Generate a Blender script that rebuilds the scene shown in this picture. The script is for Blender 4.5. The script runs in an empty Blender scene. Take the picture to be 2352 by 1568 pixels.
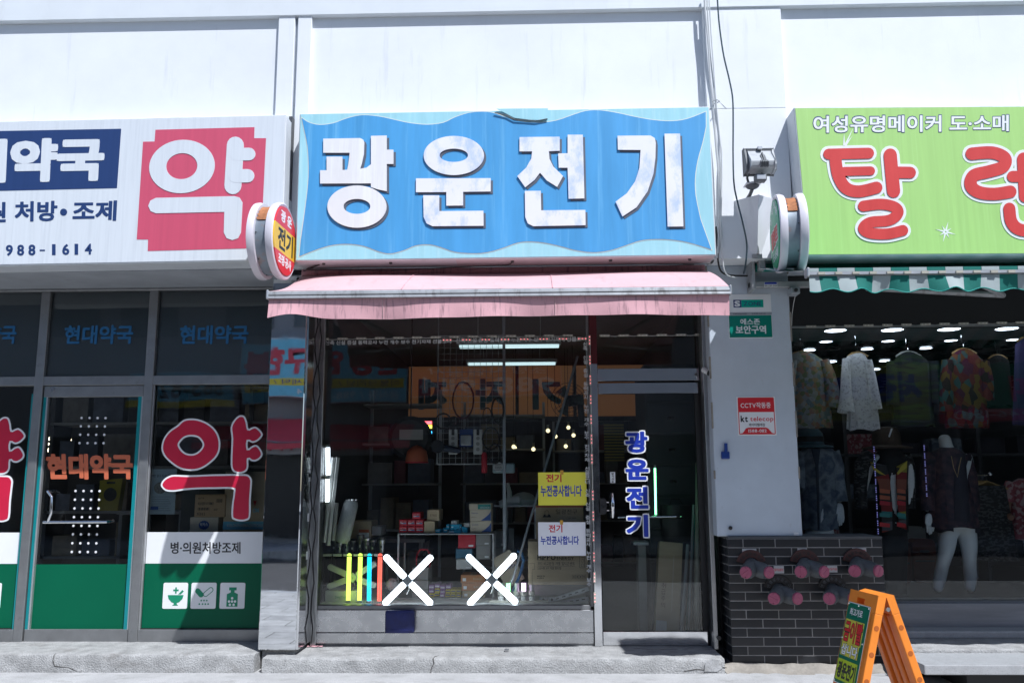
import bpy, bmesh, math, random
from mathutils import Vector, Matrix
R = math.radians
random.seed(7)
sc = bpy.context.scene
COL = sc.collection

# ------------------------------------------------------------------ camera
FPX = 2000.0                      # focal length in pixels of the 2352 px wide picture
CAM_P = Vector((0.0, -6.9, 1.312))
cam_d = bpy.data.cameras.new('camera')
cam_d.sensor_width = 36.0
cam_d.lens = 36.0 * FPX / 2352.0
cam_d.clip_start = 0.05
cam_d.clip_end = 800
cam = bpy.data.objects.new('camera', cam_d)
CAM_R = Matrix.Rotation(R(1.6), 3, 'Z') @ Matrix.Rotation(R(90 + 9.3), 3, 'X') @ Matrix.Rotation(R(-0.25), 3, 'Z')
cam.matrix_world = Matrix.Translation(CAM_P) @ CAM_R.to_4x4()
COL.objects.link(cam)
sc.camera = cam

# ------------------------------------------------------------------ sky, sun, exposure
SUN_V = Vector((0.80, -1.0, 1.9)).normalized()          # towards the sun
elev = math.asin(SUN_V.z)
azim = math.atan2(SUN_V.x, SUN_V.y)
w = bpy.data.worlds.new('World')
sc.world = w
w.use_nodes = True
nt = w.node_tree
sky = nt.nodes.new('ShaderNodeTexSky')
sky.sky_type = 'NISHITA'
sky.sun_disc = False
sky.sun_elevation = elev
sky.sun_rotation = azim
sky.air_density = 1.0
sky.dust_density = 1.2
nt.links.new(sky.outputs[0], nt.nodes['Background'].inputs[0])
nt.nodes['Background'].inputs[1].default_value = 0.09
sd = bpy.data.lights.new('sun', 'SUN')
sd.energy = 4.4
sd.angle = R(0.5)
sd.color = (1.0, 0.975, 0.94)
so = bpy.data.objects.new('sun', sd)
so.rotation_euler = SUN_V.to_track_quat('Z', 'Y').to_euler()
so.location = (5, -8, 12)
COL.objects.link(so)
sc.view_settings.view_transform = 'Standard'
sc.view_settings.look = 'None'
sc.view_settings.gamma = 1.0
sc.view_settings.use_curve_mapping = False
sc.view_settings.exposure = 0.42
sc.view_settings.use_white_balance = True                 # the photograph is balanced cool
sc.view_settings.white_balance_temperature = 6000
sc.cycles.max_bounces = 10
sc.cycles.transparent_max_bounces = 24
sc.cycles.caustics_reflective = False
sc.cycles.caustics_refractive = False
sc.cycles.sample_clamp_indirect = 4.0

# ------------------------------------------------------------------ pixels to places
CROP = {  # zoomed views of the photograph: offset and scale to 2352 px coordinates
 'A': (0, 0, .4018), 'B': (616, 210, .4524), 'C': (1568, 0, .4465), 'D': (0, 602, .6162), 'E': (588, 700, .5534),
 'F': (1050, 700, .5536), 'G': (1610, 630, .5984), 'H': (1624, 336, .2054), 'I': (1596, 658, .25), 'J': (308, 980, .3749),
 'K': (1470, 1330, .1518), 'L': (1792, 1190, .2411), 'M': (560, 448, .2053), 'N1': (714, 742, .1964), 'N2': (714, 1036, .2321),
 'N3': (994, 742, .2233), 'N4': (1036, 1078, .2054), 'N5': (1344, 812, .1786), 'N6': (1344, 1078, .2679), 'N7': (1806, 714, .2411),
 'N8': (1806, 980, .2679), 'O1': (0, 868, .2768), 'O2': (308, 868, .2322), 'O4': (1638, 1204, .2321), 'O5': (1848, 1330, .1518),
 'O6': (1680, 574, .2857), 'O7': (602, 1456, .4762), 'O8': (1568, 0, .2231), '': (0, 0, 1.0)}
def px(c, u, v):
    a = CROP[c]
    return a[0] + u * a[2], a[1] + v * a[2]
def W(x, y, Y):                                           # point of the plane Y seen at pixel x, y
    d = CAM_R @ Vector(((x - 1176) / FPX, -(y - 784) / FPX, -1.0))
    t = (Y - CAM_P.y) / d.y
    return CAM_P + d * t
def WZ(x, y, Z):                                          # point of the level Z seen at pixel x, y
    d = CAM_R @ Vector(((x - 1176) / FPX, -(y - 784) / FPX, -1.0))
    return CAM_P + d * ((Z - CAM_P.z) / d.z)
def C(c, u, v, Y):
    return W(*px(c, u, v), Y)
def rect(c, u0, v0, u1, v1, Y):                           # x0, x1, z0, z1 of a pixel box on the plane Y
    um, vm = (u0 + u1) / 2, (v0 + v1) / 2
    return C(c, u0, vm, Y).x, C(c, u1, vm, Y).x, C(c, um, v1, Y).z, C(c, um, v0, Y).z

# ------------------------------------------------------------------ scene helpers
def tag(o, label=None, cat=None, group=None, kind=None):
    if label: o['label'] = label
    if cat: o['category'] = cat
    if group: o['group'] = group
    if kind: o['kind'] = kind
    return o
def thing(name, label, cat, loc=(0, 0, 0), group=None):
    o = bpy.data.objects.new(name, None)
    o.empty_display_size = .1
    o.location = loc
    COL.objects.link(o)
    return tag(o, label, cat, group)
XF = [Matrix.Identity(4)]                                 # transform applied to what is being built
def put(o, parent):
    COL.objects.link(o)
    if parent is not None:
        o.parent = parent
        if parent.type == 'EMPTY':
            o.matrix_parent_inverse = Matrix.Translation(-Vector(parent.location))
    return o
def copy_tree(o, delta, parent=None):
    c = o.copy()
    COL.objects.link(c)
    if parent is None:
        c.location = Vector(o.location) + Vector(delta)
    else:
        c.parent = parent
        c.matrix_parent_inverse = o.matrix_parent_inverse.copy()
    for ch in list(o.children):
        copy_tree(ch, delta, c)
    return c

class G:
    def __init__(s):
        s.v, s.f = [], []
    def add(s, vs, fs):
        n = len(s.v)
        s.v += [Vector(p) for p in vs]
        s.f += [[i + n for i in f] for f in fs]
        return s
    def box(s, x0, x1, y0, y1, z0, z1):
        vs = [(x, y, z) for z in (z0, z1) for y in (y0, y1) for x in (x0, x1)]
        return s.add(vs, [(0, 2, 3, 1), (4, 5, 7, 6), (0, 1, 5, 4), (2, 6, 7, 3), (0, 4, 6, 2), (1, 3, 7, 5)])
    def cbox(s, c, sx, sy, sz, M=None):
        vs = [Vector((x * sx / 2, y * sy / 2, z * sz / 2)) for z in (-1, 1) for y in (-1, 1) for x in (-1, 1)]
        if M: vs = [M @ p for p in vs]
        return s.add([p + Vector(c) for p in vs], [(0, 2, 3, 1), (4, 5, 7, 6), (0, 1, 5, 4), (2, 6, 7, 3), (0, 4, 6, 2), (1, 3, 7, 5)])
    def prism(s, pts, y0, y1):                            # outline of (x, z) points, from depth y0 (front) to y1
        n = len(pts)
        a = sum(pts[i][0] * pts[(i + 1) % n][1] - pts[(i + 1) % n][0] * pts[i][1] for i in range(n))
        if a < 0: pts = pts[::-1]
        vs = [(p[0], y0, p[1]) for p in pts] + [(p[0], y1, p[1]) for p in pts]
        fs = [tuple(range(n)), tuple(range(2 * n - 1, n - 1, -1))]
        fs += [(i, i + n, (i + 1) % n + n, (i + 1) % n) for i in range(n)]
        return s.add(vs, fs)
    def strip(s, prof, x0, x1):                           # profile of (y, z) points swept along X
        n = len(prof)
        vs = [(x0, p[0], p[1]) for p in prof] + [(x1, p[0], p[1]) for p in prof]
        fs = [tuple(range(n)), tuple(range(2 * n - 1, n - 1, -1))]
        fs += [((i + 1) % n, (i + 1) % n + n, i + n, i) for i in range(n)]
        return s.add(vs, fs)
    def rings(s, rings, cap=True, close=False):           # loft through equal rings of points
        n = len(rings[0]); m = len(rings)
        vs = [p for r in rings for p in r]
        fs = []
        for j in range(m if close else m - 1):
            for i in range(n):
                a, b = j * n, ((j + 1) % m) * n
                fs.append((a + i, a + (i + 1) % n, b + (i + 1) % n, b + i))
        if cap and not close:
            fs += [tuple(range(n - 1, -1, -1)), tuple((m - 1) * n + i for i in range(n))]
        return s.add(vs, fs)
    def tube(s, pts, r, n=8, cap=True, close=False):      # round bar along points; r a number or one per point
        pts = [Vector(p) for p in pts]
        rs = r if isinstance(r, (list, tuple)) else [r] * len(pts)
        up = None; out = []
        m = len(pts)
        for i, p in enumerate(pts):
            a = pts[(i - 1) % m] if close or i else pts[0]
            b = pts[(i + 1) % m] if close or i < m - 1 else pts[-1]
            t = (b - a)
            if t.length < 1e-9: t = Vector((0, 0, 1))
            t.normalize()
            if up is None:
                up = Vector((0, 0, 1)) if abs(t.z) < .9 else Vector((1, 0, 0))
            sd_ = t.cross(up)
            if sd_.length < 1e-5:
                up = Vector((0, 1, 0)); sd_ = t.cross(up)
            sd_.normalize()
            up = sd_.cross(t)
            out.append([p + (sd_ * math.cos(k * 2 * math.pi / n) + up * math.sin(k * 2 * math.pi / n)) * rs[i] for k in range(n)])
        return s.rings(out, cap, close)
    def disc(s, c, r, axis, h, n=20, r2=None):            # short cylinder from c along axis
        a = Vector(axis).normalized()
        return s.tube([Vector(c), Vector(c) + a * h], [r, r if r2 is None else r2], n)
    def lathe(s, prof, c, axis=(0, 0, 1), n=16):          # profile of (radius, height)
        a = Vector(axis).normalized(); c = Vector(c)
        u = a.orthogonal().normalized(); v = a.cross(u)
        rr = [[c + a * h + (u * math.cos(k * 2 * math.pi / n) + v * math.sin(k * 2 * math.pi / n)) * max(r, 1e-4) for k in range(n)] for r, h in prof]
        return s.rings(rr)
    def sphere(s, c, r, n=12, sx=1, sy=1, sz=1):
        c = Vector(c); out = []
        m = n // 2 + 1
        for j in range(m):
            t = math.pi * j / (m - 1)
            q = max(math.sin(t), .02)
            out.append([c + Vector((r * sx * q * math.cos(k * 2 * math.pi / n), r * sy * q * math.sin(k * 2 * math.pi / n), -r * sz * math.cos(t))) for k in range(n)])
        return s.rings(out)
    def sheet(s, grid, th=0.0, nrm=None):                 # grid[j][i] of points; th gives thickness along nrm
        m, n = len(grid), len(grid[0])
        vs = [p for r in grid for p in r]
        fs = [(j * n + i, j * n + i + 1, (j + 1) * n + i + 1, (j + 1) * n + i) for j in range(m - 1) for i in range(n - 1)]
        if th:
            d = Vector(nrm).normalized() * th
            k = m * n
            vs = vs + [Vector(p) + d for p in vs]
            fs += [tuple(reversed([q + k for q in f])) for f in fs]
            edge = [i for i in range(n)] + [j * n + n - 1 for j in range(1, m)] + [(m - 1) * n + i for i in range(n - 2, -1, -1)] + [j * n for j in range(m - 2, 0, -1)]
            fs += [(edge[(i + 1) % len(edge)], edge[i], edge[i] + k, edge[(i + 1) % len(edge)] + k) for i in range(len(edge))]
        return s.add(vs, fs)
    def build(s, name, mat, parent=None, smooth=False, bevel=0, seg=1, sub=0, noise=0):
        me = bpy.data.meshes.new(name)
        M_ = XF[-1]
        me.from_pydata([tuple(M_ @ p) for p in s.v], [], s.f)
        if bevel or sub:
            bm = bmesh.new(); bm.from_mesh(me)
            if bevel:
                bmesh.ops.bevel(bm, geom=[e for e in bm.edges if len(e.link_faces) == 2 and e.calc_face_angle(0) > .6], offset=bevel, segments=seg, affect='EDGES', profile=.6, clamp_overlap=True)
            if sub:
                bmesh.ops.subdivide_edges(bm, edges=bm.edges[:], cuts=sub, use_grid_fill=True)
                if noise:
                    for q in bm.verts:
                        q.co += Vector((random.uniform(-1, 1), random.uniform(-1, 1), random.uniform(-1, 1))) * noise
            bm.to_mesh(me); bm.free()
        me.materials.append(mat)
        if smooth:
            me.shade_smooth()
            me.set_sharp_from_angle(angle=R(38))
        me.validate()
        o = bpy.data.objects.new(name, me)
        return put(o, parent)

TXT = {}
GLY = {}
CHARS = '(),-./0123456789ABCDEFGHIJKLMNOPQRSTUVWXYZabcdefghijklmnopqrstuvwxyz·가갑개결경고공광교구국금급기나남너누니닐닝다당대도동드라랙러레렌력로류리마매멀메명물바박방별병보복북불블비빨빼사살삽서선설성세센션소송수스시식신실안알앙약에여역연오요용우운원유은음의이일임입자작재전점정제조존좋주중증지쪽처최축취카캅커케코콘쿠크키탁탈탕탭텔트특티패표품피한합현형홈환'
CU = bpy.data.curves.new('t', 'FONT')                    # kept, so that the font is read only once
CU_OB = bpy.data.objects.new('t', CU)
def glyphs(off):
    """shapes of every character in use at one stroke offset, read in one go (one character on each line)"""
    if off not in GLY:
        cu = CU; ob = CU_OB
        cu.body = '\n'.join(CHARS); cu.size = 1; cu.offset = off; cu.extrude = .5; cu.resolution_u = 3; cu.space_line = 3
        me = ob.to_mesh()
        out = [([], [], {}) for _ in CHARS]
        for v in me.vertices:
            i = min(max(round((.35 - v.co.y) / 3), 0), len(CHARS) - 1)
            out[i][2][v.index] = len(out[i][0])
            out[i][0].append(Vector((v.co.x, v.co.y + 3 * i, v.co.z)))
        for p in me.polygons:
            i = min(max(round((.35 - me.vertices[p.vertices[0]].co.y) / 3), 0), len(CHARS) - 1)
            out[i][1].append([out[i][2][q] for q in p.vertices])
        ob.to_mesh_clear()
        GLY[off] = {c: (o[0], o[1]) for c, o in zip(CHARS, out)}
    return GLY[off]
def text_mesh(s, off, ext):
    """letter shapes; past a small offset the strokes are fattened by shifted copies, each a hair further out"""
    k = (s, off, ext)
    if k not in TXT:
        o = .0 if off < .006 else .012
        gl = glyphs(o)
        vs, fs = [], []
        y = 0
        for line in s.split('\n'):
            x = 0
            for ch in line:
                if ch == ' ':
                    x += .26; continue
                gv, gf = gl[ch]
                a, b = min(v.x for v in gv), max(v.x for v in gv)
                wide = ord(ch) > 0x1000
                sh = x - (a - .05 if not wide else 0)
                n = len(vs)
                vs += [Vector((v.x + sh, v.y + y, v.z)) for v in gv]
                fs += [[i + n for i in f] for f in gf]
                x += .92 if wide else (b - a) + .10
            y -= 1.0
        fat = off - o
        if fat > .005:
            v2, f2 = [], []
            for j, (a, b) in enumerate(((1, 0), (1, 1), (0, 1), (-1, 1), (-1, 0), (-1, -1), (0, -1), (1, -1), (0, 0))):
                d = Vector((a, b)) * fat * (.85 if a and b else 1)
                n = len(v2)
                v2 += [Vector((v.x + d.x, v.y + d.y, v.z if v.z < 0 else v.z * (.6 + .05 * j))) for v in vs]
                f2 += [[i + n for i in f] for f in fs]
            vs, fs = v2, f2
        TXT[k] = (vs, fs)
    return TXT[k]
def text(s, x0, x1, z0, z1, Y, mat, parent, off=0.0, th=.0015, name='lettering', M=None, mirror=False, slant=0):
    """letters fitted into the box x0..x1, z0..z1; their front stands th in front of the plane Y"""
    vs, fs = text_mesh(s, off, .5)
    ax, bx = min(v.x for v in vs), max(v.x for v in vs)
    ay, by = min(v.y for v in vs), max(v.y for v in vs)
    g = G()
    out = []
    for v in vs:
        a = (v.x - ax) / (bx - ax); b = (v.y - ay) / (by - ay)
        p = Vector((x0 + (x1 - x0) * a + slant * (b - .5) * (z1 - z0), Y - th * (v.z + .5), z0 + (z1 - z0) * b))
        out.append(M @ p if M else p)
    g.add(out, fs)
    return g.build(name, mat, parent)
def ptext(s, c, u0, v0, u1, v1, Y, mat, parent, **k):
    return text(s, *rect(c, u0, v0, u1, v1, Y), Y, mat, parent, **k)

# ------------------------------------------------------------------ materials
MATS = {}
def node_mat(name):
    m = bpy.data.materials.new(name)
    m.use_nodes = True
    return m, m.node_tree, m.node_tree.nodes['Principled BSDF']
def mat(name, col, rough=.5, metal=0.0, var=.12, scale=6.0, bump=0.0, bscale=None, stretch=(1, 1, 1), spec=.5, coat=0, speck=0, trans=0, alpha=1, stain=None, sheen=0):
    """plain painted or natural surface: base colour with uneven patches, optional fine specks, streaks and relief"""
    if name in MATS: return MATS[name]
    m, t, b = node_mat(name)
    N = t.nodes; L = t.links
    tc = N.new('ShaderNodeTexCoord')
    mp = N.new('ShaderNodeMapping'); mp.inputs['Scale'].default_value = stretch
    L.new(tc.outputs['Object'], mp.inputs[0])
    nz = N.new('ShaderNodeTexNoise'); nz.inputs['Scale'].default_value = scale; nz.inputs['Detail'].default_value = 5; nz.inputs['Roughness'].default_value = .6
    L.new(mp.outputs[0], nz.inputs['Vector'])
    rp = N.new('ShaderNodeMapRange'); rp.inputs[1].default_value = .3; rp.inputs[2].default_value = .7
    rp.inputs[3].default_value = 1 - var; rp.inputs[4].default_value = 1 + var * .5
    L.new(nz.outputs[0], rp.inputs[0])
    mx = N.new('ShaderNodeVectorMath'); mx.operation = 'SCALE'
    mx.inputs[0].default_value = col[:3]
    L.new(rp.outputs[0], mx.inputs['Scale'])
    last = mx.outputs[0]
    def blend(fac_out, colour):
        nonlocal last
        q = N.new('ShaderNodeMix'); q.data_type = 'RGBA'
        L.new(fac_out, q.inputs[0]); L.new(last, q.inputs[6]); q.inputs[7].default_value = (*colour, 1)
        last = q.outputs[2]
    if speck:
        n2 = N.new('ShaderNodeTexNoise'); n2.inputs['Scale'].default_value = 160; n2.inputs['Detail'].default_value = 2
        L.new(tc.outputs['Object'], n2.inputs['Vector'])
        r2 = N.new('ShaderNodeMapRange'); r2.inputs[1].default_value = .52; r2.inputs[2].default_value = .72; r2.inputs[4].default_value = speck
        L.new(n2.outputs[0], r2.inputs[0])
        blend(r2.outputs[0], tuple(c * .35 for c in col[:3]))
    if stain:                                             # (colour, amount, scale, stretch, threshold)
        mp2 = N.new('ShaderNodeMapping'); mp2.inputs['Scale'].default_value = stain[3]
        L.new(tc.outputs['Object'], mp2.inputs[0])
        n3 = N.new('ShaderNodeTexNoise'); n3.inputs['Scale'].default_value = stain[2]; n3.inputs['Detail'].default_value = 6; n3.inputs['Roughness'].default_value = .65
        L.new(mp2.outputs[0], n3.inputs['Vector'])
        r3 = N.new('ShaderNodeMapRange'); r3.inputs[1].default_value = stain[4]; r3.inputs[2].default_value = stain[4] + .16; r3.inputs[4].default_value = stain[1]
        L.new(n3.outputs[0], r3.inputs[0])
        blend(r3.outputs[0], stain[0])
    L.new(last, b.inputs['Base Color'])
    rr = N.new('ShaderNodeMapRange'); rr.inputs[3].default_value = max(rough - .06, .02); rr.inputs[4].default_value = min(rough + .08, 1)
    L.new(nz.outputs[0], rr.inputs[0]); L.new(rr.outputs[0], b.inputs['Roughness'])
    b.inputs['Metallic'].default_value = metal
    b.inputs['Specular IOR Level'].default_value = spec
    b.inputs['Coat Weight'].default_value = coat
    if sheen: b.inputs['Sheen Weight'].default_value = sheen
    if trans: b.inputs['Transmission Weight'].default_value = trans
    if bump:
        bp = N.new('ShaderNodeBump'); bp.inputs['Strength'].default_value = bump; bp.inputs['Distance'].default_value = .01
        n4 = N.new('ShaderNodeTexNoise'); n4.inputs['Scale'].default_value = bscale or scale * 6; n4.inputs['Detail'].default_value = 4
        L.new(mp.outputs[0], n4.inputs['Vector'])
        L.new(n4.outputs[0], bp.inputs['Height']); L.new(bp.outputs[0], b.inputs['Normal'])
    MATS[name] = m
    return m
def emit(name, col, strength, base=(.8, .8, .8)):
    if name in MATS: return MATS[name]
    m, t, b = node_mat(name)
    b.inputs['Base Color'].default_value = (*base, 1)
    b.inputs['Emission Color'].default_value = (*col, 1)
    b.inputs['Emission Strength'].default_value = strength
    MATS[name] = m
    return m
def glass(name, tint=(.86, .9, .9), ior=1.45, dirt=.03):
    m = bpy.data.materials.new(name); m.use_nodes = True
    t = m.node_tree; N = t.nodes; L = t.links
    N.remove(N['Principled BSDF'])
    tr = N.new('ShaderNodeBsdfTransparent'); tr.inputs[0].default_value = (*tint, 1)
    gl = N.new('ShaderNodeBsdfGlossy'); gl.inputs['Roughness'].default_value = .0
    fr = N.new('ShaderNodeFresnel'); fr.inputs[0].default_value = ior
    mx = N.new('ShaderNodeMixShader')
    L.new(fr.outputs[0], mx.inputs[0]); L.new(tr.outputs[0], mx.inputs[1]); L.new(gl.outputs[0], mx.inputs[2])
    tc = N.new('ShaderNodeTexCoord'); nz = N.new('ShaderNodeTexNoise'); nz.inputs['Scale'].default_value = 3; nz.inputs['Detail'].default_value = 8; nz.inputs['Roughness'].default_value = .7
    L.new(tc.outputs['Object'], nz.inputs['Vector'])
    mr = N.new('ShaderNodeMapRange'); mr.inputs[1].default_value = .45; mr.inputs[2].default_value = .8; mr.inputs[4].default_value = dirt
    L.new(nz.outputs[0], mr.inputs[0])
    df = N.new('ShaderNodeBsdfDiffuse'); df.inputs[0].default_value = (.5, .5, .5, 1)
    m2 = N.new('ShaderNodeMixShader')
    L.new(mr.outputs[0], m2.inputs[0]); L.new(mx.outputs[0], m2.inputs[1]); L.new(df.outputs[0], m2.inputs[2])
    bp = N.new('ShaderNodeBump'); bp.inputs['Strength'].default_value = .03; bp.inputs['Distance'].default_value = .05
    n2 = N.new('ShaderNodeTexNoise'); n2.inputs['Scale'].default_value = 1.6; n2.inputs['Detail'].default_value = 1
    L.new(tc.outputs['Object'], n2.inputs['Vector']); L.new(n2.outputs[0], bp.inputs['Height']); L.new(bp.outputs[0], gl.inputs['Normal'])
    L.new(m2.outputs[0], N['Material Output'].inputs[0])
    MATS[name] = m
    return m
def mirror(name, col=(.75, .76, .78), rough=.06, wave=.2, wscale=3.0, stretch=(1, 1, 1)):
    m, t, b = node_mat(name)
    N = t.nodes; L = t.links
    b.inputs['Base Color'].default_value = (*col, 1); b.inputs['Metallic'].default_value = 1
    tc = N.new('ShaderNodeTexCoord'); mp = N.new('ShaderNodeMapping'); mp.inputs['Scale'].default_value = stretch
    L.new(tc.outputs['Object'], mp.inputs[0])
    nz = N.new('ShaderNodeTexNoise'); nz.inputs['Scale'].default_value = wscale; nz.inputs['Detail'].default_value = 1.5
    L.new(mp.outputs[0], nz.inputs['Vector'])
    bp = N.new('ShaderNodeBump'); bp.inputs['Strength'].default_value = wave; bp.inputs['Distance'].default_value = .05
    L.new(nz.outputs[0], bp.inputs['Height']); L.new(bp.outputs[0], b.inputs['Normal'])
    n2 = N.new('ShaderNodeTexNoise'); n2.inputs['Scale'].default_value = 14; n2.inputs['Detail'].default_value = 6
    L.new(tc.outputs['Object'], n2.inputs['Vector'])
    mr = N.new('ShaderNodeMapRange'); mr.inputs[1].default_value = .4; mr.inputs[2].default_value = .75; mr.inputs[3].default_value = rough; mr.inputs[4].default_value = rough * 1.6 + .02
    L.new(n2.outputs[0], mr.inputs[0]); L.new(mr.outputs[0], b.inputs['Roughness'])
    MATS[name] = m
    return m

# ================================================================== depths of the planes (Y, towards the street is negative)
YG, YP, YC, YPIL, YB, YW = 0.0, 0.05, 0.06, -0.30, -0.335, -0.55
FZ = 0.105                                                # floor of the shops

# ------------------------------------------------------------------ surfaces of the setting
m_white = mat('white wall paint', (.76, .78, .80), .55, var=.05, scale=2.5, bump=.04, bscale=60, stain=((.45, .47, .5), .35, 4.0, (3, 3, .25), .6))
m_beam = mat('pale beam paint', (.70, .735, .76), .5, var=.05, scale=3, stain=((.5, .52, .55), .3, 5.0, (2, 2, .4), .6))
m_pillar = mat('pale grey pillar paint', (.54, .60, .67), .5, var=.06, scale=5, stain=((.26, .26, .27), .6, 13.0, (1, 1, .8), .645))
m_concrete = mat('worn concrete', (.39, .39, .385), .9, var=.32, scale=9, bump=.8, bscale=90, speck=.75, stain=((.17, .16, .15), .6, 4.5, (1, 1, 2), .55))
m_pale_conc = mat('pale cement strip', (.42, .42, .42), .9, var=.2, scale=3, bump=.4, bscale=50, speck=.5, stain=((.24, .24, .23), .6, 5, (1, 1.6, 1), .53))
m_rough_conc = mat('rough broken cement', (.30, .275, .24), .95, var=.3, scale=7, bump=.8, bscale=40, stain=((.45, .47, .45), .6, 4, (1, 1, 1), .58))
m_granite = mat('grey granite', (.37, .38, .39), .55, var=.1, scale=20, speck=.5, stain=((.2, .19, .18), .5, 3, (1, 1, .5), .6))
m_road = mat('asphalt', (.05, .05, .052), .9, var=.25, scale=3, bump=.5, bscale=120)
m_dark = mat('dark interior wall', (.085, .088, .095), .8, var=.2, scale=2)
m_dark2 = mat('black interior panel', (.012, .012, .013), .5, var=.2, scale=2)
m_ceil = mat('grey shop ceiling', (.22, .23, .24), .8, var=.06, scale=2)
m_floor = mat('dark shop floor', (.11, .105, .10), .45, var=.3, scale=4)
m_seam = mat('dark seam', (.06, .065, .07), .7)
m_crack = mat('crack', (.07, .065, .06), .95)

def paver_material():
    m, t, b = node_mat('street paving slabs')
    N = t.nodes; L = t.links
    tc = N.new('ShaderNodeTexCoord')
    br = N.new('ShaderNodeTexBrick'); br.offset = 0.5
    br.inputs['Scale'].default_value = 1.0; br.inputs['Brick Width'].default_value = .6; br.inputs['Row Height'].default_value = .3
    br.inputs['Mortar Size'].default_value = .006; br.inputs['Color1'].default_value = (.42, .42, .41, 1); br.inputs['Color2'].default_value = (.36, .36, .355, 1); br.inputs['Mortar'].default_value = (.12, .12, .11, 1)
    L.new(tc.outputs['Object'], br.inputs['Vector'])
    nz = N.new('ShaderNodeTexNoise'); nz.inputs['Scale'].default_value = 6; nz.inputs['Detail'].default_value = 6
    L.new(tc.outputs['Object'], nz.inputs['Vector'])
    mr = N.new('ShaderNodeMapRange'); mr.inputs[1].default_value = .3; mr.inputs[2].default_value = .7; mr.inputs[3].default_value = .75; mr.inputs[4].default_value = 1.15
    L.new(nz.outputs[0], mr.inputs[0])
    sc_ = N.new('ShaderNodeVectorMath'); sc_.operation = 'SCALE'
    L.new(br.outputs[0], sc_.inputs[0]); L.new(mr.outputs[0], sc_.inputs['Scale']); L.new(sc_.outputs[0], b.inputs['Base Color'])
    b.inputs['Roughness'].default_value = .85
    bp = N.new('ShaderNodeBump'); bp.inputs['Strength'].default_value = .4; bp.inputs['Distance'].default_value = .01
    L.new(nz.outputs[0], bp.inputs['Height']); L.new(bp.outputs[0], b.inputs['Normal'])
    return m
m_paver = paver_material()

# ------------------------------------------------------------------ ground
tag(G().box(-160, 160, -160, 160, -.6, -.13).build('road', m_road), kind='structure')
tag(G().box(-60, 60, -5.2, -.62, -.5, -.004).build('pavement', m_paver), kind='structure')
tag(G().box(-60, 60, -5.38, -5.21, -.5, -.005).build('kerb', m_granite, bevel=.01), kind='structure')
tag(G().box(-60, 60, -16, -11.6, -.5, -.004).build('pavement', m_paver), kind='structure')
st = G()
n = 90
grid = []
for j in range(5):
    y = [-.9, -.8, -.72, -.6, .0][j]
    grid.append([Vector((-9 + 18 * i / n, y + (.03 * math.sin(i * 1.7) + random.uniform(-.02, .02) if j == 0 else 0), [-.002, .004, .008, .006, .0][j] + random.uniform(-.002, .002))) for i in range(n + 1)])
st.sheet(grid)
tag(st.build('cement_strip', m_pale_conc, smooth=True), kind='structure')

# ------------------------------------------------------------------ the building above and behind the shop fronts
bld = thing('commercial_building', 'white commercial block whose framed wall panels run above the three shops', 'building', (0, 0, 0))
zb = W(1176, 28, YW).z                                     # underside of the beam
zs = W(1730, 594, YW).z                                    # underside of the upper wall
zj = W(1730, 250, YW).z
xa, xb = W(636, 140, YW).x, W(713, 140, YW).x             # left pilaster
xc, xd = W(1618, 140, YW).x, W(1800, 140, YW).x           # right pilaster
xg0, xg1 = W(674, 140, YW).x, W(681, 140, YW).x           # groove in the left pilaster
PD = .036                                                 # how far the panels lie back
for x0, x1 in ((-9, xa), (xb, xc), (xd, 9)):
    G().box(x0 - .02, x1 + .02, YW + PD, YW + PD + .1, zs, zb + .05).build('wall_panel', m_white, bld)
G().box(xa, xg0, YW, YW + .2, zs + .001, zb + .02).build('pilaster', m_white, bld, bevel=.004)
G().box(xg1, xb, YW, YW + .2, zs + .001, zb + .02).build('pilaster', m_white, bld, bevel=.004)
G().box(xg0, xg1, YW + .04, YW + .2, zs + .001, zb + .02).build('joint_strip', m_pillar, bld)
G().box(xc, xd, YW, YW + .2, zj + .006, zb + .02).build('pilaster', m_white, bld, bevel=.003)
G().box(xc, xd, YW - .004, YW + .2, zs, zj).build('pilaster', m_white, bld, bevel=.003)
G().box(xc, xd, YW + .03, YW + .19, zj - .001, zj + .007).build('joint_strip', m_seam, bld)
G().box(-9, 9, YW - .012, YW + .2, zb, zb + .30).build('beam', m_beam, bld, bevel=.004)
G().box(-9, 9, YW + .02, YW + .3, zb + .30, zb + 4.5).build('upper_wall', m_white, bld)
g = G()
for i in range(300):                                      # ribbed cladding that starts above the beam
    x = -9 + i * .06
    g.box(x, x + .034, YW - .01, YW + .03, zb + .30, zb + 1.4)
tag(g.build('cladding_rib', m_beam, bld), kind='stuff')
G().box(-9, 9, YW + .2, .5, zs + .012, zs + .25).build('soffit', m_pillar, bld)
G().box(-9, -2.04, YW - .003, .3, zs - .045, zs - .006).build('soffit', mat('grey soffit paint', (.34, .36, .39), .7, var=.15, scale=4, stain=((.12, .12, .12), .5, 6, (1, 3, 1), .62)), bld)
G().box(-9, 9, .3, 6.5, zs + .005, zs + .25).build('ceiling', m_ceil, bld)
G().box(-9, 9, .02, 6.5, -.3, FZ - .01).build('floor', m_floor, bld)
G().box(-9, 9, 6.5, 6.7, 0, 8).build('rear_wall', m_dark, bld)
G().box(-2.06, -1.80, .02, 6.5, FZ - .01, zs + .005).build('partition', m_dark, bld)
G().box(1.40, 1.90, .10, 6.5, FZ - .01, zs + .005).build('partition', m_dark, bld)
G().box(-9.2, -9, YW, 6.7, 0, 8).build('side_wall', m_white, bld)
G().box(9, 9.2, YW, 6.7, 0, 8).build('side_wall', m_white, bld)
G().box(-9.2, 9.2, YW + .3, 6.7, 9.3, 9.5).build('roof', m_beam, bld)
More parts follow.
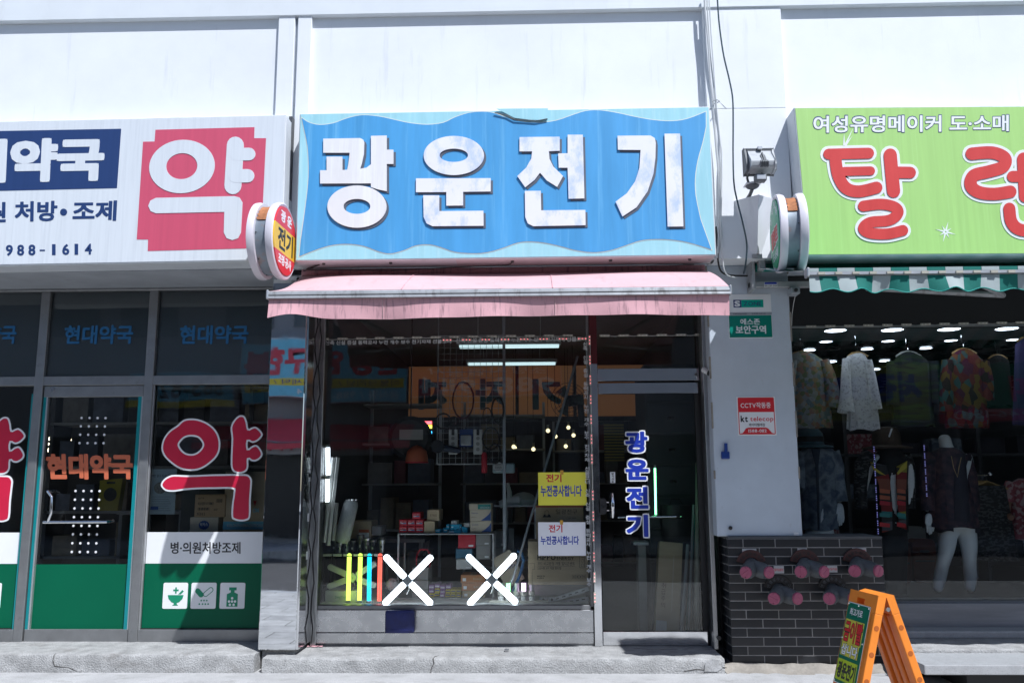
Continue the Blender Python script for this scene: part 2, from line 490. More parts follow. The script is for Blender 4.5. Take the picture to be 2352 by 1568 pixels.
G().box(-9, 9, .3, .4, zs + .25, 9.4).build('backing_wall', m_white, bld)
# the pale pillar between the two shops on the right
xp0, xp1 = 1.322, 1.945
zpb = W(1750, 1231, YPIL).z
p = G().box(xp0, xp1, YPIL, .10, zpb, zs + .012).build('pillar', m_pillar, bld, bevel=.006)
for zz in (.35, .75, 1.15, 1.5, 1.9):                      # chipped paint on the pillar's edges
    for xx in (xp0, xp1):
        s = random.uniform(.02, .05)
        G().box(xx - .006, xx + .006, YPIL - .0025, YPIL + .01, zpb + zz + random.uniform(-.1, .1), zpb + zz + s + random.uniform(.0, .1) + .1).build('paint_chip', m_rough_conc, p)
# stainless clad column left of the electrical shop
m_mirror_col = mirror('polished column steel', (.68, .70, .73), .015, .045, 1.1, (1, 1, 2.2))
m_steel = mirror('polished steel', (.72, .73, .75), .08, .10, 2.2, (1, 1, 1))
m_brushed = mirror('brushed steel', (.42, .43, .44), .3, .05, 6, (1, 1, 1))
m_alum = mat('worn aluminium', (.30, .305, .31), .42, .75, var=.12, scale=9, stain=((.1, .1, .1), .4, 12, (1, 1, 1), .62))
m_alum_l = mat('pale aluminium', (.55, .56, .57), .38, .7, var=.08, scale=9)
xm0, xm1 = W(604, 1200, -.4).x, W(690, 1200, -.4).x
zmb = W(640, 1492, -.4).z
colm = thing('column', 'mirror polished steel column between the pharmacy and the electrical shop', 'column', ((xm0 + xm1) / 2, -.2, 0))
G().box(xm0, xm1 - .004, -.40, -.02, zmb, zs - .05).build('front_cladding', m_mirror_col, colm, bevel=.006)
G().box(xm1 - .0035, xm1 + .012, -.392, -.01, zmb + .002, zs - .05).build('side_cladding', m_steel, colm)
G().box(xm0 + .02, xm1 - .02, -.36, -.04, 0, zmb).build('plinth', m_concrete, colm)
for dz in (.62, .9, 1.2, 1.23):                           # scraps of torn tape on the side
    G().box(xm1 + .012, xm1 + .0135, -.25, -.21, zmb + dz, zmb + dz + .06).build('tape_scrap', m_white, colm)
# loose cable down the inner side of the column
pts = [Vector((xm1 + .03 + .012 * math.sin(i * 1.9), -.10 + .01 * math.cos(i * 2.3), FZ + .03 + i * (zs - .3) / 24)) for i in range(25)]
m_blackrub = mat('black rubber', (.018, .018, .02), .6, var=.2)
tag(G().tube(pts, .006, 6).build('power_cable', m_blackrub, None, smooth=True), 'thin black cable running down beside the mirror column', 'cable')

# ------------------------------------------------------------------ concrete steps
def step(name, x0, x1, y0, y1, z1, m, cuts=7, noise=.004, bev=.012):
    return tag(G().box(x0, x1, y0, y1, -.05, z1).build(name, m, None, bevel=bev, seg=2), kind='structure')
xs0, xs1 = W(603, 1500, -.5).x, W(1664, 1515, -.5).x
def rough_step(name, x0, x1, y0, y1, z1, m, amp=.005):
    n = int((x1 - x0) / .04); rows = []
    prof = [(y1, z1), (y0 + .12, z1), (y0 + .02, z1), (y0 + .006, z1 - .006), (y0, z1 - .02), (y0, z1 * .5), (y0 - .004, .0), (y0 - .004, -.05)]
    for j, (y, z) in enumerate(prof):
        k = amp if 1 <= j <= 6 else 0
        rows.append([Vector((x0 + (x1 - x0) * i / n, y + random.uniform(-k, k) * .6, z + (random.uniform(-k, k) * .5 if 1 <= j <= 5 else 0))) for i in range(n + 1)])
    g = G().sheet(rows)
    for xx, rv in ((x0, 1), (x1, -1)):
        i = 0 if rv == 1 else n
        vs = [r[i] for r in rows] + [Vector((xx, y1, -.05))]
        g.add(vs, [tuple(range(len(vs)))[::rv]])
    return tag(g.build(name, m, None, smooth=True), kind='structure')
s1 = rough_step('concrete_step', xs0, xs1, -.50, .03, .105, m_concrete)
s0 = rough_step('concrete_step', -9, W(584, 1505, -.5).x, -.50, .06, .128, m_concrete)
def crack(parent, pts, w=.006):
    g = G()
    for a, b in zip(pts[:-1], pts[1:]):
        a, b = Vector(a), Vector(b)
        g.tube([a, b], [w * random.uniform(.3, .6), w * random.uniform(.3, .6)], 5)
    return g.build('crack', m_crack, parent)
cx = W(993, 1520, -.5).x
crack(s1, [(cx + .06, -.30, .104), (cx + .05, -.38, .104), (cx + .01, -.44, .105), (cx + .005, -.498, .103), (cx + .012, -.502, .07), (cx - .004, -.503, .045), (cx - .012, -.504, .0)])
cx = W(1570, 1540, -.5).x
crack(s1, [(cx, -.503, .02), (cx + .08, -.503, .034), (cx + .17, -.503, .03), (cx + .24, -.503, .05), (cx + .3, -.503, .045)], .005)
crack(s1, [(cx - .3, -.12, .104), (cx - .1, -.16, .104), (cx + .1, -.14, .104), (cx + .3, -.15, .104)], .004)
cx = W(120, 1520, -.5).x
crack(s0, [(cx, -.46, .128), (cx + .01, -.501, .124), (cx + .005, -.503, .09), (cx + .02, -.503, .05), (cx + .12, -.503, .04), (cx + .2, -.503, .01)], .005)
# pale cement patch on the step's right corner
q = W(1650, 1532, -.5)
g = G().prism([(q.x - .10, .02), (q.x - .09, .075), (q.x - .04, .104), (q.x + .01, .098), (q.x + .005, .06), (q.x + .03, .045), (q.x - .01, .02)], -.508, -.49)
g.build('cement_patch', m_pale_conc, s1)
# clothes shop: stone sill, ledges and the lit granite step
xk0 = W(2030, 1300, YB).x
def slab(name, c, x0, x1, y0, y1, z0, z1, m, bev=.006):
    return tag(G().box(x0, x1, y0, y1, z0, z1).build(name, m, None, bevel=bev, seg=2), kind='structure')
m_stone = mat('grey veined stone', (.23, .235, .25), .4, var=.18, scale=2.2, stretch=(.6, 1, 4), stain=((.33, .33, .35), .6, 3, (.5, 1, 6), .5))
zk = W(2200, 1384, -.02).z
slab('stone_sill', 0, xp1 + .0, 9, -.04, .3, .19, zk, m_stone)
slab('stone_ledge', 0, xk0 - .02, 9, -.22, -.041, .19, W(2200, 1448, -.22).z, m_granite, .012)
slab('stone_ledge', 0, xk0 - .02, 9, -.62, -.0, .03, .19, m_concrete, .01)
gx = W(2120, 1530, -1.0).x
slab('granite_step', 0, gx, 9, -1.02, -.60, .105, .165, m_granite, .006)
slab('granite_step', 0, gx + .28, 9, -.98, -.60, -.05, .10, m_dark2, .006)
rb = G()
n = 30; rows = []
bx0, bx1 = xs1 + .01, 3.4
for j, (y, z) in enumerate(((YB - .02, .045), (YB - .05, .042), (YB - .1, .02), (YB - .16, .006), (YB - .24, -.002))):
    rows.append([Vector((bx0 + (bx1 - bx0) * i / n, y + random.uniform(-.02, .02) * (j > 0), z + random.uniform(-.006, .006))) for i in range(n + 1)])
tag(rb.sheet(rows).build('broken_cement_footing', m_rough_conc, None, smooth=True), kind='structure')

# ------------------------------------------------------------------ black tiled low wall under the pillar
m_tile = [mat('black glazed tile ' + 'abc'[i], c, .38, var=.25, scale=7, bump=.12, bscale=30, stain=((.06, .062, .066), .7, 6, (1, 1, 1), .56)) for i, c in enumerate(((.010, .012, .016), (.013, .015, .020), (.020, .021, .024)))]
m_mortar = mat('pale mortar', (.30, .29, .28), .9, var=.2, scale=12)
bxl = C('O4', 150, 180, YB).x; bxr = C('O4', 1669, 180, YB).x
zt = C('O4', 900, 136, YB).z; zbt = C('O4', 700, 1388, YB).z
tw = thing('tiled_wall', 'low wall of black brick tiles under the pale pillar', 'wall', ((bxl + bxr) / 2, -.15, 0))
G().box(bxl - .0035, bxr - .003, YB - .0035, .03, .0, zt - .004).build('mortar_bed', m_mortar, tw)
m_cap = mat('grey cement ledge', (.10, .105, .11), .8, var=.2, scale=6)
G().box(bxl - .005, bxr + .004, YB - .004, .03, zt - .004, zt + .014).build('ledge', m_cap, tw, bevel=.004)
rows_n = 14
ph = (zt - .006 - zbt) / rows_n
L_ = .2326
tmesh = {}
def tile(x0, x1, z0, z1, side=None):
    w_, h_ = x1 - x0, z1 - z0
    key = (round(w_, 3), round(h_, 4), random.randrange(3), side)
    if key not in tmesh:
        g = G().cbox((0, 0, 0), w_, .014, h_, Matrix.Rotation(R(90), 3, 'Z') if side else None)
        o = g.build('tile', m_tile[key[2]], None, bevel=.0018)
        tmesh[key] = o.data
        bpy.data.objects.remove(o)
    o = bpy.data.objects.new('tile', tmesh[key])
    cx_, cz = (x0 + x1) / 2, (z0 + z1) / 2
    if side:
        o.location = (bxl + .0005 + random.uniform(-.001, .001), cx_, cz)
    else:
        o.location = (cx_, YB + .0005 + random.uniform(-.0012, .0012), cz)
    o.rotation_euler = (random.uniform(-.004, .004), 0, random.uniform(-.004, .004))
    put(o, tw)
for r in range(rows_n):
    z1 = zt - .006 - r * ph; z0 = z1 - ph + .0072
    x = bxl - .007
    first = L_ / 2 if r % 2 == 0 else L_
    e = x + first - .0072
    while x < bxr - .01:
        tile(x, min(e, bxr), z0, z1)
        x = e + .0072; e = x + L_ - .0072
    y = YB + .0085
    a = .22 if r % 2 == 0 else .11
    tile(y, y + a, z0, z1, True)
    tile(y + a + .0072, -.03, z0, z1, True)

# ------------------------------------------------------------------ far side of the street (seen in the glass and the polished steel)
opp = thing('shop_building', 'two storey shop building on the far side of the street, seen only as a reflection', 'building', (0, -14.2, 0))
m_opw = mat('far wall render', (.26, .26, .27), .8, var=.15, scale=1)
m_opd = mat('far shop dark opening', (.02, .02, .022), .3)
m_opg = mat('far window glass', (.03, .035, .04), .1, spec=.8)
YO = -14.0
G().box(-24, 24, YO - 6, YO - .25, 0, 6.6).build('wall', m_opw, opp)
for i in range(10):
    x = -22 + i * 4.6
    G().box(x, x + 4.1, YO - .26, YO - .2, .1, 2.5).build('shop_window', m_opd, opp)
    G().box(x + .5, x + 1.9, YO - .26, YO - .21, 5.0, 6.1).build('window', m_opg, opp)
    G().box(x + 2.4, x + 3.8, YO - .26, YO - .21, 5.0, 6.1).build('window', m_opg, opp)

# ================================================================== outline helpers
def smooth(pts, k=4, closed=True):
    n = len(pts); out = []
    for i in range(n if closed else n - 1):
        p0, p1, p2, p3 = (Vector(pts[(i + d) % n]) if closed else Vector(pts[min(max(i + d, 0), n - 1)]) for d in (-1, 0, 1, 2))
        for j in range(k):
            t = j / k
            out.append(.5 * ((2 * p1) + (p2 - p0) * t + (2 * p0 - 5 * p1 + 4 * p2 - p3) * t * t + (3 * p1 - p0 - 3 * p2 + p3) * t ** 3))
    if not closed: out.append(Vector(pts[-1]))
    return [(p.x, p.y) for p in out]
def inset(pts, d):
    n = len(pts)
    a = sum(pts[i][0] * pts[(i + 1) % n][1] - pts[(i + 1) % n][0] * pts[i][1] for i in range(n))
    sg = 1 if a > 0 else -1
    out = []
    for i in range(n):
        e1 = (Vector(pts[i]) - Vector(pts[i - 1])); e2 = (Vector(pts[(i + 1) % n]) - Vector(pts[i]))
        if e1.length < 1e-9: e1 = e2
        if e2.length < 1e-9: e2 = e1
        e1.normalize(); e2.normalize()
        n1 = Vector((-e1.y, e1.x)) * sg; n2 = Vector((-e2.y, e2.x)) * sg
        m = (n1 + n2)
        m = m.normalized() if m.length > 1e-6 else n1
        k = max(m.dot(n1), .45)
        q = Vector(pts[i]) + m * (d / k)
        out.append((q.x, q.y))
    return out
def ell(cx, cy, rx, ry, n=40, rot=0):
    return [(cx + rx * math.cos(a) * math.cos(rot) - ry * math.sin(a) * math.sin(rot), cy + rx * math.cos(a) * math.sin(rot) + ry * math.sin(a) * math.cos(rot)) for a in (2 * math.pi * i / n for i in range(n))]
def stroke_poly(pts, wd, caps=8):
    """outline of a thick round-ended pen stroke"""
    P = [Vector(p) for p in pts]; h = wd / 2
    Lf, Rt = [], []
    for i, p in enumerate(P):
        a = P[max(i - 1, 0)]; b = P[min(i + 1, len(P) - 1)]
        t = (b - a).normalized(); nn = Vector((-t.y, t.x))
        hh = h
        Lf.append(p + nn * hh); Rt.append(p - nn * hh)
    t0 = (P[1] - P[0]).normalized(); t1 = (P[-1] - P[-2]).normalized()
    def cap(c, t):
        nn = Vector((-t.y, t.x))
        return [c + nn * h * math.cos(math.pi * k / caps) + t * h * math.sin(math.pi * k / caps) for k in range(1, caps)]
    out = Lf + cap(P[-1], t1) + Rt[::-1] + cap(P[0], -t0)
    return [(p.x, p.y) for p in out]
def onto(c, pts, Y):                                      # crop pixels to (x, z) on the plane Y
    return [(lambda p: (p.x, p.z))(C(c, u, v, Y)) for u, v in pts]
def ringmesh(g, outer, inner, y0, y1):
    n = len(outer)
    vs = [(p[0], y0, p[1]) for p in outer] + [(p[0], y0, p[1]) for p in inner] + [(p[0], y1, p[1]) for p in outer] + [(p[0], y1, p[1]) for p in inner]
    fs = []
    for i in range(n):
        j = (i + 1) % n
        fs += [(i, j, n + j, n + i), (2 * n + i, 3 * n + i, 3 * n + j, 2 * n + j), (i, 2 * n + i, 2 * n + j, j), (n + i, n + j, 3 * n + j, 3 * n + i)]
    return g.add(vs, fs)
def qtext(s, c, quad, Y, mat_, parent, off=0.0, th=.0015, name='lettering'):
    """letters fitted to four picture corners (top left, top right, bottom right, bottom left) on the plane Y"""
    a, b, d, e = [C(c, u, v, Y) for u, v in quad]
    vs, fs = text_mesh(s, off, .5)
    ax, bx = min(v.x for v in vs), max(v.x for v in vs)
    ay, by = min(v.y for v in vs), max(v.y for v in vs)
    out = []
    for v in vs:
        p = (v.x - ax) / (bx - ax); q = (v.y - ay) / (by - ay)
        r = e.lerp(d, p).lerp(a.lerp(b, p), q)
        out.append(Vector((r.x, Y - th * (v.z + .5), r.z)))
    return G().add(out, fs).build(name, mat_, parent)
def pquad(c, quad, Y, th, mat_, parent, name, bevel=0):
    return G().prism(onto(c, quad, Y), Y - th, Y).build(name, mat_, parent, bevel=bevel)
def prect(c, u0, v0, u1, v1, Y, th, mat_, parent, name, bevel=0, back=0):
    x0, x1, z0, z1 = rect(c, u0, v0, u1, v1, Y)
    return G().box(x0, x1, Y - th, Y + back, z0, z1).build(name, mat_, parent, bevel=bevel)

# ------------------------------------------------------------------ colours of print and film
m_pw = mat('white vinyl', (.80, .81, .82), .45, var=.03)
m_pr = mat('red vinyl', (.55, .012, .05), .4, var=.05)
m_pb = mat('blue vinyl', (.012, .035, .36), .4, var=.05)
m_pk = mat('black print', (.02, .02, .022), .5, var=.05)
m_navy = mat('navy print', (.035, .055, .17), .5, var=.06)
m_green = mat('green vinyl film', (.0, .105, .05), .5, var=.06, scale=2, spec=.25)
m_greenp = mat('green print', (.01, .25, .13), .5, var=.05)
m_teal = mat('teal edge strip', (.01, .22, .24), .35, var=.1)
m_film = mat('grey window film', (.17, .185, .20), .35, var=.07, scale=1.5)
m_bluetxt = mat('dull blue vinyl', (.02, .13, .30), .5, var=.05)
m_orange_v = mat('orange vinyl', (.52, .13, .06), .5, var=.05)
m_glass = glass('shop window glass', (.92, .95, .95), 1.55, .015)
m_glass_c = glass('clothes shop glass', (.90, .93, .94), 1.42, .008)
m_chrome = mirror('chrome', (.72, .73, .75), .06, .0)
m_gasket = mat('black gasket', (.02, .02, .02), .6)

# ================================================================== pharmacy shop front
ph = thing('pharmacy_shopfront', 'grey framed pharmacy window and door with red lettering and a green base', 'shop front', (-4.2, YP, 0))
def vx(x, y, Y): return W(x, y, Y).x
zh = W(300, 662, YP).z; zt0, zt1 = W(300, 885, YP).z, W(300, 864, YP).z
zsl0, zsl1 = W(300, 1471, YP).z, W(300, 1443, YP).z
XM1, XM2 = vx(78, 1100, YP), vx(333, 1100, YP)
XR = xm0 - .004
mw = .036
for x in (XM1, XM2, XM1 - .90, XM1 - 1.8):
    G().box(x - mw, x + mw, YP - .05, YP + .05, zsl0 - .02, zh).build('mullion', m_alum, ph, bevel=.004)
G().box(-6.6, XR, YP - .045, YP + .05, zt0, zt1).build('transom', m_alum, ph, bevel=.003)
G().box(-6.6, XR, YP - .06, YP + .05, zh - .03, zh + .03).build('head_rail', m_alum, ph, bevel=.004)
G().box(-6.6, XR, YP - .035, YP + .06, zh + .03, zs - .04).build('head_panel', m_alum, ph)
for a, b in ((XM2 + mw, XR), (XM1 - .9 + mw, XM1 - mw), (XM1 - 1.8 + mw, XM1 - .9 - mw)):
    G().box(a, b, YP - .044, YP + .05, zsl0, zsl1).build('sill', m_alum, ph, bevel=.003)
    G().box(a, b, YP - .02, YP - .01, zsl1, zsl1 + .006).build('gasket', m_gasket, ph)
for k, (a, b) in enumerate(((XM2 + mw, XR), (XM1 + mw, XM2 - mw), (XM1 - .9 + mw, XM1 - mw), (XM1 - 1.8 + mw, XM1 - .9 - mw))):
    G().box(a, b, YP, YP + .006, zt1, zh - .03).build('upper_panel', m_film, ph)
    G().box(a, b, YP - .012, YP - .006, zt1, zh - .03).build('upper_pane', m_glass, ph)
    if k != 1:
        G().box(a + .004, b, YP - .004, YP + .004, zsl1, zt0).build('pane', m_glass, ph)
for (a, b) in ((148, 306), (413, 571), (-105, 38)):
    ptext('현대약국', '', a, 747, b, 790, YP - .013, m_bluetxt, ph, off=.03, name='window_lettering')
# white edge trims of the panes
for x in (XM2 + mw, XM1 - mw - .010):
    G().box(x, x + .010, YP - .03, YP - .01, zsl1, zt0).build('pane_trim', m_alum_l, ph)
YF = YP - .006
for a, b, key in ((XM2 + mw + .012, XR - .002, 1), (XM1 - .9 + mw, XM1 - mw - .012, 0), (XM1 - 1.8 + mw, XM1 - .9 - mw, 0)):
    zw0, zw1 = W(460, 1293, YF).z, W(460, 1221, YF).z
    G().box(a, b, YF, YF + .0015, zw0, zw1).build('white_band', m_pw, ph)
    G().box(a, b, YF, YF + .0015, zsl1 + .006, zw0 - .002).build('green_film', m_green, ph)
qtext('병·의원처방조제', 'J', [(224, 704), (652, 704), (652, 776), (224, 776)], YF, m_pk, ph, off=.018, name='window_lettering')
qtext('병·의원처방조제', '', [(-205, 1243), (-45, 1243), (-45, 1270), (-205, 1270)], YF, m_pk, ph, off=.018, name='window_lettering')
# three white pictogram tiles
def rrect(x0, x1, z0, z1, r, k=4):
    out = []
    for cx, cz, a0 in ((x1 - r, z1 - r, 0), (x0 + r, z1 - r, 90), (x0 + r, z0 + r, 180), (x1 - r, z0 + r, 270)):
        out += [(cx + r * math.cos(R(a0 + 90 * i / k)), cz + r * math.sin(R(a0 + 90 * i / k))) for i in range(k + 1)]
    return out
tiles = []
DXL = C('D', 92, 700, YF).x - C('O2', 1275, 560, YF).x      # the next pane repeats the print this far to the left
for u0, u1, dx_ in ((177, 328, 0), (349, 503, 0), (526, 679, 0), (177, 328, DXL), (349, 503, DXL), (526, 679, DXL)):
    x0, x1, z0, z1 = rect('J', u0, 953, u1, 1112, YF)
    x0 += dx_; x1 += dx_
    o = G().prism(rrect(x0, x1, z0, z1, .012), YF - .0015, YF - .0002).build('pictogram', m_pw, ph)
    tiles.append((o, x0, x1, z0, z1))
Yt = YF - .002
for base in (0, 3):
    o, x0, x1, z0, z1 = tiles[base]; s = x1 - x0
    f = lambda a, b: (x0 + a * s, z1 - b * s * 1.04)
    g = G().prism([f(.2, .46), f(.84, .46), f(.8, .6), f(.68, .72), f(.58, .76), f(.58, .8), f(.64, .85), f(.4, .85), f(.46, .8), f(.46, .76), f(.36, .72), f(.24, .6)], Yt - .001, Yt)
    g.prism([f(.49, .17), f(.55, .17), f(.55, .25), f(.63, .25), f(.63, .31), f(.55, .31), f(.55, .4), f(.49, .4), f(.49, .31), f(.41, .31), f(.41, .25), f(.49, .25)], Yt - .001, Yt)
    g.prism([f(.62, .43), f(.78, .27), f(.84, .32), f(.73, .43)], Yt - .001, Yt)
    g.build('mortar_symbol', m_greenp, o)
    o, x0, x1, z0, z1 = tiles[base + 1]; s = x1 - x0
    g = G().prism(stroke_poly([f(.26, .3), f(.4, .44)], s * .2), Yt - .001, Yt)
    so_ = stroke_poly([f(.58, .42), f(.78, .26)], s * .2); si_ = inset(so_, s * .025)
    ringmesh(g, so_, si_, Yt - .001, Yt)
    for a, b in ((.42, .65), (.53, .65), (.64, .65), (.35, .78), (.48, .78), (.59, .78), (.7, .78)):
        g.prism(ell(*f(a, b), s * .032, s * .032, 10), Yt - .001, Yt)
    g.build('capsule_symbol', m_greenp, o)
    o, x0, x1, z0, z1 = tiles[base + 2]; s = x1 - x0
    g = G().prism([f(.36, .17), f(.66, .17), f(.66, .28), f(.58, .28), f(.58, .36), f(.72, .42), f(.72, .88), f(.28, .88), f(.28, .42), f(.43, .36), f(.43, .28), f(.36, .28)], Yt - .001, Yt)
    b_ = g.build('bottle_symbol', m_greenp, o)
    g = G()
    for a, b in ((.5, .57), (.38, .69), (.5, .69), (.62, .69), (.42, .81), (.57, .81)):
        g.prism(ell(*f(a, b), s * .05, s * .05, 10), Yt - .002, Yt - .0011)
    g.build('tablet_symbol', m_pw, o)
# big red letters on the panes: white border with the red letter on top
def red_letter(dx):
    """traced outline of the round red letter on the window, shifted by dx metres"""
    yo = YF - .001
    def sh(pts): return [(a + dx, b) for a, b in pts]
    ring_o = smooth([(270, 690), (290, 600), (350, 520), (430, 465), (470, 425), (520, 403), (600, 400), (680, 420), (760, 465), (820, 530), (850, 610), (852, 690), (830, 760), (780, 820), (700, 880), (620, 912), (540, 915), (460, 900), (390, 860), (320, 800), (285, 750)], 3)
    ring_i = smooth([(447, 660), (465, 625), (500, 592), (550, 578), (610, 582), (650, 605), (678, 655), (660, 700), (620, 735), (570, 750), (515, 740), (475, 710)], 3)
    n = 63
    def resample(pts, n):
        L2 = [0]
        for i in range(len(pts)): L2.append(L2[-1] + (Vector(pts[(i + 1) % len(pts)]) - Vector(pts[i])).length)
        out = []
        for k in range(n):
            t = L2[-1] * k / n
            i = max(j for j in range(len(pts)) if L2[j] <= t)
            f_ = (t - L2[i]) / max(L2[i + 1] - L2[i], 1e-9)
            out.append(tuple(Vector(pts[i]).lerp(Vector(pts[(i + 1) % len(pts)]), f_)))
        return out
    def start(pts, c):
        i = min(range(len(pts)), key=lambda q: abs(math.atan2(pts[q][1] - c[1], pts[q][0] - c[0])))
        return pts[i:] + pts[:i]
    cc = (560, 660)
    ro = start(resample(ring_o, n), cc); ri = start(resample(ring_i, n), cc)
    st_ = smooth([(955, 490), (985, 420), (1030, 375), (1070, 367), (1100, 385), (1120, 440), (1132, 500), (1165, 488), (1200, 480), (1240, 505), (1272, 550), (1262, 585), (1220, 625), (1170, 640), (1128, 625), (1128, 695), (1165, 672), (1210, 660), (1245, 690), (1272, 745), (1255, 790), (1205, 822), (1160, 820), (1132, 805), (1130, 880), (1105, 925), (1050, 943), (990, 930), (960, 880), (958, 760), (965, 600)], 3)
    bar = smooth([(265, 1060), (290, 1005), (340, 970), (400, 955), (550, 960), (750, 952), (950, 948), (1060, 948), (1130, 955), (1165, 1000), (1165, 1060), (1155, 1200), (1150, 1370), (1110, 1408), (1050, 1415), (990, 1400), (965, 1370), (968, 1250), (985, 1130), (970, 1095), (800, 1095), (620, 1098), (480, 1110), (390, 1122), (310, 1112)], 3)
    b1 = G(); ringmesh(b1, sh(onto('O2', ro, yo)), sh(onto('O2', ri, yo)), yo - .0015, yo)
    lt = b1.build('letter_stroke', m_pw, ph)
    i1 = G(); ringmesh(i1, inset(sh(onto('O2', ro, yo)), .014), inset(sh(onto('O2', ri, yo)), -.014), yo - .003, yo - .0016)
    i1.build('red_fill', m_pr, lt)
    for k, poly in enumerate((st_, bar)):
        q = sh(onto('O2', poly, yo))
        y_ = yo - .0006 * (k + 1)
        l2 = G().prism(q, y_ - .0015, yo).build('letter_stroke', m_pw, ph)
        G().prism(inset(q, .014), y_ - .003, y_ - .0016).build('red_fill', m_pr, l2)
red_letter(0)
red_letter(DXL)
# door
dz0, dz1 = zsl0 - .012, W(200, 887, YP).z
dr = G().box(XM1 + mw + .006, XM2 - mw - .006, YP - .034, YP + .034, W(200, 912, YP).z, dz1).build('door', m_alum, ph, bevel=.003)
G().box(XM1 + mw + .006, XM2 - mw - .006, YP - .034, YP + .034, dz0, zsl1 - .0).build('bottom_rail', m_alum, dr, bevel=.003)
for x0, x1, m_ in ((XM1 + mw + .006, XM1 + mw + .030, m_teal), (XM2 - mw - .046, XM2 - mw - .018, m_teal), (XM1 + mw + .030, XM1 + mw + .042, m_alum_l), (XM2 - mw - .018, XM2 - mw - .006, m_alum_l)):
    G().box(x0, x1, YP - .03, YP + .03, zsl1, W(200, 912, YP).z).build('stile', m_, dr)
G().box(XM1 - mw - .02, XM1 - mw - .001, YP - .034, YP - .01, zsl1 - .1, W(100, 905, YP).z).build('edge_strip', m_teal, ph)
xg0, xg1 = XM1 + mw + .042, XM2 - mw - .046
G().box(xg0, xg1, YP - .004, YP + .004, zsl1, W(200, 912, YP).z).build('pane', m_glass, dr)
zgf = W(190, 1295, YF).z
G().box(xg0, xg1, YF, YF + .0015, zsl1, zgf).build('green_film', m_green, dr)
qtext('현대약국', 'O1', [(380, 628), (1102, 628), (1102, 838), (390, 842)], YF, m_orange_v, dr, off=.05, name='door_lettering')
g = G()
dot_mesh = None
for r0, r1, u0, v0, u1, v1, nr in ((0, 4, 677, 330, 660, 538, 4), (0, 8, 627, 935, 596, 1440, 8)):
    for j in range(nr):
        for i in range(4):
            u = u0 + (u1 - u0) * j / (nr - 1) + i * 66.5
            v = v0 + (v1 - v0) * j / (nr - 1) + i * .3
            p = C('O1', u, v, YF)
            G().prism(ell(p.x, p.z, .0095, .0095, 12), YF - .0012, YF + .0002).build('dot', m_pw, dr)
# bent chrome handle: a short upright and the long bar
a = C('O1', 398, 940, YP - .06); b = C('O1', 430, 985, YP - .08); c_ = C('O1', 425, 1120, YP - .08); d = C('O1', 400, 1190, YP - .07)
e = C('O1', 360, 1195, YP - .07); f_ = C('O1', 890, 1192, YP - .07)
h = G().tube([Vector((a.x, YP, a.z)), a, b, c_, d], .011, 10).tube([e, f_, Vector((f_.x + .02, YP - .01, f_.z + .005))], .012, 10)
h.build('handle', m_chrome, dr, smooth=True)
G().disc((C('O1', 440, 97, YP - .036).x, YP - .036, C('O1', 440, 97, YP).z), .016, (0, -1, 0), .008).build('bolt', m_chrome, dr, smooth=True)

# ================================================================== electrical shop front
el = thing('electrical_shopfront', 'steel framed electrical shop window and glass door under the pink awning', 'shop front', (-.2, YG, 0))
zwb = W(1050, 1392, YG).z; zdb = W(1500, 1480, YG).z
zwt = zs + .012
xw0, xw1 = W(735, 1100, YG).x, W(1352, 1100, YG).x
xdp0, xdp1 = W(1361, 1200, -.03).x, W(1379, 1200, -.03).x
xj0, xj1 = W(1622, 1200, -.03).x, W(1655, 1200, -.16).x
m_frame = mat('dark bronze frame', (.055, .055, .058), .35, .6, var=.1)
m_grayfr = mat('grey steel frame', (.24, .245, .25), .4, .6, var=.15, scale=6)
m_redpost = mat('dark red paint', (.07, .006, .01), .45, var=.1)
# left jamb
G().box(xm1 + .012, xm1 + .055, -.06, .05, FZ, zwt).build('jamb', m_brushed, el, bevel=.003)
G().box(xm1 + .056, xw0 - .045, -.03, .05, FZ, zwt).build('jamb', m_frame, el, bevel=.003)
G().box(xw0 - .044, xw0, -.045, .05, zwb, zwt).build('jamb', m_grayfr, el, bevel=.003)
# post between window and door: polished steel with a red upper part
zred = W(1368, 835, -.03).z
G().box(xdp0, xdp1, -.05, .06, FZ, zred).build('door_post', m_steel, el, bevel=.003)
G().box(xdp0, xdp1, -.05, .06, zred + .001, zwt).build('door_post', m_redpost, el, bevel=.003)
G().box(xw1, xdp0 - .002, -.02, .05, zwb, zwt).build('mullion', m_grayfr, el, bevel=.003)
G().box(xw0, xw1, -.025, .05, zwb - .02, zwb + .012).build('sill', m_grayfr, el, bevel=.003)
m_base = mirror('dull steel base panel', (.56, .57, .585), .24, .06, 1.5, (1, 1, 1))
zmid = W(1050, 1452, -.03).z
G().box(xw0 - .0, xdp0 - .006, -.032, .04, zmid + .002, zwb - .021).build('base_panel', m_base, el, bevel=.003)
G().box(xw0 + .0, xdp0 - .006, -.028, .04, zdb + .012, zmid - .002).build('base_panel', m_base, el, bevel=.003)
G().box(xw0, xdp0 - .006, -.022, .03, FZ - .01, zdb + .03).build('base_skirt', m_grayfr, el)
G().box(xw0 - .07, xw0 - .001, -.025, .04, FZ, zwb - .02).build('base_end', mat('rusty end plate', (.16, .12, .10), .6, .3, var=.3, scale=8), el)
G().box(xw0, xw1, -.004, .004, zwb + .012, zwt).build('window_pane', m_glass, el)
# upper part of the window: dark beam behind the glass
zbk = W(1050, 772, YG).z
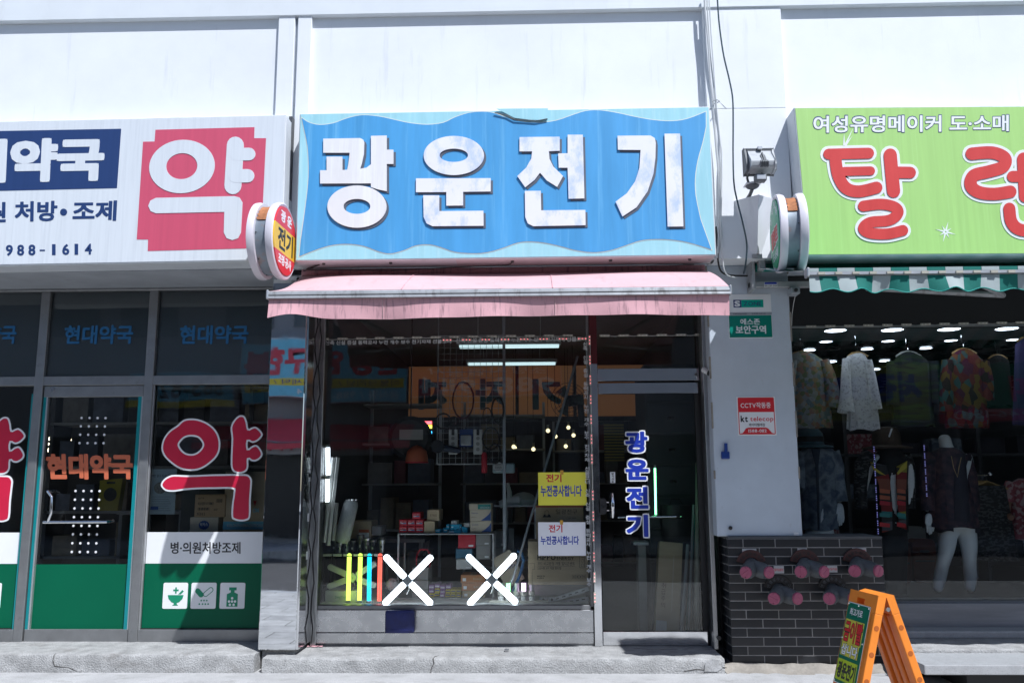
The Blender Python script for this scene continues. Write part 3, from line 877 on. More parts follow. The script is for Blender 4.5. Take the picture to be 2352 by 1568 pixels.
# door
zb0, zb1 = W(1495, 875, YG).z, W(1495, 847, YG).z
zc0, zc1 = W(1495, 904, YG).z, W(1495, 878, YG).z
G().box(xdp1, xj0 - .01, -.035, .05, zb0, zb1).build('transom', m_steel, el, bevel=.003)
G().box(xdp1, xj0 - .03, -.004, .004, zb1, zwt).build('fanlight_pane', m_glass, el)
xd0, xd1 = xdp1 + .004, xj0 - .02
zr0, zr1 = zdb, W(1500, 1448, YG).z
door = G().box(xd0, xd1, -.028, .022, zc0, zc1 - .004).build('door', m_steel, el, bevel=.003)
G().box(xd0, xd1, -.028, .022, zr0, zr1).build('bottom_rail', m_steel, door, bevel=.003)
G().box(xd0 + .004, xd1 - .004, -.006, .006, zr1, zc0).build('pane', m_glass, door)
G().box(xd1 - .03, xd1, -.02, .02, zr1, zc0).build('stile', m_gasket, door)
# jamb on the right: dark recess then a steel angle
G().box(xd1 + .002, xj0 + .03, .0, .09, FZ, zwt).build('jamb', m_gasket, el)
G().box(xj0 + .031, xp0 - .028, -.16, .09, FZ, zwt).build('jamb', m_brushed, el, bevel=.003)
G().box(xj0 + .012, xj0 + .030, -.10, .0, FZ + .02, zwt).build('jamb', m_frame, el)
q = C('K', 1190, 880, -.16)
G().disc((q.x, -.16, q.z), .016, (0, -1, 0), .02, 8).build('anchor_bolt', m_frame, el)
# door lettering: four blue syllables with white borders
for s, (a, b, c_, d) in (('광', (497, 982, 820, 1290)), ('운', (502, 1337, 834, 1640))):
    ptext(s, 'N5', a, b, c_, d, -.0065, m_pw, door, off=.085, th=.0012, name='letter_border')
    ptext(s, 'N5', a + 18, b + 18, c_ - 18, d - 18, -.008, m_pb, door, off=.045, th=.0012, name='letter')
for s, (a, b, c_, d) in (('전', (342, 135, 552, 347)), ('기', (342, 374, 553, 588))):
    ptext(s, 'N6', a, b, c_, d, -.0065, m_pw, door, off=.085, th=.0012, name='letter_border')
    ptext(s, 'N6', a + 12, b + 12, c_ - 12, d - 12, -.008, m_pb, door, off=.045, th=.0012, name='letter')
# small pull sticker, lock and handles
st_ = prect('N6', 214, 20, 258, 114, -.0065, .001, m_pw, door, 'sticker')
for i, ch in enumerate('당기시오'):
    ptext(ch, 'N6', 226, 25 + i * 22, 246, 44 + i * 22, -.0078, m_pk, door, off=.03, th=.0006, name='sticker_lettering')
hx = C('N6', 237, 300, -.08)
hz0, hz1 = C('N6', 237, 420, -.08).z, C('N6', 232, 195, -.08).z
G().tube([(hx.x, -.01, hz0 + .03), (hx.x, -.06, hz0 + .015), (hx.x, -.08, hz0 + .06), (hx.x, -.085, (hz0 + hz1) / 2), (hx.x, -.08, hz1 - .06), (hx.x, -.06, hz1 - .015), (hx.x, -.01, hz1 - .03)], [.01, .011, .013, .015, .013, .011, .01], 10).build('handle', m_chrome, door, smooth=True)
a = C('N6', 280, 410, .07); b = C('N6', 785, 402, .07)
G().tube([a, b], .011, 10).tube([b, Vector((C('N6', 826, 403, .03).x, .012, b.z))], .008, 8).build('push_bar', m_chrome, door, smooth=True)
x0, x1, z0, z1 = rect('N6', 112, 245, 184, 382, -.03)
lk = G().prism(rrect(x0, x1, z0, z1, .02), -.05, -.028).build('lock', m_frame, door, bevel=.004)
G().disc(((x0 + x1) / 2, -.05, (z0 + z1) / 2), .012, (0, -1, 0), .006, 14).build('cylinder', m_chrome, lk)
for zz in (z0 + .03, z1 - .03):
    G().tube([(x1 - .01, -.04, zz), (x1 + .018, -.04, zz)], .004, 6).build('lock_bolt', m_chrome, lk)
# service lettering on the glass: across the top and down the right side
words = '신축 신설 증설 동력공사 누전 개수 보수 전기자재 선물코너'
m_cut = mat('white cut vinyl', (.72, .74, .75), .5, var=.03)
qtext(words, 'N1', [(168, 206), (1640, 188), (1640, 236), (168, 256)], -.0045, m_cut, el, off=.012, th=.001, name='window_lettering')
qtext(words, 'N3', [(238, 154), (1575, 138), (1575, 186), (238, 204)], -.0045, m_cut, el, off=.012, th=.001, name='window_lettering')
chars = '신축 신설 증설 동력공사 누전 개수 보수 전기자재 선물코너 신축 신설 증설 동력공사 누전 개수 보수'
y0, y1 = 785, 1346
k = len(chars)
for i, ch in enumerate(chars):
    if ch == ' ': continue
    yy = y0 + (y1 - y0) * (i + .5) / k
    xx = 1344 + (1353 - 1344) * (yy - y0) / (y1 - y0)
    G_ = ptext(ch, '', xx - 5.2, yy - 4.6, xx + 5.2, yy + 4.6, -.0235, m_cut, el, off=.012, th=.0008, name='window_lettering')
# LED module string along the top edge, the post and the right jamb
m_led = mat('LED module shell', (.42, .40, .34), .5, var=.1)
m_ledr = emit('red LED', (1, .10, .12), 2.0)
m_cable_l = mat('pale cable', (.5, .5, .48), .6)
def led_string(name, label, pts, lit, vertical, mm=m_led, L2=.082):
    t = thing(name, label, 'LED string', pts[0], 'LED strings round the windows')
    g = G()
    path = []
    for i, p in enumerate(pts):
        p = Vector(p)
        path += [p + Vector((0, .001, 0))]
        if i < len(pts) - 1:
            path.append(p.lerp(Vector(pts[i + 1]), .5) + (Vector((.004, 0, 0)) if vertical else Vector((0, 0, -.006))))
    G().tube(path, .0025, 5).build('wire', m_cable_l, t, smooth=True)
    for p in pts:
        sx, sz = (.018, L2) if vertical else (L2, .018)
        md = G().cbox(Vector(p) - Vector((0, .005, 0)), sx, .009, sz).build('module', mm, t, bevel=.002)
        for k in (-1, 0, 1):
            o = Vector((0, 0, k * L2 * .33)) if vertical else Vector((k * L2 * .33, 0, 0))
            G().disc(Vector(p) + o + Vector((0, -.0095, 0)), .0032, (0, -1, 0), .003, 8).build('diode', m_ledr if lit else m_pw, md)
    return t
P_ = [C('N1', 155 + i * 217.5, 187 - i * 3.6, -.012) for i in range(8)] + [C('N3', 218 + i * 195, 141 - i * 2.2, -.012) for i in range(1, 7)]
led_string('led_string', 'unlit LED modules strung along the top of the electrical window', P_, False, False)
P_ = [C('N3', 148 + i * 198.5, 175 - i * 2.0, -.028) for i in range(8)]
led_string('led_string', 'glowing red LED modules strung just below the unlit string', P_, True, False)
P_ = [C('N3', 1612 + i * 4, 177 + i * 203, -.055) for i in range(7)] + [C('N4', 1580 + i * 4.5, 57 + i * 229, -.055) for i in range(1, 7)]
led_string('led_string', 'red LED modules running down the steel post beside the door', P_, True, True)
P_ = [C('F', 612 + i * 79, 128 - i * .8, -.038) for i in range(6)]
led_string('led_string', 'unlit LED modules strung above the door', P_, False, False)
P_ = [C('F', 1023 + i * 3.2, 200 + i * 78, -.105) for i in range(13)]
led_string('led_string', 'unlit LED modules running down the right jamb of the door', P_, False, True)
P_ = [C('E', 263 - i * 2.7, 165 + i * 69, -.05) for i in range(16)]
led_string('led_string', 'unlit LED modules running down the left edge of the window', P_, False, True)
# blue rubber block on the base
m_bluepad = mat('blue rubber', (.012, .018, .11), .55, var=.35, scale=14, bump=.4, bscale=40, stain=((.08, .09, .2), .7, 18, (1, 1, 1), .62))
x0, x1, z0, z1 = rect('E', 541, 1262, 661, 1356, -.04)
pad = thing('blue_pad', 'dark blue scuffed rubber block against the steel base under the left cross lamp', 'pad', ((x0 + x1) / 2, -.07, z0))
G().box(x0, x1, -.11, -.034, z0, z1).build('block', m_bluepad, pad, smooth=True, bevel=.018, seg=3)
G().box(x0 + .012, x1 - .012, -.113, -.10, z1 - .03, z1 - .022).build('rib', m_bluepad, pad)
G().box(x0 + .012, x1 - .012, -.113, -.10, z0 + .022, z0 + .03).build('rib', m_bluepad, pad)

# ================================================================== clothes shop front
cl = thing('clothes_shopfront', 'wide dark clothes shop window right of the tiled wall', 'shop front', (4, YC, 0))
xc0 = xp1 + .0
zc_top = W(2100, 750, YC).z
G().box(1.96, 9, YC - .004, YC + .004, zk + .012, zc_top).build('window_pane', m_glass_c, cl)
G().box(1.96, 9, YC - .03, YC + .03, zk, zk + .012).build('sill_rail', m_alum, cl)
G().box(1.95, 9, YC - .01, YC + .08, zc_top, zs + .004).build('header_panel', m_dark2, cl)
G().box(1.95, 9, YC - .016, YC + .012, zc_top - .006, zc_top + .01).build('header_rail', m_alum, cl)
P_ = [C('N7', 235 + i * 181.5, 149 - i * 3.5, YC - .012) for i in range(0, 12)]
led_string('led_string', 'unlit LED modules strung along the top of the clothes window', P_, False, False)

# ================================================================== signboards
YS = -.75
m_sw = mat('white sign sheet', (.66, .70, .74), .4, var=.04, scale=2, stretch=(30, 1, 1), stain=((.56, .60, .64), .5, 3, (14, 1, .5), .5))
m_sr = mat('faded red sign film', (.58, .085, .15), .42, var=.06, scale=2, stretch=(20, 1, .6))
m_sn = mat('navy sign film', (.018, .045, .15), .42, var=.08, scale=2, stretch=(20, 1, .6))
m_edge = mat('white sign edge', (.62, .65, .68), .45, var=.08, stain=((.4, .42, .44), .5, 6, (1, 1, .4), .55))
m_galv = mat('galvanised sheet', (.42, .45, .48), .45, .5, var=.15, scale=6)
m_steeldk = mat('dark steel', (.10, .105, .11), .5, .6, var=.2)

# ---- pharmacy sign
Q = [(-330, 701), (1637, 655), (1612, 1491), (-330, 1527)]
P2 = onto('A', Q, YS)
s_ph = thing('pharmacy_signboard', 'white pharmacy signboard with a red square symbol and a navy name panel', 'signboard', (P2[1][0] - 1, YS, P2[2][1]))
G().prism(P2, YS, YW + PD - .001).build('cabinet', m_edge, s_ph, bevel=.006)
G().prism(inset(P2, .012), YS - .003, YS - .0005).build('face', m_sw, s_ph)
pquad('A', [(-330, 756), (693, 737), (669, 1076), (-330, 1099)], YS - .003, .0015, m_sn, s_ph, 'name_panel')
qtext('현대약국', 'A', [(-482, 803), (603, 785), (590, 1034), (-492, 1056)], YS - .0048, m_sw, s_ph, off=.052, th=.002, name='lettering')
qtext('원', 'A', [(-78, 1158), (35, 1155), (33, 1270), (-80, 1274)], YS - .003, m_sn, s_ph, off=.03, th=.002)
qtext('처방', 'A', [(85, 1152), (330, 1148), (326, 1264), (85, 1268)], YS - .003, m_sn, s_ph, off=.03, th=.002)
G().prism(onto('A', ell(364, 1213, 20, 20, 20), YS - .003), YS - .005, YS - .003).build('bullet', m_sn, s_ph)
qtext('조제', 'A', [(415, 1150), (670, 1146), (664, 1262), (415, 1266)], YS - .003, m_sn, s_ph, off=.03, th=.002)
for k, ch in enumerate('988-1614'):
    u = 34 + k * 64.5 + (6 if ch == '1' else 0)
    v = 1400 - k * 1.0
    wd = 40 if ch not in '1-' else 20 if ch == '1' else 30
    qtext(ch, 'A', [(u, v), (u + wd, v), (u + wd, v + 62), (u, v + 62)] if ch != '-' else [(u, v + 30), (u + wd, v + 30), (u + wd, v + 38), (u, v + 38)], YS - .003, m_sn, s_ph, off=.03, th=.002, name='digit')
sym = pquad('A', [(889, 743), (1455, 728), (1453, 791), (1521, 791), (1504, 1138), (1492, 1418), (845, 1435), (847, 1369), (782, 1369), (818, 811), (884, 810)], YS - .003, .0015, m_sr, s_ph, 'red_symbol')
ys = YS - .0046
g = G(); ringmesh(g, onto('A', ell(1041, 953, 188, 152, 48, -.12), ys), onto('A', ell(1040, 951, 89, 74, 48, -.12), ys), ys - .003, ys)
g.build('letter_stroke', m_sw, sym)
G().prism(onto('A', stroke_poly([(1346, 831), (1332, 1063)], 97), ys), ys - .0032, ys).build('letter_stroke', m_sw, sym)
G().prism(onto('A', stroke_poly([(1350, 883), (1425, 882)], 72), ys), ys - .0036, ys).build('letter_stroke', m_sw, sym)
G().prism(onto('A', stroke_poly([(1345, 1007), (1417, 1006)], 76), ys), ys - .0040, ys).build('letter_stroke', m_sw, sym)
gk = [(892, 1132), (1340, 1122), (1370, 1130), (1387, 1158), (1384, 1220), (1378, 1330), (1362, 1362), (1328, 1373), (1296, 1362), (1280, 1330), (1283, 1212), (892, 1220), (862, 1208), (848, 1178), (860, 1148)]
G().prism(onto('A', gk, ys), ys - .0030, ys).build('letter_stroke', m_sw, sym)
# old fixing box between the signs
g = G().box(W(664, 400, YW).x, W(672, 400, YW).x, YW - .06, YW - .001, W(668, 560, YW).z, W(668, 275, YW).z)
tag(g.build('steel_angle', m_steeldk, None), 'rusty steel angle standing in the gap between the pharmacy and blue signs', 'steel angle')

# ---- blue electrical sign
m_blue = mat('weathered blue sign film', (.08, .34, .67), .42, var=.14, scale=1.6, stretch=(5, 1, .5), stain=((.18, .48, .76), .6, 2.2, (9, 1, .35), .54))
m_cyan = mat('pale cyan sign film', (.36, .66, .74), .42, var=.08, scale=2, stretch=(8, 1, .6), stain=((.52, .76, .82), .6, 4, (8, 1, .5), .52))
m_cream = mat('cream line', (.78, .76, .62), .5)
m_letw = mat('flaking white letter', (.80, .80, .82), .45, var=.03, stain=((.46, .57, .82), .85, 8, (1, 1, .55), .485))
m_letw0 = mat('clean white letter', (.76, .755, .76), .45, var=.03, stain=((.86, .87, .88), .8, 3, (6, 1, .3), .5))
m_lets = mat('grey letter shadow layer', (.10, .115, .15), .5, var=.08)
P2 = onto('B', [(160, 113), (2240, 77), (2275, 833), (137, 862)], YS)
s_bl = thing('electrical_signboard', 'blue wavy signboard with four big white syllables above the pink awning', 'signboard', (0, YS, P2[2][1]))
G().prism(P2, YS, YW - .001).build('cabinet', m_edge, s_bl, bevel=.005)
G().prism(inset(P2, .008), YS - .003, YS - .0005).build('face', m_cyan, s_bl)
wave_top = [(170, 135), (205, 158), (260, 171), (330, 163), (400, 138), (475, 122), (560, 128), (640, 145), (720, 162), (810, 170), (890, 160), (950, 132), (1020, 110), (1090, 104), (1150, 112), (1220, 138), (1290, 155), (1370, 160), (1460, 150), (1540, 123), (1610, 101), (1680, 97), (1770, 110), (1860, 130), (1960, 147), (2050, 152), (2130, 140), (2222, 104)]
wave_r = [(2222, 180), (2205, 260), (2180, 350), (2167, 440), (2170, 530), (2195, 650)]
wave_b = [(2250, 803), (2180, 780), (2100, 760), (2000, 750), (1900, 755), (1820, 780), (1740, 806), (1650, 817), (1560, 806), (1480, 785), (1400, 768), (1320, 762), (1260, 770), (1190, 795), (1120, 815), (1050, 822), (950, 815), (880, 792), (820, 777), (750, 782), (690, 806), (620, 823), (560, 812), (490, 786), (420, 775), (340, 778), (260, 798), (158, 838)]
wave_l = [(165, 760), (185, 620), (200, 500), (206, 400), (200, 280), (180, 180)]
def open_smooth(p): return smooth(p, 3, False)
outline = open_smooth(wave_top) + open_smooth(wave_r) + open_smooth(wave_b) + open_smooth(wave_l)
yb = YS - .0035
field = onto('B', outline, yb)
G().prism(inset(field, -.005), yb - .001, yb).build('wave_line', m_cream, s_bl)
fld = G().prism(field, yb - .0025, yb - .0012).build('blue_field', m_blue, s_bl)
yl = yb - .004
def letter(parts, m_):
    first = None
    for k, q in enumerate(parts):
        e = .0004 * k
        g, gs = G(), G()
        if isinstance(q, tuple):
            cx, cy, rx, ry, ix, iy = q
            o1, i1 = ell(cx, cy, rx, ry, 44), ell(cx, cy - 1, ix, iy, 44)
            ringmesh(g, onto('B', o1, yl), onto('B', i1, yl), yl - .010 - e, yl - .004 - e)
            o2, i2 = ell(cx + 11, cy + 10, rx, ry, 44), ell(cx + 11, cy + 9, ix, iy, 44)
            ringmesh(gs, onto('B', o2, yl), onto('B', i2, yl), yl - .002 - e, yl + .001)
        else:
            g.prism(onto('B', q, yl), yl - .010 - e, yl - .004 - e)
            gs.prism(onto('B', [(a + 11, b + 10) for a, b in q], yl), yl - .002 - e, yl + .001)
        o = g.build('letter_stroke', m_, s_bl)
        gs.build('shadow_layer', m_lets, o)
letter([[(281, 243), (468, 240), (484, 248), (489, 262), (487, 320), (476, 370), (466, 400), (402, 404), (408, 372), (413, 335), (415, 314), (281, 314)],
        [(298, 334), (378, 334), (378, 402), (466, 396), (500, 390), (524, 372), (524, 469), (265, 470), (265, 403), (298, 403)],
        [(523, 229), (603, 227), (603, 299), (637, 299), (637, 371), (603, 371), (603, 509), (560, 500), (523, 488)],
        (452, 587, 150, 107, 68, 38)], m_letw0)
letter([(943, 328, 153, 99, 72, 34),
        [(751, 444), (1130, 443), (1130, 510), (990, 512), (990, 581), (905, 582), (905, 513), (751, 514)],
        [(788, 530), (869, 530), (869, 610), (1093, 608), (1094, 684), (835, 686), (805, 672), (790, 640)]], m_letw)
letter([[(1276, 235), (1480, 233), (1480, 304), (1425, 306), (1428, 345), (1448, 385), (1497, 432), (1467, 487), (1415, 455), (1380, 415), (1352, 452), (1305, 489), (1265, 432), (1310, 390), (1335, 345), (1340, 307), (1276, 307)],
        [(1520, 223), (1597, 223), (1605, 545), (1525, 547), (1520, 390), (1475, 390), (1472, 318), (1520, 317)],
        [(1303, 508), (1384, 507), (1386, 606), (1610, 604), (1611, 681), (1345, 686), (1318, 672), (1305, 640)]], m_letw)
letter([[(1773, 228), (1940, 227), (1962, 240), (1967, 265), (1965, 340), (1955, 420), (1925, 510), (1870, 590), (1798, 637), (1763, 562), (1820, 520), (1862, 460), (1884, 390), (1890, 300), (1775, 299)],
        [(2011, 218), (2090, 217), (2107, 687), (2027, 688)]], m_letw)
# torn film at the top edge
g = G()
pts = [(1160, 92), (1420, 90), (1418, 150), (1330, 148), (1250, 138), (1200, 112)]
q = onto('B', pts, yb)
g.prism(q, yb - .012, yb - .008)
torn = g.build('torn_film', m_cyan, s_bl)
G().tube([C('B', u, v, yb - .014) for u, v in ((1150, 108), (1210, 122), (1250, 143), (1310, 147), (1360, 151), (1418, 140))], .004, 5).build('torn_edge', m_steeldk, torn)
for u, v in ((282, 875), (622, 880), (1240, 860), (1738, 868), (2140, 850)):
    p = C('B', u, v, YS + .07)
    G().disc((p.x, YS + .07, P2[2][1] + .004), .012, (0, 0, -1), .02, 8).build('cable_gland', m_steeldk, s_bl)
# underside tray
G().box(P2[3][0] + .01, P2[2][0] - .01, YS + .02, YW - .005, P2[2][1] - .004, P2[2][1] + .02).build('underside', mat('pinkish white enamel', (.62, .56, .57), .5, var=.1), s_bl)

# ---- green clothes sign
m_lime = mat('lime green sign film', (.39, .64, .19), .42, var=.07, scale=2, stretch=(14, 1, .6), stain=((.46, .72, .26), .4, 3, (18, 1, .4), .55))
m_sred = mat('red sign letter', (.62, .045, .04), .42, var=.08, scale=3, stretch=(6, 1, .6))
P2 = onto('C', [(571, 552), (2500, 539), (2560, 1306), (641, 1316)], YS)
s_gr = thing('clothes_signboard', 'lime green signboard with round red syllables over the clothes shop', 'signboard', (3.4, YS, P2[2][1]))
G().prism(P2, YS, YW + PD - .001).build('cabinet', m_edge, s_gr, bevel=.005)
G().prism(inset(P2, .01), YS - .003, YS - .0005).build('face', m_lime, s_gr)
ptq = [(672, 598), (1677, 592), (1677, 676), (672, 684)]
qtext('여성유명메이커 도·소매', 'C', [(668, 592), (1681, 588), (1681, 680), (668, 688)], YS - .003, m_navy, s_gr, off=.05, th=.0015, name='lettering_outline')
qtext('여성유명메이커 도·소매', 'C', ptq, YS - .0048, m_pw, s_gr, off=.022, th=.0015)
def blob(strokes):
    y_ = YS - .0032
    for k, (pts, wd) in enumerate(strokes):
        pts = smooth(pts, 4, False) if len(pts) > 2 else pts
        e = .0003 * k
        gb, gf = G(), G()
        for i in range(len(pts) - 1):                    # short round-ended pieces, each a hair further out
            q = .00003 * i
            gb.prism(onto('C', stroke_poly(pts[i:i + 2], wd + 30), y_), y_ - .002 - e - q, y_)
            gf.prism(onto('C', stroke_poly(pts[i:i + 2], wd), y_), y_ - .0065 - e - q, y_ - .0055)
        o = gb.build('letter_border', m_pw, s_gr)
        gf.build('letter_stroke', m_sred, o)
blob([([(750, 795), (955, 790)], 56), ([(785, 800), (788, 850), (803, 915), (840, 970), (905, 987), (995, 967)], 62), ([(830, 884), (965, 881)], 46),
      ([(1066, 800), (1073, 880), (1083, 985)], 68), ([(1095, 889), (1168, 890)], 60),
      ([(928, 1062), (1020, 1052), (1090, 1068), (1105, 1100), (1060, 1135), (965, 1145), (928, 1175), (960, 1200), (1050, 1205), (1130, 1187)], 56)])
blob([([(1485, 793), (1590, 787), (1655, 815), (1645, 860), (1570, 885), (1495, 905), (1480, 955), (1520, 990), (1600, 1000), (1683, 988)], 64),
      ([(1752, 820), (1756, 900), (1762, 1010)], 68), ([(1695, 910), (1750, 910)], 58), ([(1678, 1075), (1690, 1145), (1740, 1185), (1860, 1190)], 62)])
blob([([(2060, 800), (2290, 795)], 56), ([(2070, 900), (2290, 895)], 50), ([(2090, 800), (2075, 920), (2110, 1000), (2300, 1000)], 60), ([(1990, 1150), (2400, 1140)], 66)])
for (u, v, r) in ((1352, 1193, 40), (830, 760, 80)):
    g = G()
    for i in range(8):
        if u == 830 and i not in (1, 2, 3): continue
        a = math.pi * 2 * i / 8 + .25
        if u == 830: a = -R((40, 70, 115)[i - 1] + 35 - 20 * i)
        t = Vector((math.cos(a), math.sin(a))); nn = Vector((-t.y, t.x))
        l = r * (1.25 if i % 2 == 0 else .8)
        c0 = Vector((u, v)) + t * (4 if u != 830 else 12)
        g.prism(onto('C', [tuple(c0 + nn * 5), tuple(c0 + t * l), tuple(c0 - nn * 5)], YS - .003), YS - .0045 - .0001 * i, YS - .003)
    g.build('sparkle', m_pw, s_gr)

# ================================================================== round projecting signs
m_rim = mat('white plastic rim', (.66, .63, .68), .35, var=.06, coat=.2, stain=((.22, .14, .14), .6, 14, (1, 1, .6), .72))
m_drum = mat('rusting zinc drum', (.24, .28, .32), .45, .3, var=.2, scale=5, stain=((.40, .14, .05), .9, 3.2, (1, 1, 1), .56))
m_rust = mat('rust', (.38, .15, .06), .85, var=.4, scale=18)
m_fy = mat('yellow sign face', (.80, .50, .03), .35, var=.04)
m_fr = mat('red sign face', (.66, .035, .05), .35, var=.05)
m_fg = mat('green sign face', (.035, .36, .17), .35, var=.08)
def chord(r, z0, z1, n=14):
    """slice of a disc between two heights"""
    z0, z1 = max(z0, -r), min(z1, r)
    zz = [z0 + (z1 - z0) * i / n for i in range(n + 1)]
    rt = [(math.sqrt(max(r * r - z * z, 0)), z) for z in zz]
    lf = [(-x, z) for x, z in reversed(rt)]
    out = rt + lf
    res = []
    for p_ in out:
        if not res or (Vector(p_) - Vector(res[-1])).length > 1e-5: res.append(p_)
    if (Vector(res[0]) - Vector(res[-1])).length < 1e-5: res.pop()
    return res
def round_sign(name, label, cen, rotz, faces, armdir, rust, thick=.185, Rr=.275):
    t = thing(name, label, 'sign', cen, 'round signs projecting from the wall')
    XF.append(Matrix.Translation(cen) @ Matrix.Rotation(rotz, 4, 'Z'))
    h = thick / 2
    for sgn in (-1, 1):                                   # local axis is Y, the seen face looks to -Y
        prof = [(Rr - .03, 0), (Rr - .028, .008), (Rr - .012, .014), (Rr, .008), (Rr + .002, -.016), (Rr - .006, -.040), (Rr - .03, -.042)]
        n = 40
        rr = [[Vector((math.cos(k * 2 * math.pi / n) * r, sgn * (h - .012 + y), math.sin(k * 2 * math.pi / n) * r)) for k in range(n)] for r, y in prof]
        G().rings(rr, cap=False, close=True).build('rim', m_rim, t, smooth=True)
    n = 40
    prof = [(Rr - .028, -h + .01), (Rr - .030, -h + .035), (Rr - .034, 0), (Rr - .030, h - .035), (Rr - .028, h - .01)]
    rr = [[Vector((math.cos(k * 2 * math.pi / n) * r, y, math.sin(k * 2 * math.pi / n) * r)) for k in range(n)] for r, y in prof]
    dm = G().rings(rr).build('drum', m_drum, t, smooth=True)
    rr = []
    for r, y in ((Rr - .024, -.034), (Rr - .027, 0), (Rr - .024, .034)):
        rr.append([Vector((math.cos(R(a)) * r, y + .008 * math.sin(a * .7), math.sin(R(a)) * r)) for a in range(rust, rust + 44, 4)])
    G().sheet(rr).build('rust_patch', m_rust, dm)
    for a in range(0, 360, 45):
        G().disc((math.cos(R(a)) * (Rr - .034), .03, math.sin(R(a)) * (Rr - .034)), .005, (math.cos(R(a)), 0, math.sin(R(a))), .008, 6).build('screw', m_steeldk, dm)
    faces(t, Rr - .03, -h - .002, h + .002)
    # wall arm
    back = Rr - .03
    bx = armdir
    G().tube([(bx * back, 0, .12), (bx * (back + .16), 0, .12)], .014, 8).tube([(bx * back, 0, -.12), (bx * (back + .16), 0, -.12)], .014, 8).build('wall_arm', m_steeldk, t)
    XF.pop()
    return t
def faces_left(t, r, y0, y1):
    for z0, z1, m_, k in ((.34 * r, r, m_fr, 0), (-.42 * r, .34 * r, m_fy, 0), (-r, -.42 * r, m_fr, 0)):
        G().prism(chord(r, z0, z1), y0 - .004, y0 + .008).build('face_band', m_, t)
    G().prism(chord(r, -r, r), y1 - .008, y1 + .004).build('rear_face', m_fy, t)
    yy = y0 - .004
    text('광 운', -.12, .12, .12, .205, yy, m_pw, t, off=.03, th=.001)
    text('전기', -.165, .165, -.085, .075, yy, m_pk, t, off=.03, th=.001)
    text('조명·공사', -.14, .14, -.19, -.115, yy, m_pw, t, off=.03, th=.001)
def faces_right(t, r, y0, y1):
    G().prism(chord(r, -r, r), y0 - .004, y0 + .008).build('face_band', m_fg, t)
    G().prism(chord(r, -r, r), y1 - .008, y1 + .004).build('rear_face', m_fg, t)
    yy = y0 - .004
    for i, ch in enumerate('여성의류'):
        a = R(150 - i * 40)
        text(ch, math.cos(a) * .17 - .028, math.cos(a) * .17 + .028, .02 + math.sin(a) * .15, .08 + math.sin(a) * .15, yy, m_pw, t, off=.03, th=.001)
    text('탈렌트', -.17, .17, -.10, .05, yy, m_pw, t, off=.075, th=.0008, name='lettering_outline')
    text('탈렌트', -.16, .16, -.09, .04, yy - .001, m_sred, t, off=.05, th=.0008)
    text('도·소매', -.12, .12, -.19, -.12, yy, m_pw, t, off=.03, th=.001)
cy = -.55 - .10 - .275
cl_ = W(625, 555, cy)
round_sign('round_sign', 'round red and yellow double-faced sign jutting out beside the blue signboard', (cl_.x, cy, cl_.z), R(88), faces_left, 1, 118)
cr_ = W(1812, 536, cy)
round_sign('round_sign', 'round green sign with rusty drum jutting out beside the lime green signboard', (cr_.x, cy, cr_.z), R(-98), faces_right, -1, 22)

# ================================================================== pink awning
m_pink = mat('faded pink canvas', (.56, .37, .385), .85, var=.07, scale=3, bump=.15, bscale=200, stain=((.34, .25, .26), .55, 4, (3, 1, 1), .55))
m_pinkv = mat('pink canvas valance', (.64, .36, .39), .85, var=.1, scale=3, stretch=(1, 1, .6), bump=.15, bscale=200, stain=((.22, .13, .15), .75, 3.2, (14, 1, 1.6), .52))
m_bar = mat('grimy awning bar', (.42, .43, .44), .5, .5, var=.2, scale=10, stain=((.12, .11, .10), .7, 8, (3, 1, 1), .52))
YA = -1.25
zA = W(1150, 672, YA).z
xA0, xA1 = W(617, 676, YA).x, W(1676, 664, YA).x
aw = thing('pink_awning', 'faded pink canvas awning over the electrical shop', 'awning', ((xA0 + xA1) / 2, YW, zA))
zR = zs - .06
rows = []
for j in range(13):
    t_ = j / 12
    y = -.44 + (YA + .44) * t_
    sag = .018 * math.sin(math.pi * t_)
    row = []
    for i in range(41):
        s_ = i / 40
        e = .012 * math.sin(s_ * 9) * math.sin(math.pi * t_) - .035 * math.exp(-s_ * 26) * math.sin(math.pi * t_) * 1.5
        row.append(Vector((xA0 + .004 + (xA1 - xA0 - .008) * s_, y, zR + (zA + .028 - zR) * t_ + sag + e)))
    rows.append(row)
G().sheet(rows, .002, (0, .3, -1)).build('canopy', m_pink, aw, smooth=True)
for s_ in (.29, .62):
    pts = []
    for j in range(1, 13):
        a, b = rows[j][int(s_ * 40)], rows[j][int(s_ * 40) + 1]
        pts.append(a.lerp(b, s_ * 40 % 1) + Vector((0, -.001, .002)))
    G().tube(pts, .0035, 5).build('seam', m_pinkv, aw)
G().strip([(YA - .016, zA + .022), (YA - .030, zA + .012), (YA - .032, zA - .004), (YA - .02, zA - .012), (YA + .02, zA - .012), (YA + .02, zA + .024)], xA0 + .006, xA1 - .006).build('front_bar', m_bar, aw)
G().strip([(YA - .034, zA - .014), (YA - .036, zA - .030), (YA + .015, zA - .032), (YA + .015, zA - .013)], xA0, xA1).build('front_channel', m_bar, aw)
for x in (xA0, xA1):
    G().box(x - .008, x + .008, YA - .036, YA + .03, zA - .034, zA + .03).build('end_cap', m_alum_l, aw, bevel=.006)
zv1 = zA - .030
zv0 = W(1150, 728, YA).z
rows = []
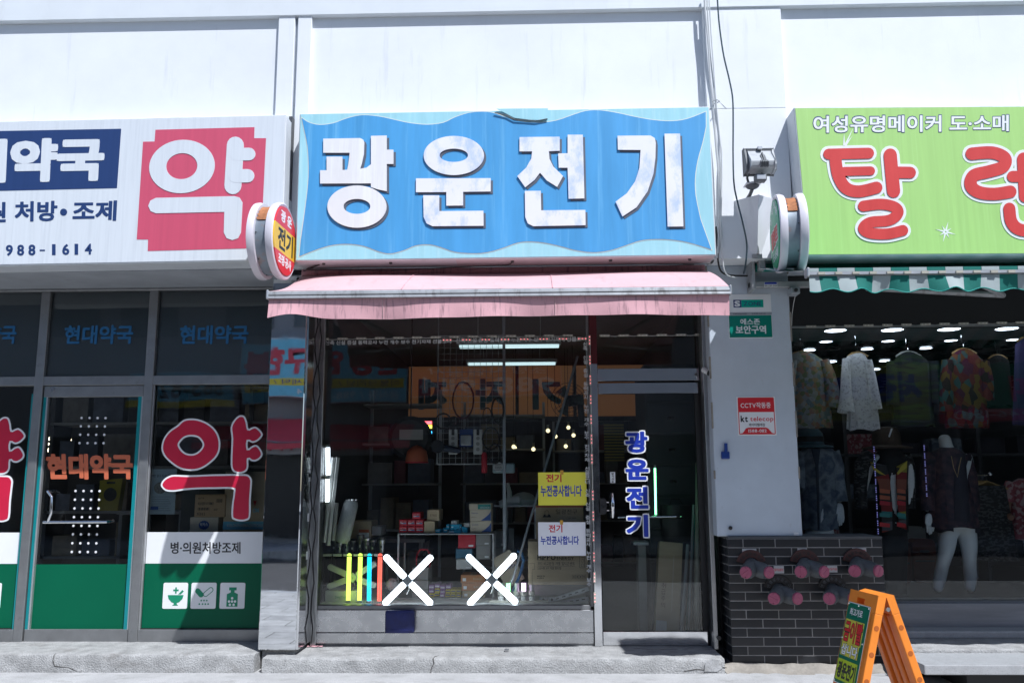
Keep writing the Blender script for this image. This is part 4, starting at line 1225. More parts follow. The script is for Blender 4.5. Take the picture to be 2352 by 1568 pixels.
for j in range(9):
    t_ = j / 8
    row = []
    for i in range(81):
        s_ = i / 80
        x = xA0 + .008 + (xA1 - xA0 - .016) * s_
        y = YA - .012 - .014 * t_ * math.sin(s_ * 17 + .5) - .01 * t_ * t_ * math.sin(s_ * 41) - .015 * t_ * math.exp(-s_ * 30)
        curl = .030 * math.exp(-((s_ - .055) / .05) ** 2) * t_ - .006 * math.sin(s_ * 7) * t_ - .006 * math.exp(-s_ * 60) * t_
        row.append(Vector((x, y, zv1 + (zv0 - zv1) * t_ + curl)))
    rows.append(row)
G().sheet(rows, .0015, (0, 1, 0)).build('valance', m_pinkv, aw, smooth=True)
for s_ in (.258, .63):
    i = int(s_ * 80)
    G().tube([r[i] + Vector((0, -.002, 0)) for r in rows], .003, 5).build('valance_seam', m_pink, aw)
    G().tube([r[i] + Vector((.018, -.002, 0)) for r in rows], .0012, 5).build('valance_seam', m_pink, aw)
G().tube([(xA0, -.44, zR + .01), (xA1, -.44, zR + .01)], .035, 12).build('roller', m_pinkv, aw, smooth=True)
for x in (xA0 + .12, xA1 - .12):
    sg = 1 if x < 0 else -1
    G().tube([(x, -.40, zR - .10), (x + sg * .55, -.80, zA - .03), (x + sg * .05, YA + .02, zA - .005)], .018, 8).build('folding_arm', m_bar, aw)
    G().box(x - .04, x + .04, -.46, -.3, zR - .16, zR + .05).build('bracket', m_bar, aw)

# ================================================================== green striped awning
m_ag = mat('green awning canvas', (.004, .15, .12), .8, var=.12, scale=4, bump=.15, bscale=200)
m_aw_ = mat('white awning canvas', (.36, .42, .42), .8, var=.12, scale=4, bump=.15, bscale=200)
m_trim = mat('green awning braid', (.008, .26, .22), .7)
YA2 = -1.6
xg0 = W(1856, 640, YA2).x; xg1 = 6.6
zG = W(2100, 622, YA2).z
zG0 = W(1745, 615, -.42).z
ga = thing('striped_awning', 'green and white striped awning with scalloped edge over the clothes shop', 'awning', (xg0 + 1.5, YW, zG))
sp = .1095
k = 0; x = xg0
zb_v = W(2100, 668, YA2).z
def scal(x): return -.012 * (1 - math.cos((x - xg0 + .06) * 2 * math.pi / .186)) + .012
def vy(x, t_): return YA2 - .022 - .02 * t_ * math.sin((x - xg0) * 9) - .012 * t_ * math.sin((x - xg0) * 23 + 1)
while x < xg1:
    e = min(x + sp, xg1)
    m_ = (m_aw_, m_ag)[k % 2]
    if k == 0: e = x + sp * .55
    G().sheet([[Vector((x, -.42 + (YA2 + .42) * j / 6, zG0 + (zG + .016 - zG0) * j / 6 - .02 * math.sin(math.pi * j / 6))), ][0:1] + [Vector((e, -.42 + (YA2 + .42) * j / 6, zG0 + (zG + .016 - zG0) * j / 6 - .02 * math.sin(math.pi * j / 6)))] for j in range(7)], .0015, (0, 0, -1)).build('canopy_stripe', m_, ga)
    grid = []
    zt_ = zG - .032
    for j in range(5):
        t_ = j / 4
        row = []
        for i in range(6):
            xx = x + (e - x) * i / 5
            row.append(Vector((xx + .012 * t_ * math.sin(xx * 11), vy(xx, t_), zt_ + (zb_v + scal(xx) - zt_) * t_)))
        grid.append(row)
    G().sheet(grid, .0012, (0, 1, 0)).build('valance_stripe', m_, ga, smooth=True)
    G().tube([r + Vector((0, -.001, 0)) for r in grid[-1]], .0035, 5).build('braid', m_trim, ga)
    G().box(x + .0015, e - .0015, YA2 - .03, YA2 + .02, zG - .006, zG + .0165).build('front_bar_wrap', m_, ga)
    x = e; k += 1
G().strip([(YA2 - .036, zG - .008), (YA2 - .036, zG - .026), (YA2 + .01, zG - .034), (YA2 + .01, zG - .008)], xg0 - .004, xg1).build('front_bar', m_alum_l, ga)
G().box(xg0 - .014, xg0 + .002, YA2 - .04, YA2 + .03, zG - .036, zG + .02).build('end_cap', m_alum_l, ga, bevel=.004)
for i in range(30):
    xx = xg0 + .05 + i * .1045
    G().box(xx, xx + .042, YA2 - .044, YA2 - .0365, zG - .026 + random.uniform(-.002, .002), zG - .011).build('led_module', m_led, ga)
G().tube([(xg0 - .02, -.42, zG0), (xg1, -.42, zG0)], .032, 12).build('roller', m_ag, ga, smooth=True)
xb0 = C('O6', 150, 200, -.42).x
zq = C('O6', 300, 285, -.36).z
G().box(xb0, xb0 + .03, -.46, YPIL - .002, zq - .05, zG0 + .06).build('bracket', m_bar, ga, bevel=.005)
G().box(xb0 + .05, xb0 + .1, -.50, YPIL + .0, zG0 - .03, zG0 + .05).build('bracket', m_bar, ga, bevel=.005)
G().box(xb0, xg1, -.40, -.34, zq - .022, zq + .022).build('support_bar', m_bar, ga, bevel=.003)
x0, x1, z0, z1 = rect('O6', 263, 258, 368, 298, -.40)
lb = G().box(x0, x1, -.4012, -.3995, z0, z1).build('maker_plate', m_pw, ga)
G().box(x0 + .003, x1 - .003, -.4022, -.4013, (z0 + z1) / 2 + .002, z1 - .002).build('plate_band', m_pb, lb)
text('010-5319-5144', x0 + .004, x1 - .004, z0 + .003, (z0 + z1) / 2 - .003, -.4013, m_pk, lb, off=.01, th=.0006)
for s_ in (.25, .75):
    xx = xg0 + (5 - xg0) * s_
    G().tube([(xx, -.36, zq - .03), (xx + .7, -.95, zG - .02), (xx + .1, YA2 + .03, zG - .012)], .02, 8).build('folding_arm', m_bar, ga)
# small camera box hanging from the support bar next to the pillar
x0, x1, z0, z1 = rect('O6', 472, 303, 543, 357, -.42)
cb = thing('camera_box', 'small grey camera box hanging under the striped awning bracket', 'camera', ((x0 + x1) / 2, -.42, z0))
G().box(x0, x1, -.45, -.34, z0, z1).build('shell', m_galv, cb, bevel=.004)
G().disc(((x0 + x1) / 2, -.449, (z0 + z1) / 2), .014, (0, -1, 0), .012, 14).build('lens', m_pk, cb)
pts = [C('O6', 513, 370, -.36), C('O6', 500, 430, -.33), C('O6', 487, 520, -.3), C('O6', 484, 610, -.28)]
tag(G().tube(pts, .003, 5).build('thin_wire', m_cable_l, None), 'thin pale wire hanging beside the pillar from the camera box', 'wire')

# ================================================================== wall fixtures between the signs
# triangular white metal cowl
YWp = YW - .004
cw = thing('metal_cowl', 'white folded metal cowl tapering down below the floodlight', 'cowl', (C('H', 560, 1190, YWp).x, YWp, C('H', 560, 1190, YWp).z))
tip = C('H', 563, 1195, YW - .05)
ridge = Vector((C('H', 578, 560, YW - .2).x, YW - .20, C('H', 578, 540, YW - .2).z))
tl = Vector((C('H', 300, 620, YWp).x, YWp, C('H', 300, 612, YWp).z)); tr = Vector((C('H', 800, 620, YWp).x, YWp, C('H', 770, 605, YWp).z))
bl = Vector((C('H', 500, 1190, YWp).x, YWp, tip.z)); br = Vector((C('H', 605, 1190, YWp).x, YWp, tip.z)); bm_ = Vector((tip.x, YW - .05, tip.z))
G().add([tl, ridge, tr, bl, bm_, br], [(0, 3, 4, 1), (1, 4, 5, 2), (0, 1, 2), (3, 5, 4), (0, 2, 5, 3)]).build('folded_sheet', m_white, cw)
G().box(bl.x, br.x, YW - .03, YWp, tip.z - .03, tip.z - .001).build('tail_clip', m_alum_l, cw)
# floodlight
fc = C('H', 560, 200, YW - .22)
fl = thing('floodlight', 'grey ribbed floodlight on a white bracket between the blue and green signs', 'floodlight', fc)
x0, x1, z0, z1 = rect('H', 395, 70, 728, 335, YW - .22)
yb0 = YW - .28
m_fl = mat('grey cast metal', (.40, .42, .44), .6, .0, var=.2, scale=12, stain=((.6, .62, .64), .6, 9, (1, 1, 1), .58))
m_fld = mat('dark cast metal', (.13, .14, .15), .6, .0, var=.2, scale=12)
# housing: wedge that is deep at the bottom rear, ribs on its back which faces the street
prof = [(yb0, z1), (yb0 - .03, z1 - .05), (yb0 - .10, z0 + .06), (yb0 - .09, z0 + .02), (yb0 + .01, z0), (yb0 + .03, z0 + .004), (yb0 + .03, z1)]
G().strip(prof, x0 + .022, x1 - .022).build('housing', m_fl, fl, bevel=.01, seg=2)
G().strip([(yb0 + .03, z0 - .006), (yb0 + .055, z0 - .006), (yb0 + .055, z1 + .012), (yb0 + .005, z1 + .012), (yb0 + .005, z1), (yb0 + .03, z1)], x0, x1).build('front_frame', m_fld, fl, bevel=.003)
for xx in (x0, x1 - .02):
    G().strip([(yb0 + .03, z0), (yb0 + .03, z1), (yb0, z1), (yb0 - .06, z0 + .05), (yb0 - .05, z0 + .01)], xx, xx + .02).build('side_wing', m_fld if xx == x0 else m_fl, fl, bevel=.003)
for i, (a, b) in enumerate(((.46, .50), (.50, .84), (.545, .96), (.59, .98), (.635, .84))):
    xx = x0 + (x1 - x0) * (.42 + i * .055)
    zt_ = z0 + (z1 - z0) * (.55 + .22 * (1 - abs(i - 2) / 2))
    G().strip([(yb0 - .118, z0 + .045), (yb0 - .10, z0 + .015), (yb0 - .02, z0 + .02), (yb0 - .03, zt_), (yb0 - .055, zt_)], xx, xx + .008).build('cooling_rib', m_fld, fl)
for i in range(22):
    xx = x0 + .02 + i * (x1 - x0 - .04) / 21
    if abs(i - 10.5) < 2: continue
    G().box(xx, xx + .005, yb0 - .012, yb0 + .02, z1 - .012, z1 + .004).build('vent_fin', m_fld, fl)
xm_ = (x0 + x1) / 2 + .002
G().box(xm_ - .016, xm_ + .016, yb0 - .035, yb0 + .05, z1 - .012, z1 + .014).build('latch', m_alum_l, fl, bevel=.003)
jx0, jx1, jz0, jz1 = rect('H', 530, 325, 655, 400, yb0 - .03)
jb = G().box(jx0, jx1, yb0 - .07, yb0 - .0, jz0, jz1).build('junction_box', m_fld, fl, bevel=.006)
G().box(jx0 + .008, jx1 - .008, yb0 - .073, yb0 - .069, jz0 + .007, jz1 - .008).build('junction_lid', m_alum_l, jb, bevel=.002)
bxc = C('H', 505, 420, YW - .2).x
bz = C('H', 505, 440, YW - .18).z
G().box(bxc - .055, bxc + .055, YW - .25, YW - .15, bz - .006, bz + .002).build('bracket_plate', m_white, fl, bevel=.002)
G().tube([(bxc - .04, yb0 + .0, z0 + .01), (bxc - .045, YW - .24, z0 - .02), (bxc - .03, YW - .22, bz)], .009, 6).build('bracket_arm', m_steeldk, fl)
G().tube([(bxc + .05, yb0 - .0, z0 + .01), (bxc + .07, YW - .24, z0 - .035), (bxc + .03, YW - .22, bz)], .009, 6).build('bracket_arm', m_steeldk, fl)
G().sphere((bxc, YW - .20, bz - .008), .05, 14, 1, 1, .55).build('swivel', m_fld, fl, smooth=True)
G().tube([(bxc, YW - .20, bz - .03), (bxc, YW - .12, bz - .05), (bxc, YW - .004, bz - .055)], .014, 8).build('wall_stem', m_fld, fl)
# cables down the right pilaster
m_cgrey = mat('grey cable sheath', (.55, .57, .58), .6, var=.1)
m_cblue = mat('dark blue grey cable', (.04, .07, .09), .5, var=.1)
def cable(label, crops, r, m_):
    P = [C(c, u, v, y) for c, u, v, y in crops]
    pts = []
    for i in range(len(P) - 1):
        p0, p1, p2, p3 = (P[min(max(i + d, 0), len(P) - 1)] for d in (-1, 0, 1, 2))
        for j in range(6):
            t_ = j / 6
            pts.append(.5 * ((2 * p1) + (p2 - p0) * t_ + (2 * p0 - 5 * p1 + 4 * p2 - p3) * t_ * t_ + (3 * p1 - p0 - 3 * p2 + p3) * t_ ** 3))
    pts.append(P[-1])
    return tag(G().tube(pts, r, 7).build('hanging_cable', m_, None, smooth=True), label, 'cable', 'cables hanging on the wall')
y1, y2 = YW - .05, YW - .03
cable('dark single cable swinging down the pilaster past the floodlight to the cowl', [('O8', 355, -60, YW - .12), ('O8', 362, 60, YW - .12), ('O8', 378, 260, YW - .12), ('O8', 420, 560, YW - .12), ('O8', 480, 820, YW - .12), ('O8', 515, 1020, YW - .12), ('O8', 520, 1300, YW - .12), ('O8', 519, 1568, YW - .12), ('H', 300, 400, YW - .13), ('H', 335, 600, YW - .16), ('H', 400, 860, YW - .2), ('H', 445, 1100, YW - .1), ('H', 430, 1330, YW - .06), ('H', 410, 1420, YW + .05)], .0062, m_cblue)
cable('thick pale cable at the left of the bundle beside the blue sign', [('O8', 225, -60, y1), ('O8', 235, 150, y1), ('O8', 265, 450, y1), ('O8', 285, 800, y1), ('O8', 310, 1050, y1), ('O8', 345, 1500, y1), ('H', 130, 300, y1), ('H', 145, 700, y1), ('H', 130, 1000, y1), ('H', 110, 1250, y1)], .009, m_cgrey)
cable('pale cable crossing to the middle of the bundle beside the blue sign', [('O8', 250, -60, y2), ('O8', 262, 200, y2), ('O8', 290, 600, y2), ('O8', 335, 1040, y2), ('O8', 380, 1400, y2), ('H', 160, 100, y2), ('H', 150, 330, y2), ('H', 150, 760, y2), ('H', 165, 1000, y2), ('H', 120, 1240, y2)], .006, m_cgrey)
cable('thin grey cable at the right of the bundle beside the blue sign', [('O8', 270, -60, y1 - .02), ('O8', 290, 300, y1 - .02), ('O8', 318, 680, y1 - .02), ('O8', 345, 1060, y1 - .02), ('O8', 395, 1568, y1 - .02), ('H', 165, 400, y1 - .02), ('H', 155, 900, y1 - .02), ('H', 175, 1270, y1 - .02), ('H', 215, 1430, y1), ('H', 330, 1470, YW + .1)], .005, m_cgrey)
cable('dark cable drooping from the blue sign corner to the awning bracket', [('H', 100, 900, y1), ('H', 115, 1130, y1), ('H', 125, 1290, y1), ('H', 160, 1400, y1 + .02), ('H', 250, 1440, YW + .1), ('H', 450, 1448, YW + .18)], .007, m_blackrub)
ct = C('O8', 338, 1048, y1)
tag(G().tube([ct + Vector((.03 * math.cos(a), .03 * math.sin(a), .004 * math.sin(3 * a))) for a in [k * .6 for k in range(11)]], .004, 6).tube([ct + Vector((.03, 0, 0)), ct + Vector((.075, -.02, -.07))], .003, 5).build('cable_tie', m_cgrey, None), 'cable tie round the bundle at the upper wall joint', 'cable tie')
# drooping wires under the blue sign
cable('thin black wire drooping under the left end of the blue sign', [('B', 180, 912, YW - .06), ('B', 260, 880, YW - .1), ('B', 200, 905, YW - .08), ('B', 420, 905, YW - .07), ('B', 600, 908, YW - .07), ('B', 800, 900, YW - .07), ('B', 1100, 885, YW - .07), ('B', 1215, 880, YW - .07), ('B', 1240, 862, YW - .1)], .004, m_blackrub)

# security plates on the pillar
def plate(name, label, c, u0, v0, u1, v1):
    x0, x1, z0, z1 = rect(c, u0, v0, u1, v1, YPIL)
    t = thing(name, label, 'sign', ((x0 + x1) / 2, YPIL, z0), 'security plates on the pillar')
    return t, x0, x1, z0, z1
m_plg = mat('teal green plate', (.0, .20, .145), .4, var=.04)
m_plm = mat('mint green print', (.0, .38, .27), .4, var=.04)
m_plr = mat('red plate print', (.62, .02, .03), .4, var=.04)
t, x0, x1, z0, z1 = plate('security_sign', 'green and white security plate high on the pale pillar', 'I', 306, 70, 706, 474)
G().box(x0, x1, YPIL - .004, YPIL - .0005, z0, z1).build('board', m_pw, t, bevel=.001)
h = z1 - z0; wd = x1 - x0; yy = YPIL - .004
X = lambda a: x0 + wd * a
Z = lambda a: z1 - h * a
G().box(X(.012), X(.988), yy - .001, yy - .0002, Z(.985), Z(.485)).build('green_field', m_plg, t)
G().box(X(0), X(1), yy - .001, yy - .0002, Z(.478), Z(.415)).build('grey_strip', mat('grey print', (.35, .37, .40), .5), t)
G().box(X(.13), X(.315), yy - .001, yy - .0002, Z(.305), Z(.13)).build('logo_square', m_navy, t)
G().box(X(.317), X(.82), yy - .001, yy - .0002, Z(.305), Z(.13)).build('logo_field', m_plm, t)
text('S', X(.155), X(.285), Z(.285), Z(.15), yy - .001, m_pw, t, off=.05, th=.0008)
text('ZONE', X(.36), X(.77), Z(.265), Z(.175), yy - .001, m_navy, t, off=.015, th=.0008)
text('www.szone.co.kr', X(.115), X(.43), Z(.465), Z(.43), yy - .001, m_pk, t, off=.0, th=.0005)
text('전국대표 1588-3112', X(.54), X(.86), Z(.465), Z(.43), yy - .001, m_pk, t, off=.0, th=.0005)
text('에스존', X(.27), X(.72), Z(.70), Z(.56), yy - .001, m_pw, t, off=.02, th=.0008)
text('보안구역', X(.155), X(.85), Z(.905), Z(.715), yy - .001, m_pw, t, off=.03, th=.0008)
t, x0, x1, z0, z1 = plate('security_sign', 'red and white camera warning plate at the middle of the pale pillar', 'I', 388, 1010, 743, 1366)
G().box(x0, x1, YPIL - .004, YPIL - .0005, z0, z1).build('board', m_pw, t, bevel=.001)
h = z1 - z0; wd = x1 - x0
ringmesh(g := G(), rrect(X(.03), X(.97), Z(.975), Z(.025), .008), rrect(X(.05), X(.95), Z(.955), Z(.045), .006), yy - .001, yy - .0002)
g.build('border', m_plr, t)
G().box(X(.04), X(.96), yy - .0012, yy - .0002, Z(.40), Z(.035)).build('red_field', m_plr, t)
text('CCTV작동중', X(.10), X(.88), Z(.30), Z(.15), yy - .0012, m_pw, t, off=.012, th=.0006)
text('kt', X(.085), X(.27), Z(.655), Z(.49), yy - .0002, m_pk, t, off=.035, th=.0008)
text('telecop', X(.33), X(.93), Z(.67), Z(.515), yy - .0002, m_plr, t, off=.01, th=.0008)
text('케이티텔레캅', X(.29), X(.71), Z(.765), Z(.69), yy - .0002, m_pk, t, off=.01, th=.0008)
G().prism([(X(.05), Z(.955)), (X(.12), Z(.94)), (X(.17), Z(.88)), (X(.21), Z(.82)), (X(.28), Z(.80)), (X(.72), Z(.80)), (X(.78), Z(.82)), (X(.83), Z(.88)), (X(.88), Z(.94)), (X(.95), Z(.955))], yy - .0014, yy - .0002).build('number_panel', m_plr, t)
text('1588-0112', X(.27), X(.74), Z(.925), Z(.845), yy - .0014, m_pw, t, off=.012, th=.0006)
# blue clip, knob and the round camera beside the pillar
c0 = C('I', 283, 1510, YPIL - .02)
bc = thing('blue_holder', 'small blue plastic holder stuck on the pillar below the red plate', 'holder', c0)
m_bl = mat('bright blue plastic', (.01, .045, .24), .35, var=.1)
G().tube([c0 + Vector((.004, 0, .058)), c0 + Vector((.001, 0, -.02))], .013, 10).build('tube', m_bl, bc, smooth=True)
G().cbox(c0 + Vector((-.002, .006, -.03)), .062, .026, .055).build('cup', m_bl, bc, bevel=.010, seg=3, smooth=True)
p = C('G', 112, 972, YPIL)
tag(G().lathe([(.010, 0), (.014, .006), (.014, .016), (.006, .020)], (p.x, YPIL, p.z), (0, -1, 0), 14).build('rubber_stop', m_blackrub, None, smooth=True), 'black rubber stop near the bottom left of the pillar', 'door stop')
p = C('N5', 1565, 230, -.2)
cc = thing('bullet_camera', 'small white bullet camera at the top right corner of the shop door', 'camera', p)
ax = Vector((.45, -.75, -.45)).normalized()
G().tube([p - ax * .04, p + ax * .035], .022, 14).build('shell', m_pw, cc, smooth=True)
G().tube([p + ax * .030, p + ax * .05], [.024, .022], 14).build('hood', m_frame, cc, smooth=True)
G().tube([p + ax * .05, p + ax * .053], .012, 12).build('lens', m_chrome, cc)
G().tube([p + Vector((.01, .02, .01)), p + Vector((.035, .05, .06)), p + Vector((.03, .12, .07))], .006, 6).build('mount', m_frame, cc)
cable('black cable running up from the bullet camera', [('N5', 1605, 180, -.17), ('N5', 1612, 90, -.17), ('N5', 1612, -40, -.17), ('N5', 1605, -300, -.17)], .006, m_blackrub)

# ================================================================== signs on the far side of the street
def far_sign(name, label, x0, y0, x1, y1, face, texts, dep=.25):
    Yv = -YO + .0                                         # the mirror image stands as far behind the glass as the sign in front
    a, b = W(x0, (y0 + y1) / 2, Yv), W(x1, (y0 + y1) / 2, Yv)
    z1_, z0_ = W((x0 + x1) / 2, y0, Yv).z, W((x0 + x1) / 2, y1, Yv).z
    t = thing(name, label, 'signboard', ((a.x + b.x) / 2, YO, z0_), 'signs across the street')
    G().box(a.x, b.x, YO - .2, YO + dep, z0_, z1_).build('cabinet', m_edge, t)
    G().box(a.x + .02, b.x - .02, YO + dep + .001, YO + dep + .006, z0_ + .02, z1_ - .02).build('face', face, t)
    cx = (a.x + b.x) / 2
    M_ = Matrix.Translation((cx, YO + dep + .008, 0)) @ Matrix.Rotation(math.pi, 4, 'Z') @ Matrix.Translation((-cx, 0, 0))
    for s, u0, u1, v0, v1, m_, of in texts:               # fractions of the board as read from across the street
        w_, h_ = b.x - a.x, z1_ - z0_
        if s is None:
            XF.append(M_)
            G().box(a.x + w_ * u0, a.x + w_ * u1, -.004, -.001, z1_ - h_ * v1, z1_ - h_ * v0).build('band', m_, t)
            XF.pop()
        else:
            text(s, a.x + w_ * u0, a.x + w_ * u1, z1_ - h_ * v1, z1_ - h_ * v0, -.006, m_, t, off=of, th=.004, M=M_)
    return t
m_oy = mat('far yellow', (.85, .68, .06), .5); m_oo = mat('far orange', (.88, .48, .14), .5); m_or = mat('far red', (.68, .07, .10), .5)
m_ob = mat('far light blue', (.22, .62, .80), .5); m_ot = mat('far teal', (.06, .16, .20), .5); m_olg = mat('far olive yellow', (.42, .42, .06), .5)
far_sign('far_signboard', 'light blue shop sign with a yellow strip mirrored in the left of the window', 560, 790, 940, 925, m_ob, [('전경 임구한복', .04, .98, .12, .58, m_or, .05), (None, .02, .98, .64, .78, m_oy, 0), ('이불크리닝 / 특수세탁 / 홈패션', .05, .95, .66, .76, m_pb, .0), ('음식점 / 988-9824', .05, .6, .82, .95, m_pw, .01)])
far_sign('far_signboard', 'red shop sign with white numbers mirrored in the upper window', 950, 790, 1290, 912, m_or, [('공구마트', .05, .95, .05, .38, m_pw, .04), ('소방시설공사', .1, .9, .45, .6, m_pw, .01), ('988-9114', .05, .95, .66, .95, m_pw, .02)])
far_sign('far_signboard', 'white far sign with red words mirrored low in the left of the window', 600, 990, 900, 1045, m_pw, [('좋은제품 동북우유', .05, .9, .1, .8, m_or, .03)])
far_sign('far_signboard', 'yellow shop sign with blue letters mirrored in the clothes window', 1860, 830, 2130, 966, m_olg, [('서경880', .05, .95, .2, .7, m_pb, .06), ('여성의류', .5, .9, .78, .95, m_pk, .0)])
far_sign('far_signboard', 'dark green and red sign mirrored at the right of the clothes window', 2150, 820, 2480, 970, m_greenp, [('커피', .1, .5, .3, .7, m_or, .03), (None, .0, 1, .8, 1, m_or, 0), ('02) 946-1510', .1, .9, .82, .97, m_pw, .01)])
far_sign('far_signboard', 'pale blue far sign mirrored in the pharmacy window', 300, 860, 540, 935, m_ob, [('863-8282', .1, .9, .2, .7, m_pk, .02), (None, 0, 1, .8, 1, m_oy, 0)])
t = thing('far_awning', 'red canvas awning across the street, seen only in reflections', 'awning', (-4.5, YO + .5, 2.2))
G().strip([(YO, 2.75), (YO + .9, 2.35), (YO + .9, 2.15), (YO + .88, 2.15), (YO + .88, 2.33), (YO, 2.72)], -8, -2.9).build('canopy', m_or, t)
G().tube([(-8, YO + .9, 2.34), (-2.9, YO + .9, 2.34)], .02, 6).build('front_bar', m_alum, t)

# ================================================================== things in the electrical shop
m_card = mat('brown cardboard', (.52, .41, .27), .85, var=.1, scale=4, stretch=(1, 1, 6))
m_card2 = mat('pale cardboard', (.62, .54, .42), .85, var=.1, scale=4)
m_cardg = mat('grey carton', (.33, .325, .315), .8, var=.1, scale=4)
m_cardw = mat('white carton', (.55, .56, .55), .7, var=.06, scale=4)
m_tape = mat('packing tape', (.33, .22, .10), .3, var=.1)
m_redbox = mat('red carton', (.52, .02, .04), .55, var=.08)
m_bluebox = mat('blue packet', (.02, .40, .66), .45, var=.1)
m_tealbox = mat('teal carton print', (.05, .28, .26), .6, var=.1)
m_orbox = mat('orange carton', (.55, .24, .10), .6, var=.08)
m_yel = mat('yellow carton', (.62, .50, .05), .55, var=.08)
m_vio = mat('violet carton', (.36, .20, .42), .55, var=.08)
m_bpr = mat('blue carton print', (.03, .08, .28), .6, var=.06)
m_steelw = mat('white enamel steel', (.45, .46, .46), .45, .2, var=.1)
m_plasw = mat('white plastic', (.62, .62, .60), .35, var=.05)
m_plask = mat('black plastic', (.02, .02, .022), .4, var=.2)
m_cream2 = mat('aged cream plastic', (.50, .49, .42), .4, var=.08)
def carton(label, c, u0, v0, u1, v1, Y, dep, m_, group=None, tape=True, name='carton', cat='box', rot=0, decor=None):
    x0, x1, z0, z1 = rect(c, u0, v0, u1, v1, Y)
    t = thing(name, label, cat, ((x0 + x1) / 2, Y + dep / 2, z0), group)
    if rot: XF.append(Matrix.Translation(t.location) @ Matrix.Rotation(R(rot), 4, 'Z') @ Matrix.Translation(-Vector(t.location)))
    G().box(x0, x1, Y, Y + dep, z0, z1).build('body', m_, t, bevel=min(.002, (x1 - x0) * .05))
    if tape:
        xm = (x0 + x1) / 2; tw_ = min(.025, (x1 - x0) * .2)
        G().box(xm - tw_, xm + tw_, Y - .0012, Y + dep + .0012, z1 - .0, z1 + .0012).build('tape', m_tape, t)
    if decor: decor(t, x0, x1, z0, z1, Y)
    if rot: XF.pop()
    return t
# display platform behind the base panel
plat = thing('display_platform', 'low board platform inside the electrical window', 'platform', ((xw0 + xw1) / 2, .4, FZ))
zp = zwb + .014
G().box(xw0 + .01, xw1 - .01, .052, 1.0, zp - .03, zp - .002).build('board', m_cardw, plat)
for x in (xw0 + .05, 0 - .2, xw1 - .06):
    G().box(x - .02, x + .02, .2, .9, FZ - .01, zp - .03).build('leg', m_steelw, plat)
# lit coloured lamps
def lamp_tube(label, u, v0, v1, col, st, w_=44, dx=0):
    x0, x1, z0, z1 = rect('N2', u - w_ / 2, v0, u + w_ / 2, v1, .13)
    xc_ = (x0 + x1) / 2; r = (x1 - x0) / 4.3
    t = thing('colour_lamp', label, 'lamp', (xc_, .13, zp), 'coloured twin tube lamps in the window')
    m_ = emit('lamp ' + label[:8] + str(u), col, st, col)
    zz = rect('N2', u - w_ / 2, 1478, u + w_ / 2, 1515, .13)
    for s in (-1, 1):
        G().tube([(xc_ + s * r * 1.08 + dx, .13, z0), (xc_ + s * r * 1.08, .13, z1 - r)], r, 10).build('tube', m_, t, smooth=True)
    G().tube([(xc_ - r * 1.08, .13, z1 - r * .9), (xc_ + r * 1.08, .13, z1 - r * .9)], r * .95, 8).build('bridge', m_, t, smooth=True)
    G().box(xc_ - r * 2.2, xc_ + r * 2.2, .13 - r * 1.4, .13 + r * 1.4, z1 - .024, z1 - .017).build('clip', m_plask, t)
    G().box(xc_ + dx - r * 2.3, xc_ + dx + r * 2.3, .13 - r * 2, .13 + r * 2, zp - .001, z0 + .002).build('base', m_cream2, t, bevel=.003)
    return t
lamp_tube('lime green glowing twin tube lamp nearest the window edge', 375, 1008, 1475, (.75, 1, .10), 1.7)
lamp_tube('lime green glowing twin tube lamp next to the blue lamp', 485, 1008, 1475, (.75, 1, .10), 1.7)
lamp_tube('cyan blue glowing twin tube lamp', 575, 1010, 1480, (.03, .62, .95), 1.3, dx=.004)
lamp_tube('red glowing twin tube lamp next to the left cross lamp', 681, 1010, 1480, (1, .10, .06), 1.6)
m_xl = emit('cool white tube', (.93, .97, 1), 6.5)
m_xoff = mat('unlit diffuser', (.50, .50, .44), .4)
def cross_lamp(label, c, u, v, arms, hub, lit=True, Y=.035, wd=.047):
    p = C(c, u, v, Y)
    t = thing('cross_lamp', label, 'lamp', (p.x, Y, p.z), 'cross shaped ceiling lamps')
    for (a, b) in arms:
        e = C(c, a, b, Y)
        d = (e - p); L2 = d.length; d.normalize()
        nn = Vector((-d.z, 0, d.x))
        pts = stroke_poly([(p.x + d.x * .05, p.z + d.z * .05), (e.x - d.x * wd / 2, e.z - d.z * wd / 2)], wd)
        G().prism(pts, Y - .022, Y + .004).build('arm', m_xl if lit else m_xoff, t, bevel=.006, seg=2)
        G().prism(inset(pts, .004), Y + .004, Y + .014).build('arm_back', m_plasw, t)
    M_ = Matrix.Rotation(R(45), 3, 'Y')
    G().cbox((p.x, Y - .012, p.z), hub, .04, hub, M_).build('hub', m_galv, t, bevel=.004)
    G().disc((p.x, Y - .034, p.z), .003, (0, -1, 0), .003, 8).build('screw', m_plask, t)
    G().tube([(p.x, Y + .02, p.z - .03), (p.x + .005, Y + .04, p.z - .07), (p.x - .012, Y + .03, p.z - .11)], .003, 5).build('lead', m_plasw, t)
    return t
cross_lamp('left glowing white cross lamp standing in the window', 'N2', 960, 1275, ((732, 1028), (1202, 1032), (722, 1512), (1200, 1514)), .062)
cross_lamp('right glowing white cross lamp standing in the window', 'N4', 457, 1228, ((178, 955), (725, 940), (195, 1508), (740, 1492)), .066)
cross_lamp('unlit cream cross lamp lying behind the coloured lamps', 'N2', 420, 1245, ((170, 1130), (165, 1340), (650, 1100), (650, 1330)), .06, False, .24)
# white box under it
carton('low white box behind the lime green lamps', 'N2', 142, 1380, 450, 1512, .18, .3, m_cardw, decor=lambda t, x0, x1, z0, z1, Y: text('Dong Yang', x0 + .08, x1 - .08, z0 + .04, z0 + .065, Y, m_greenp, t, th=.0006))
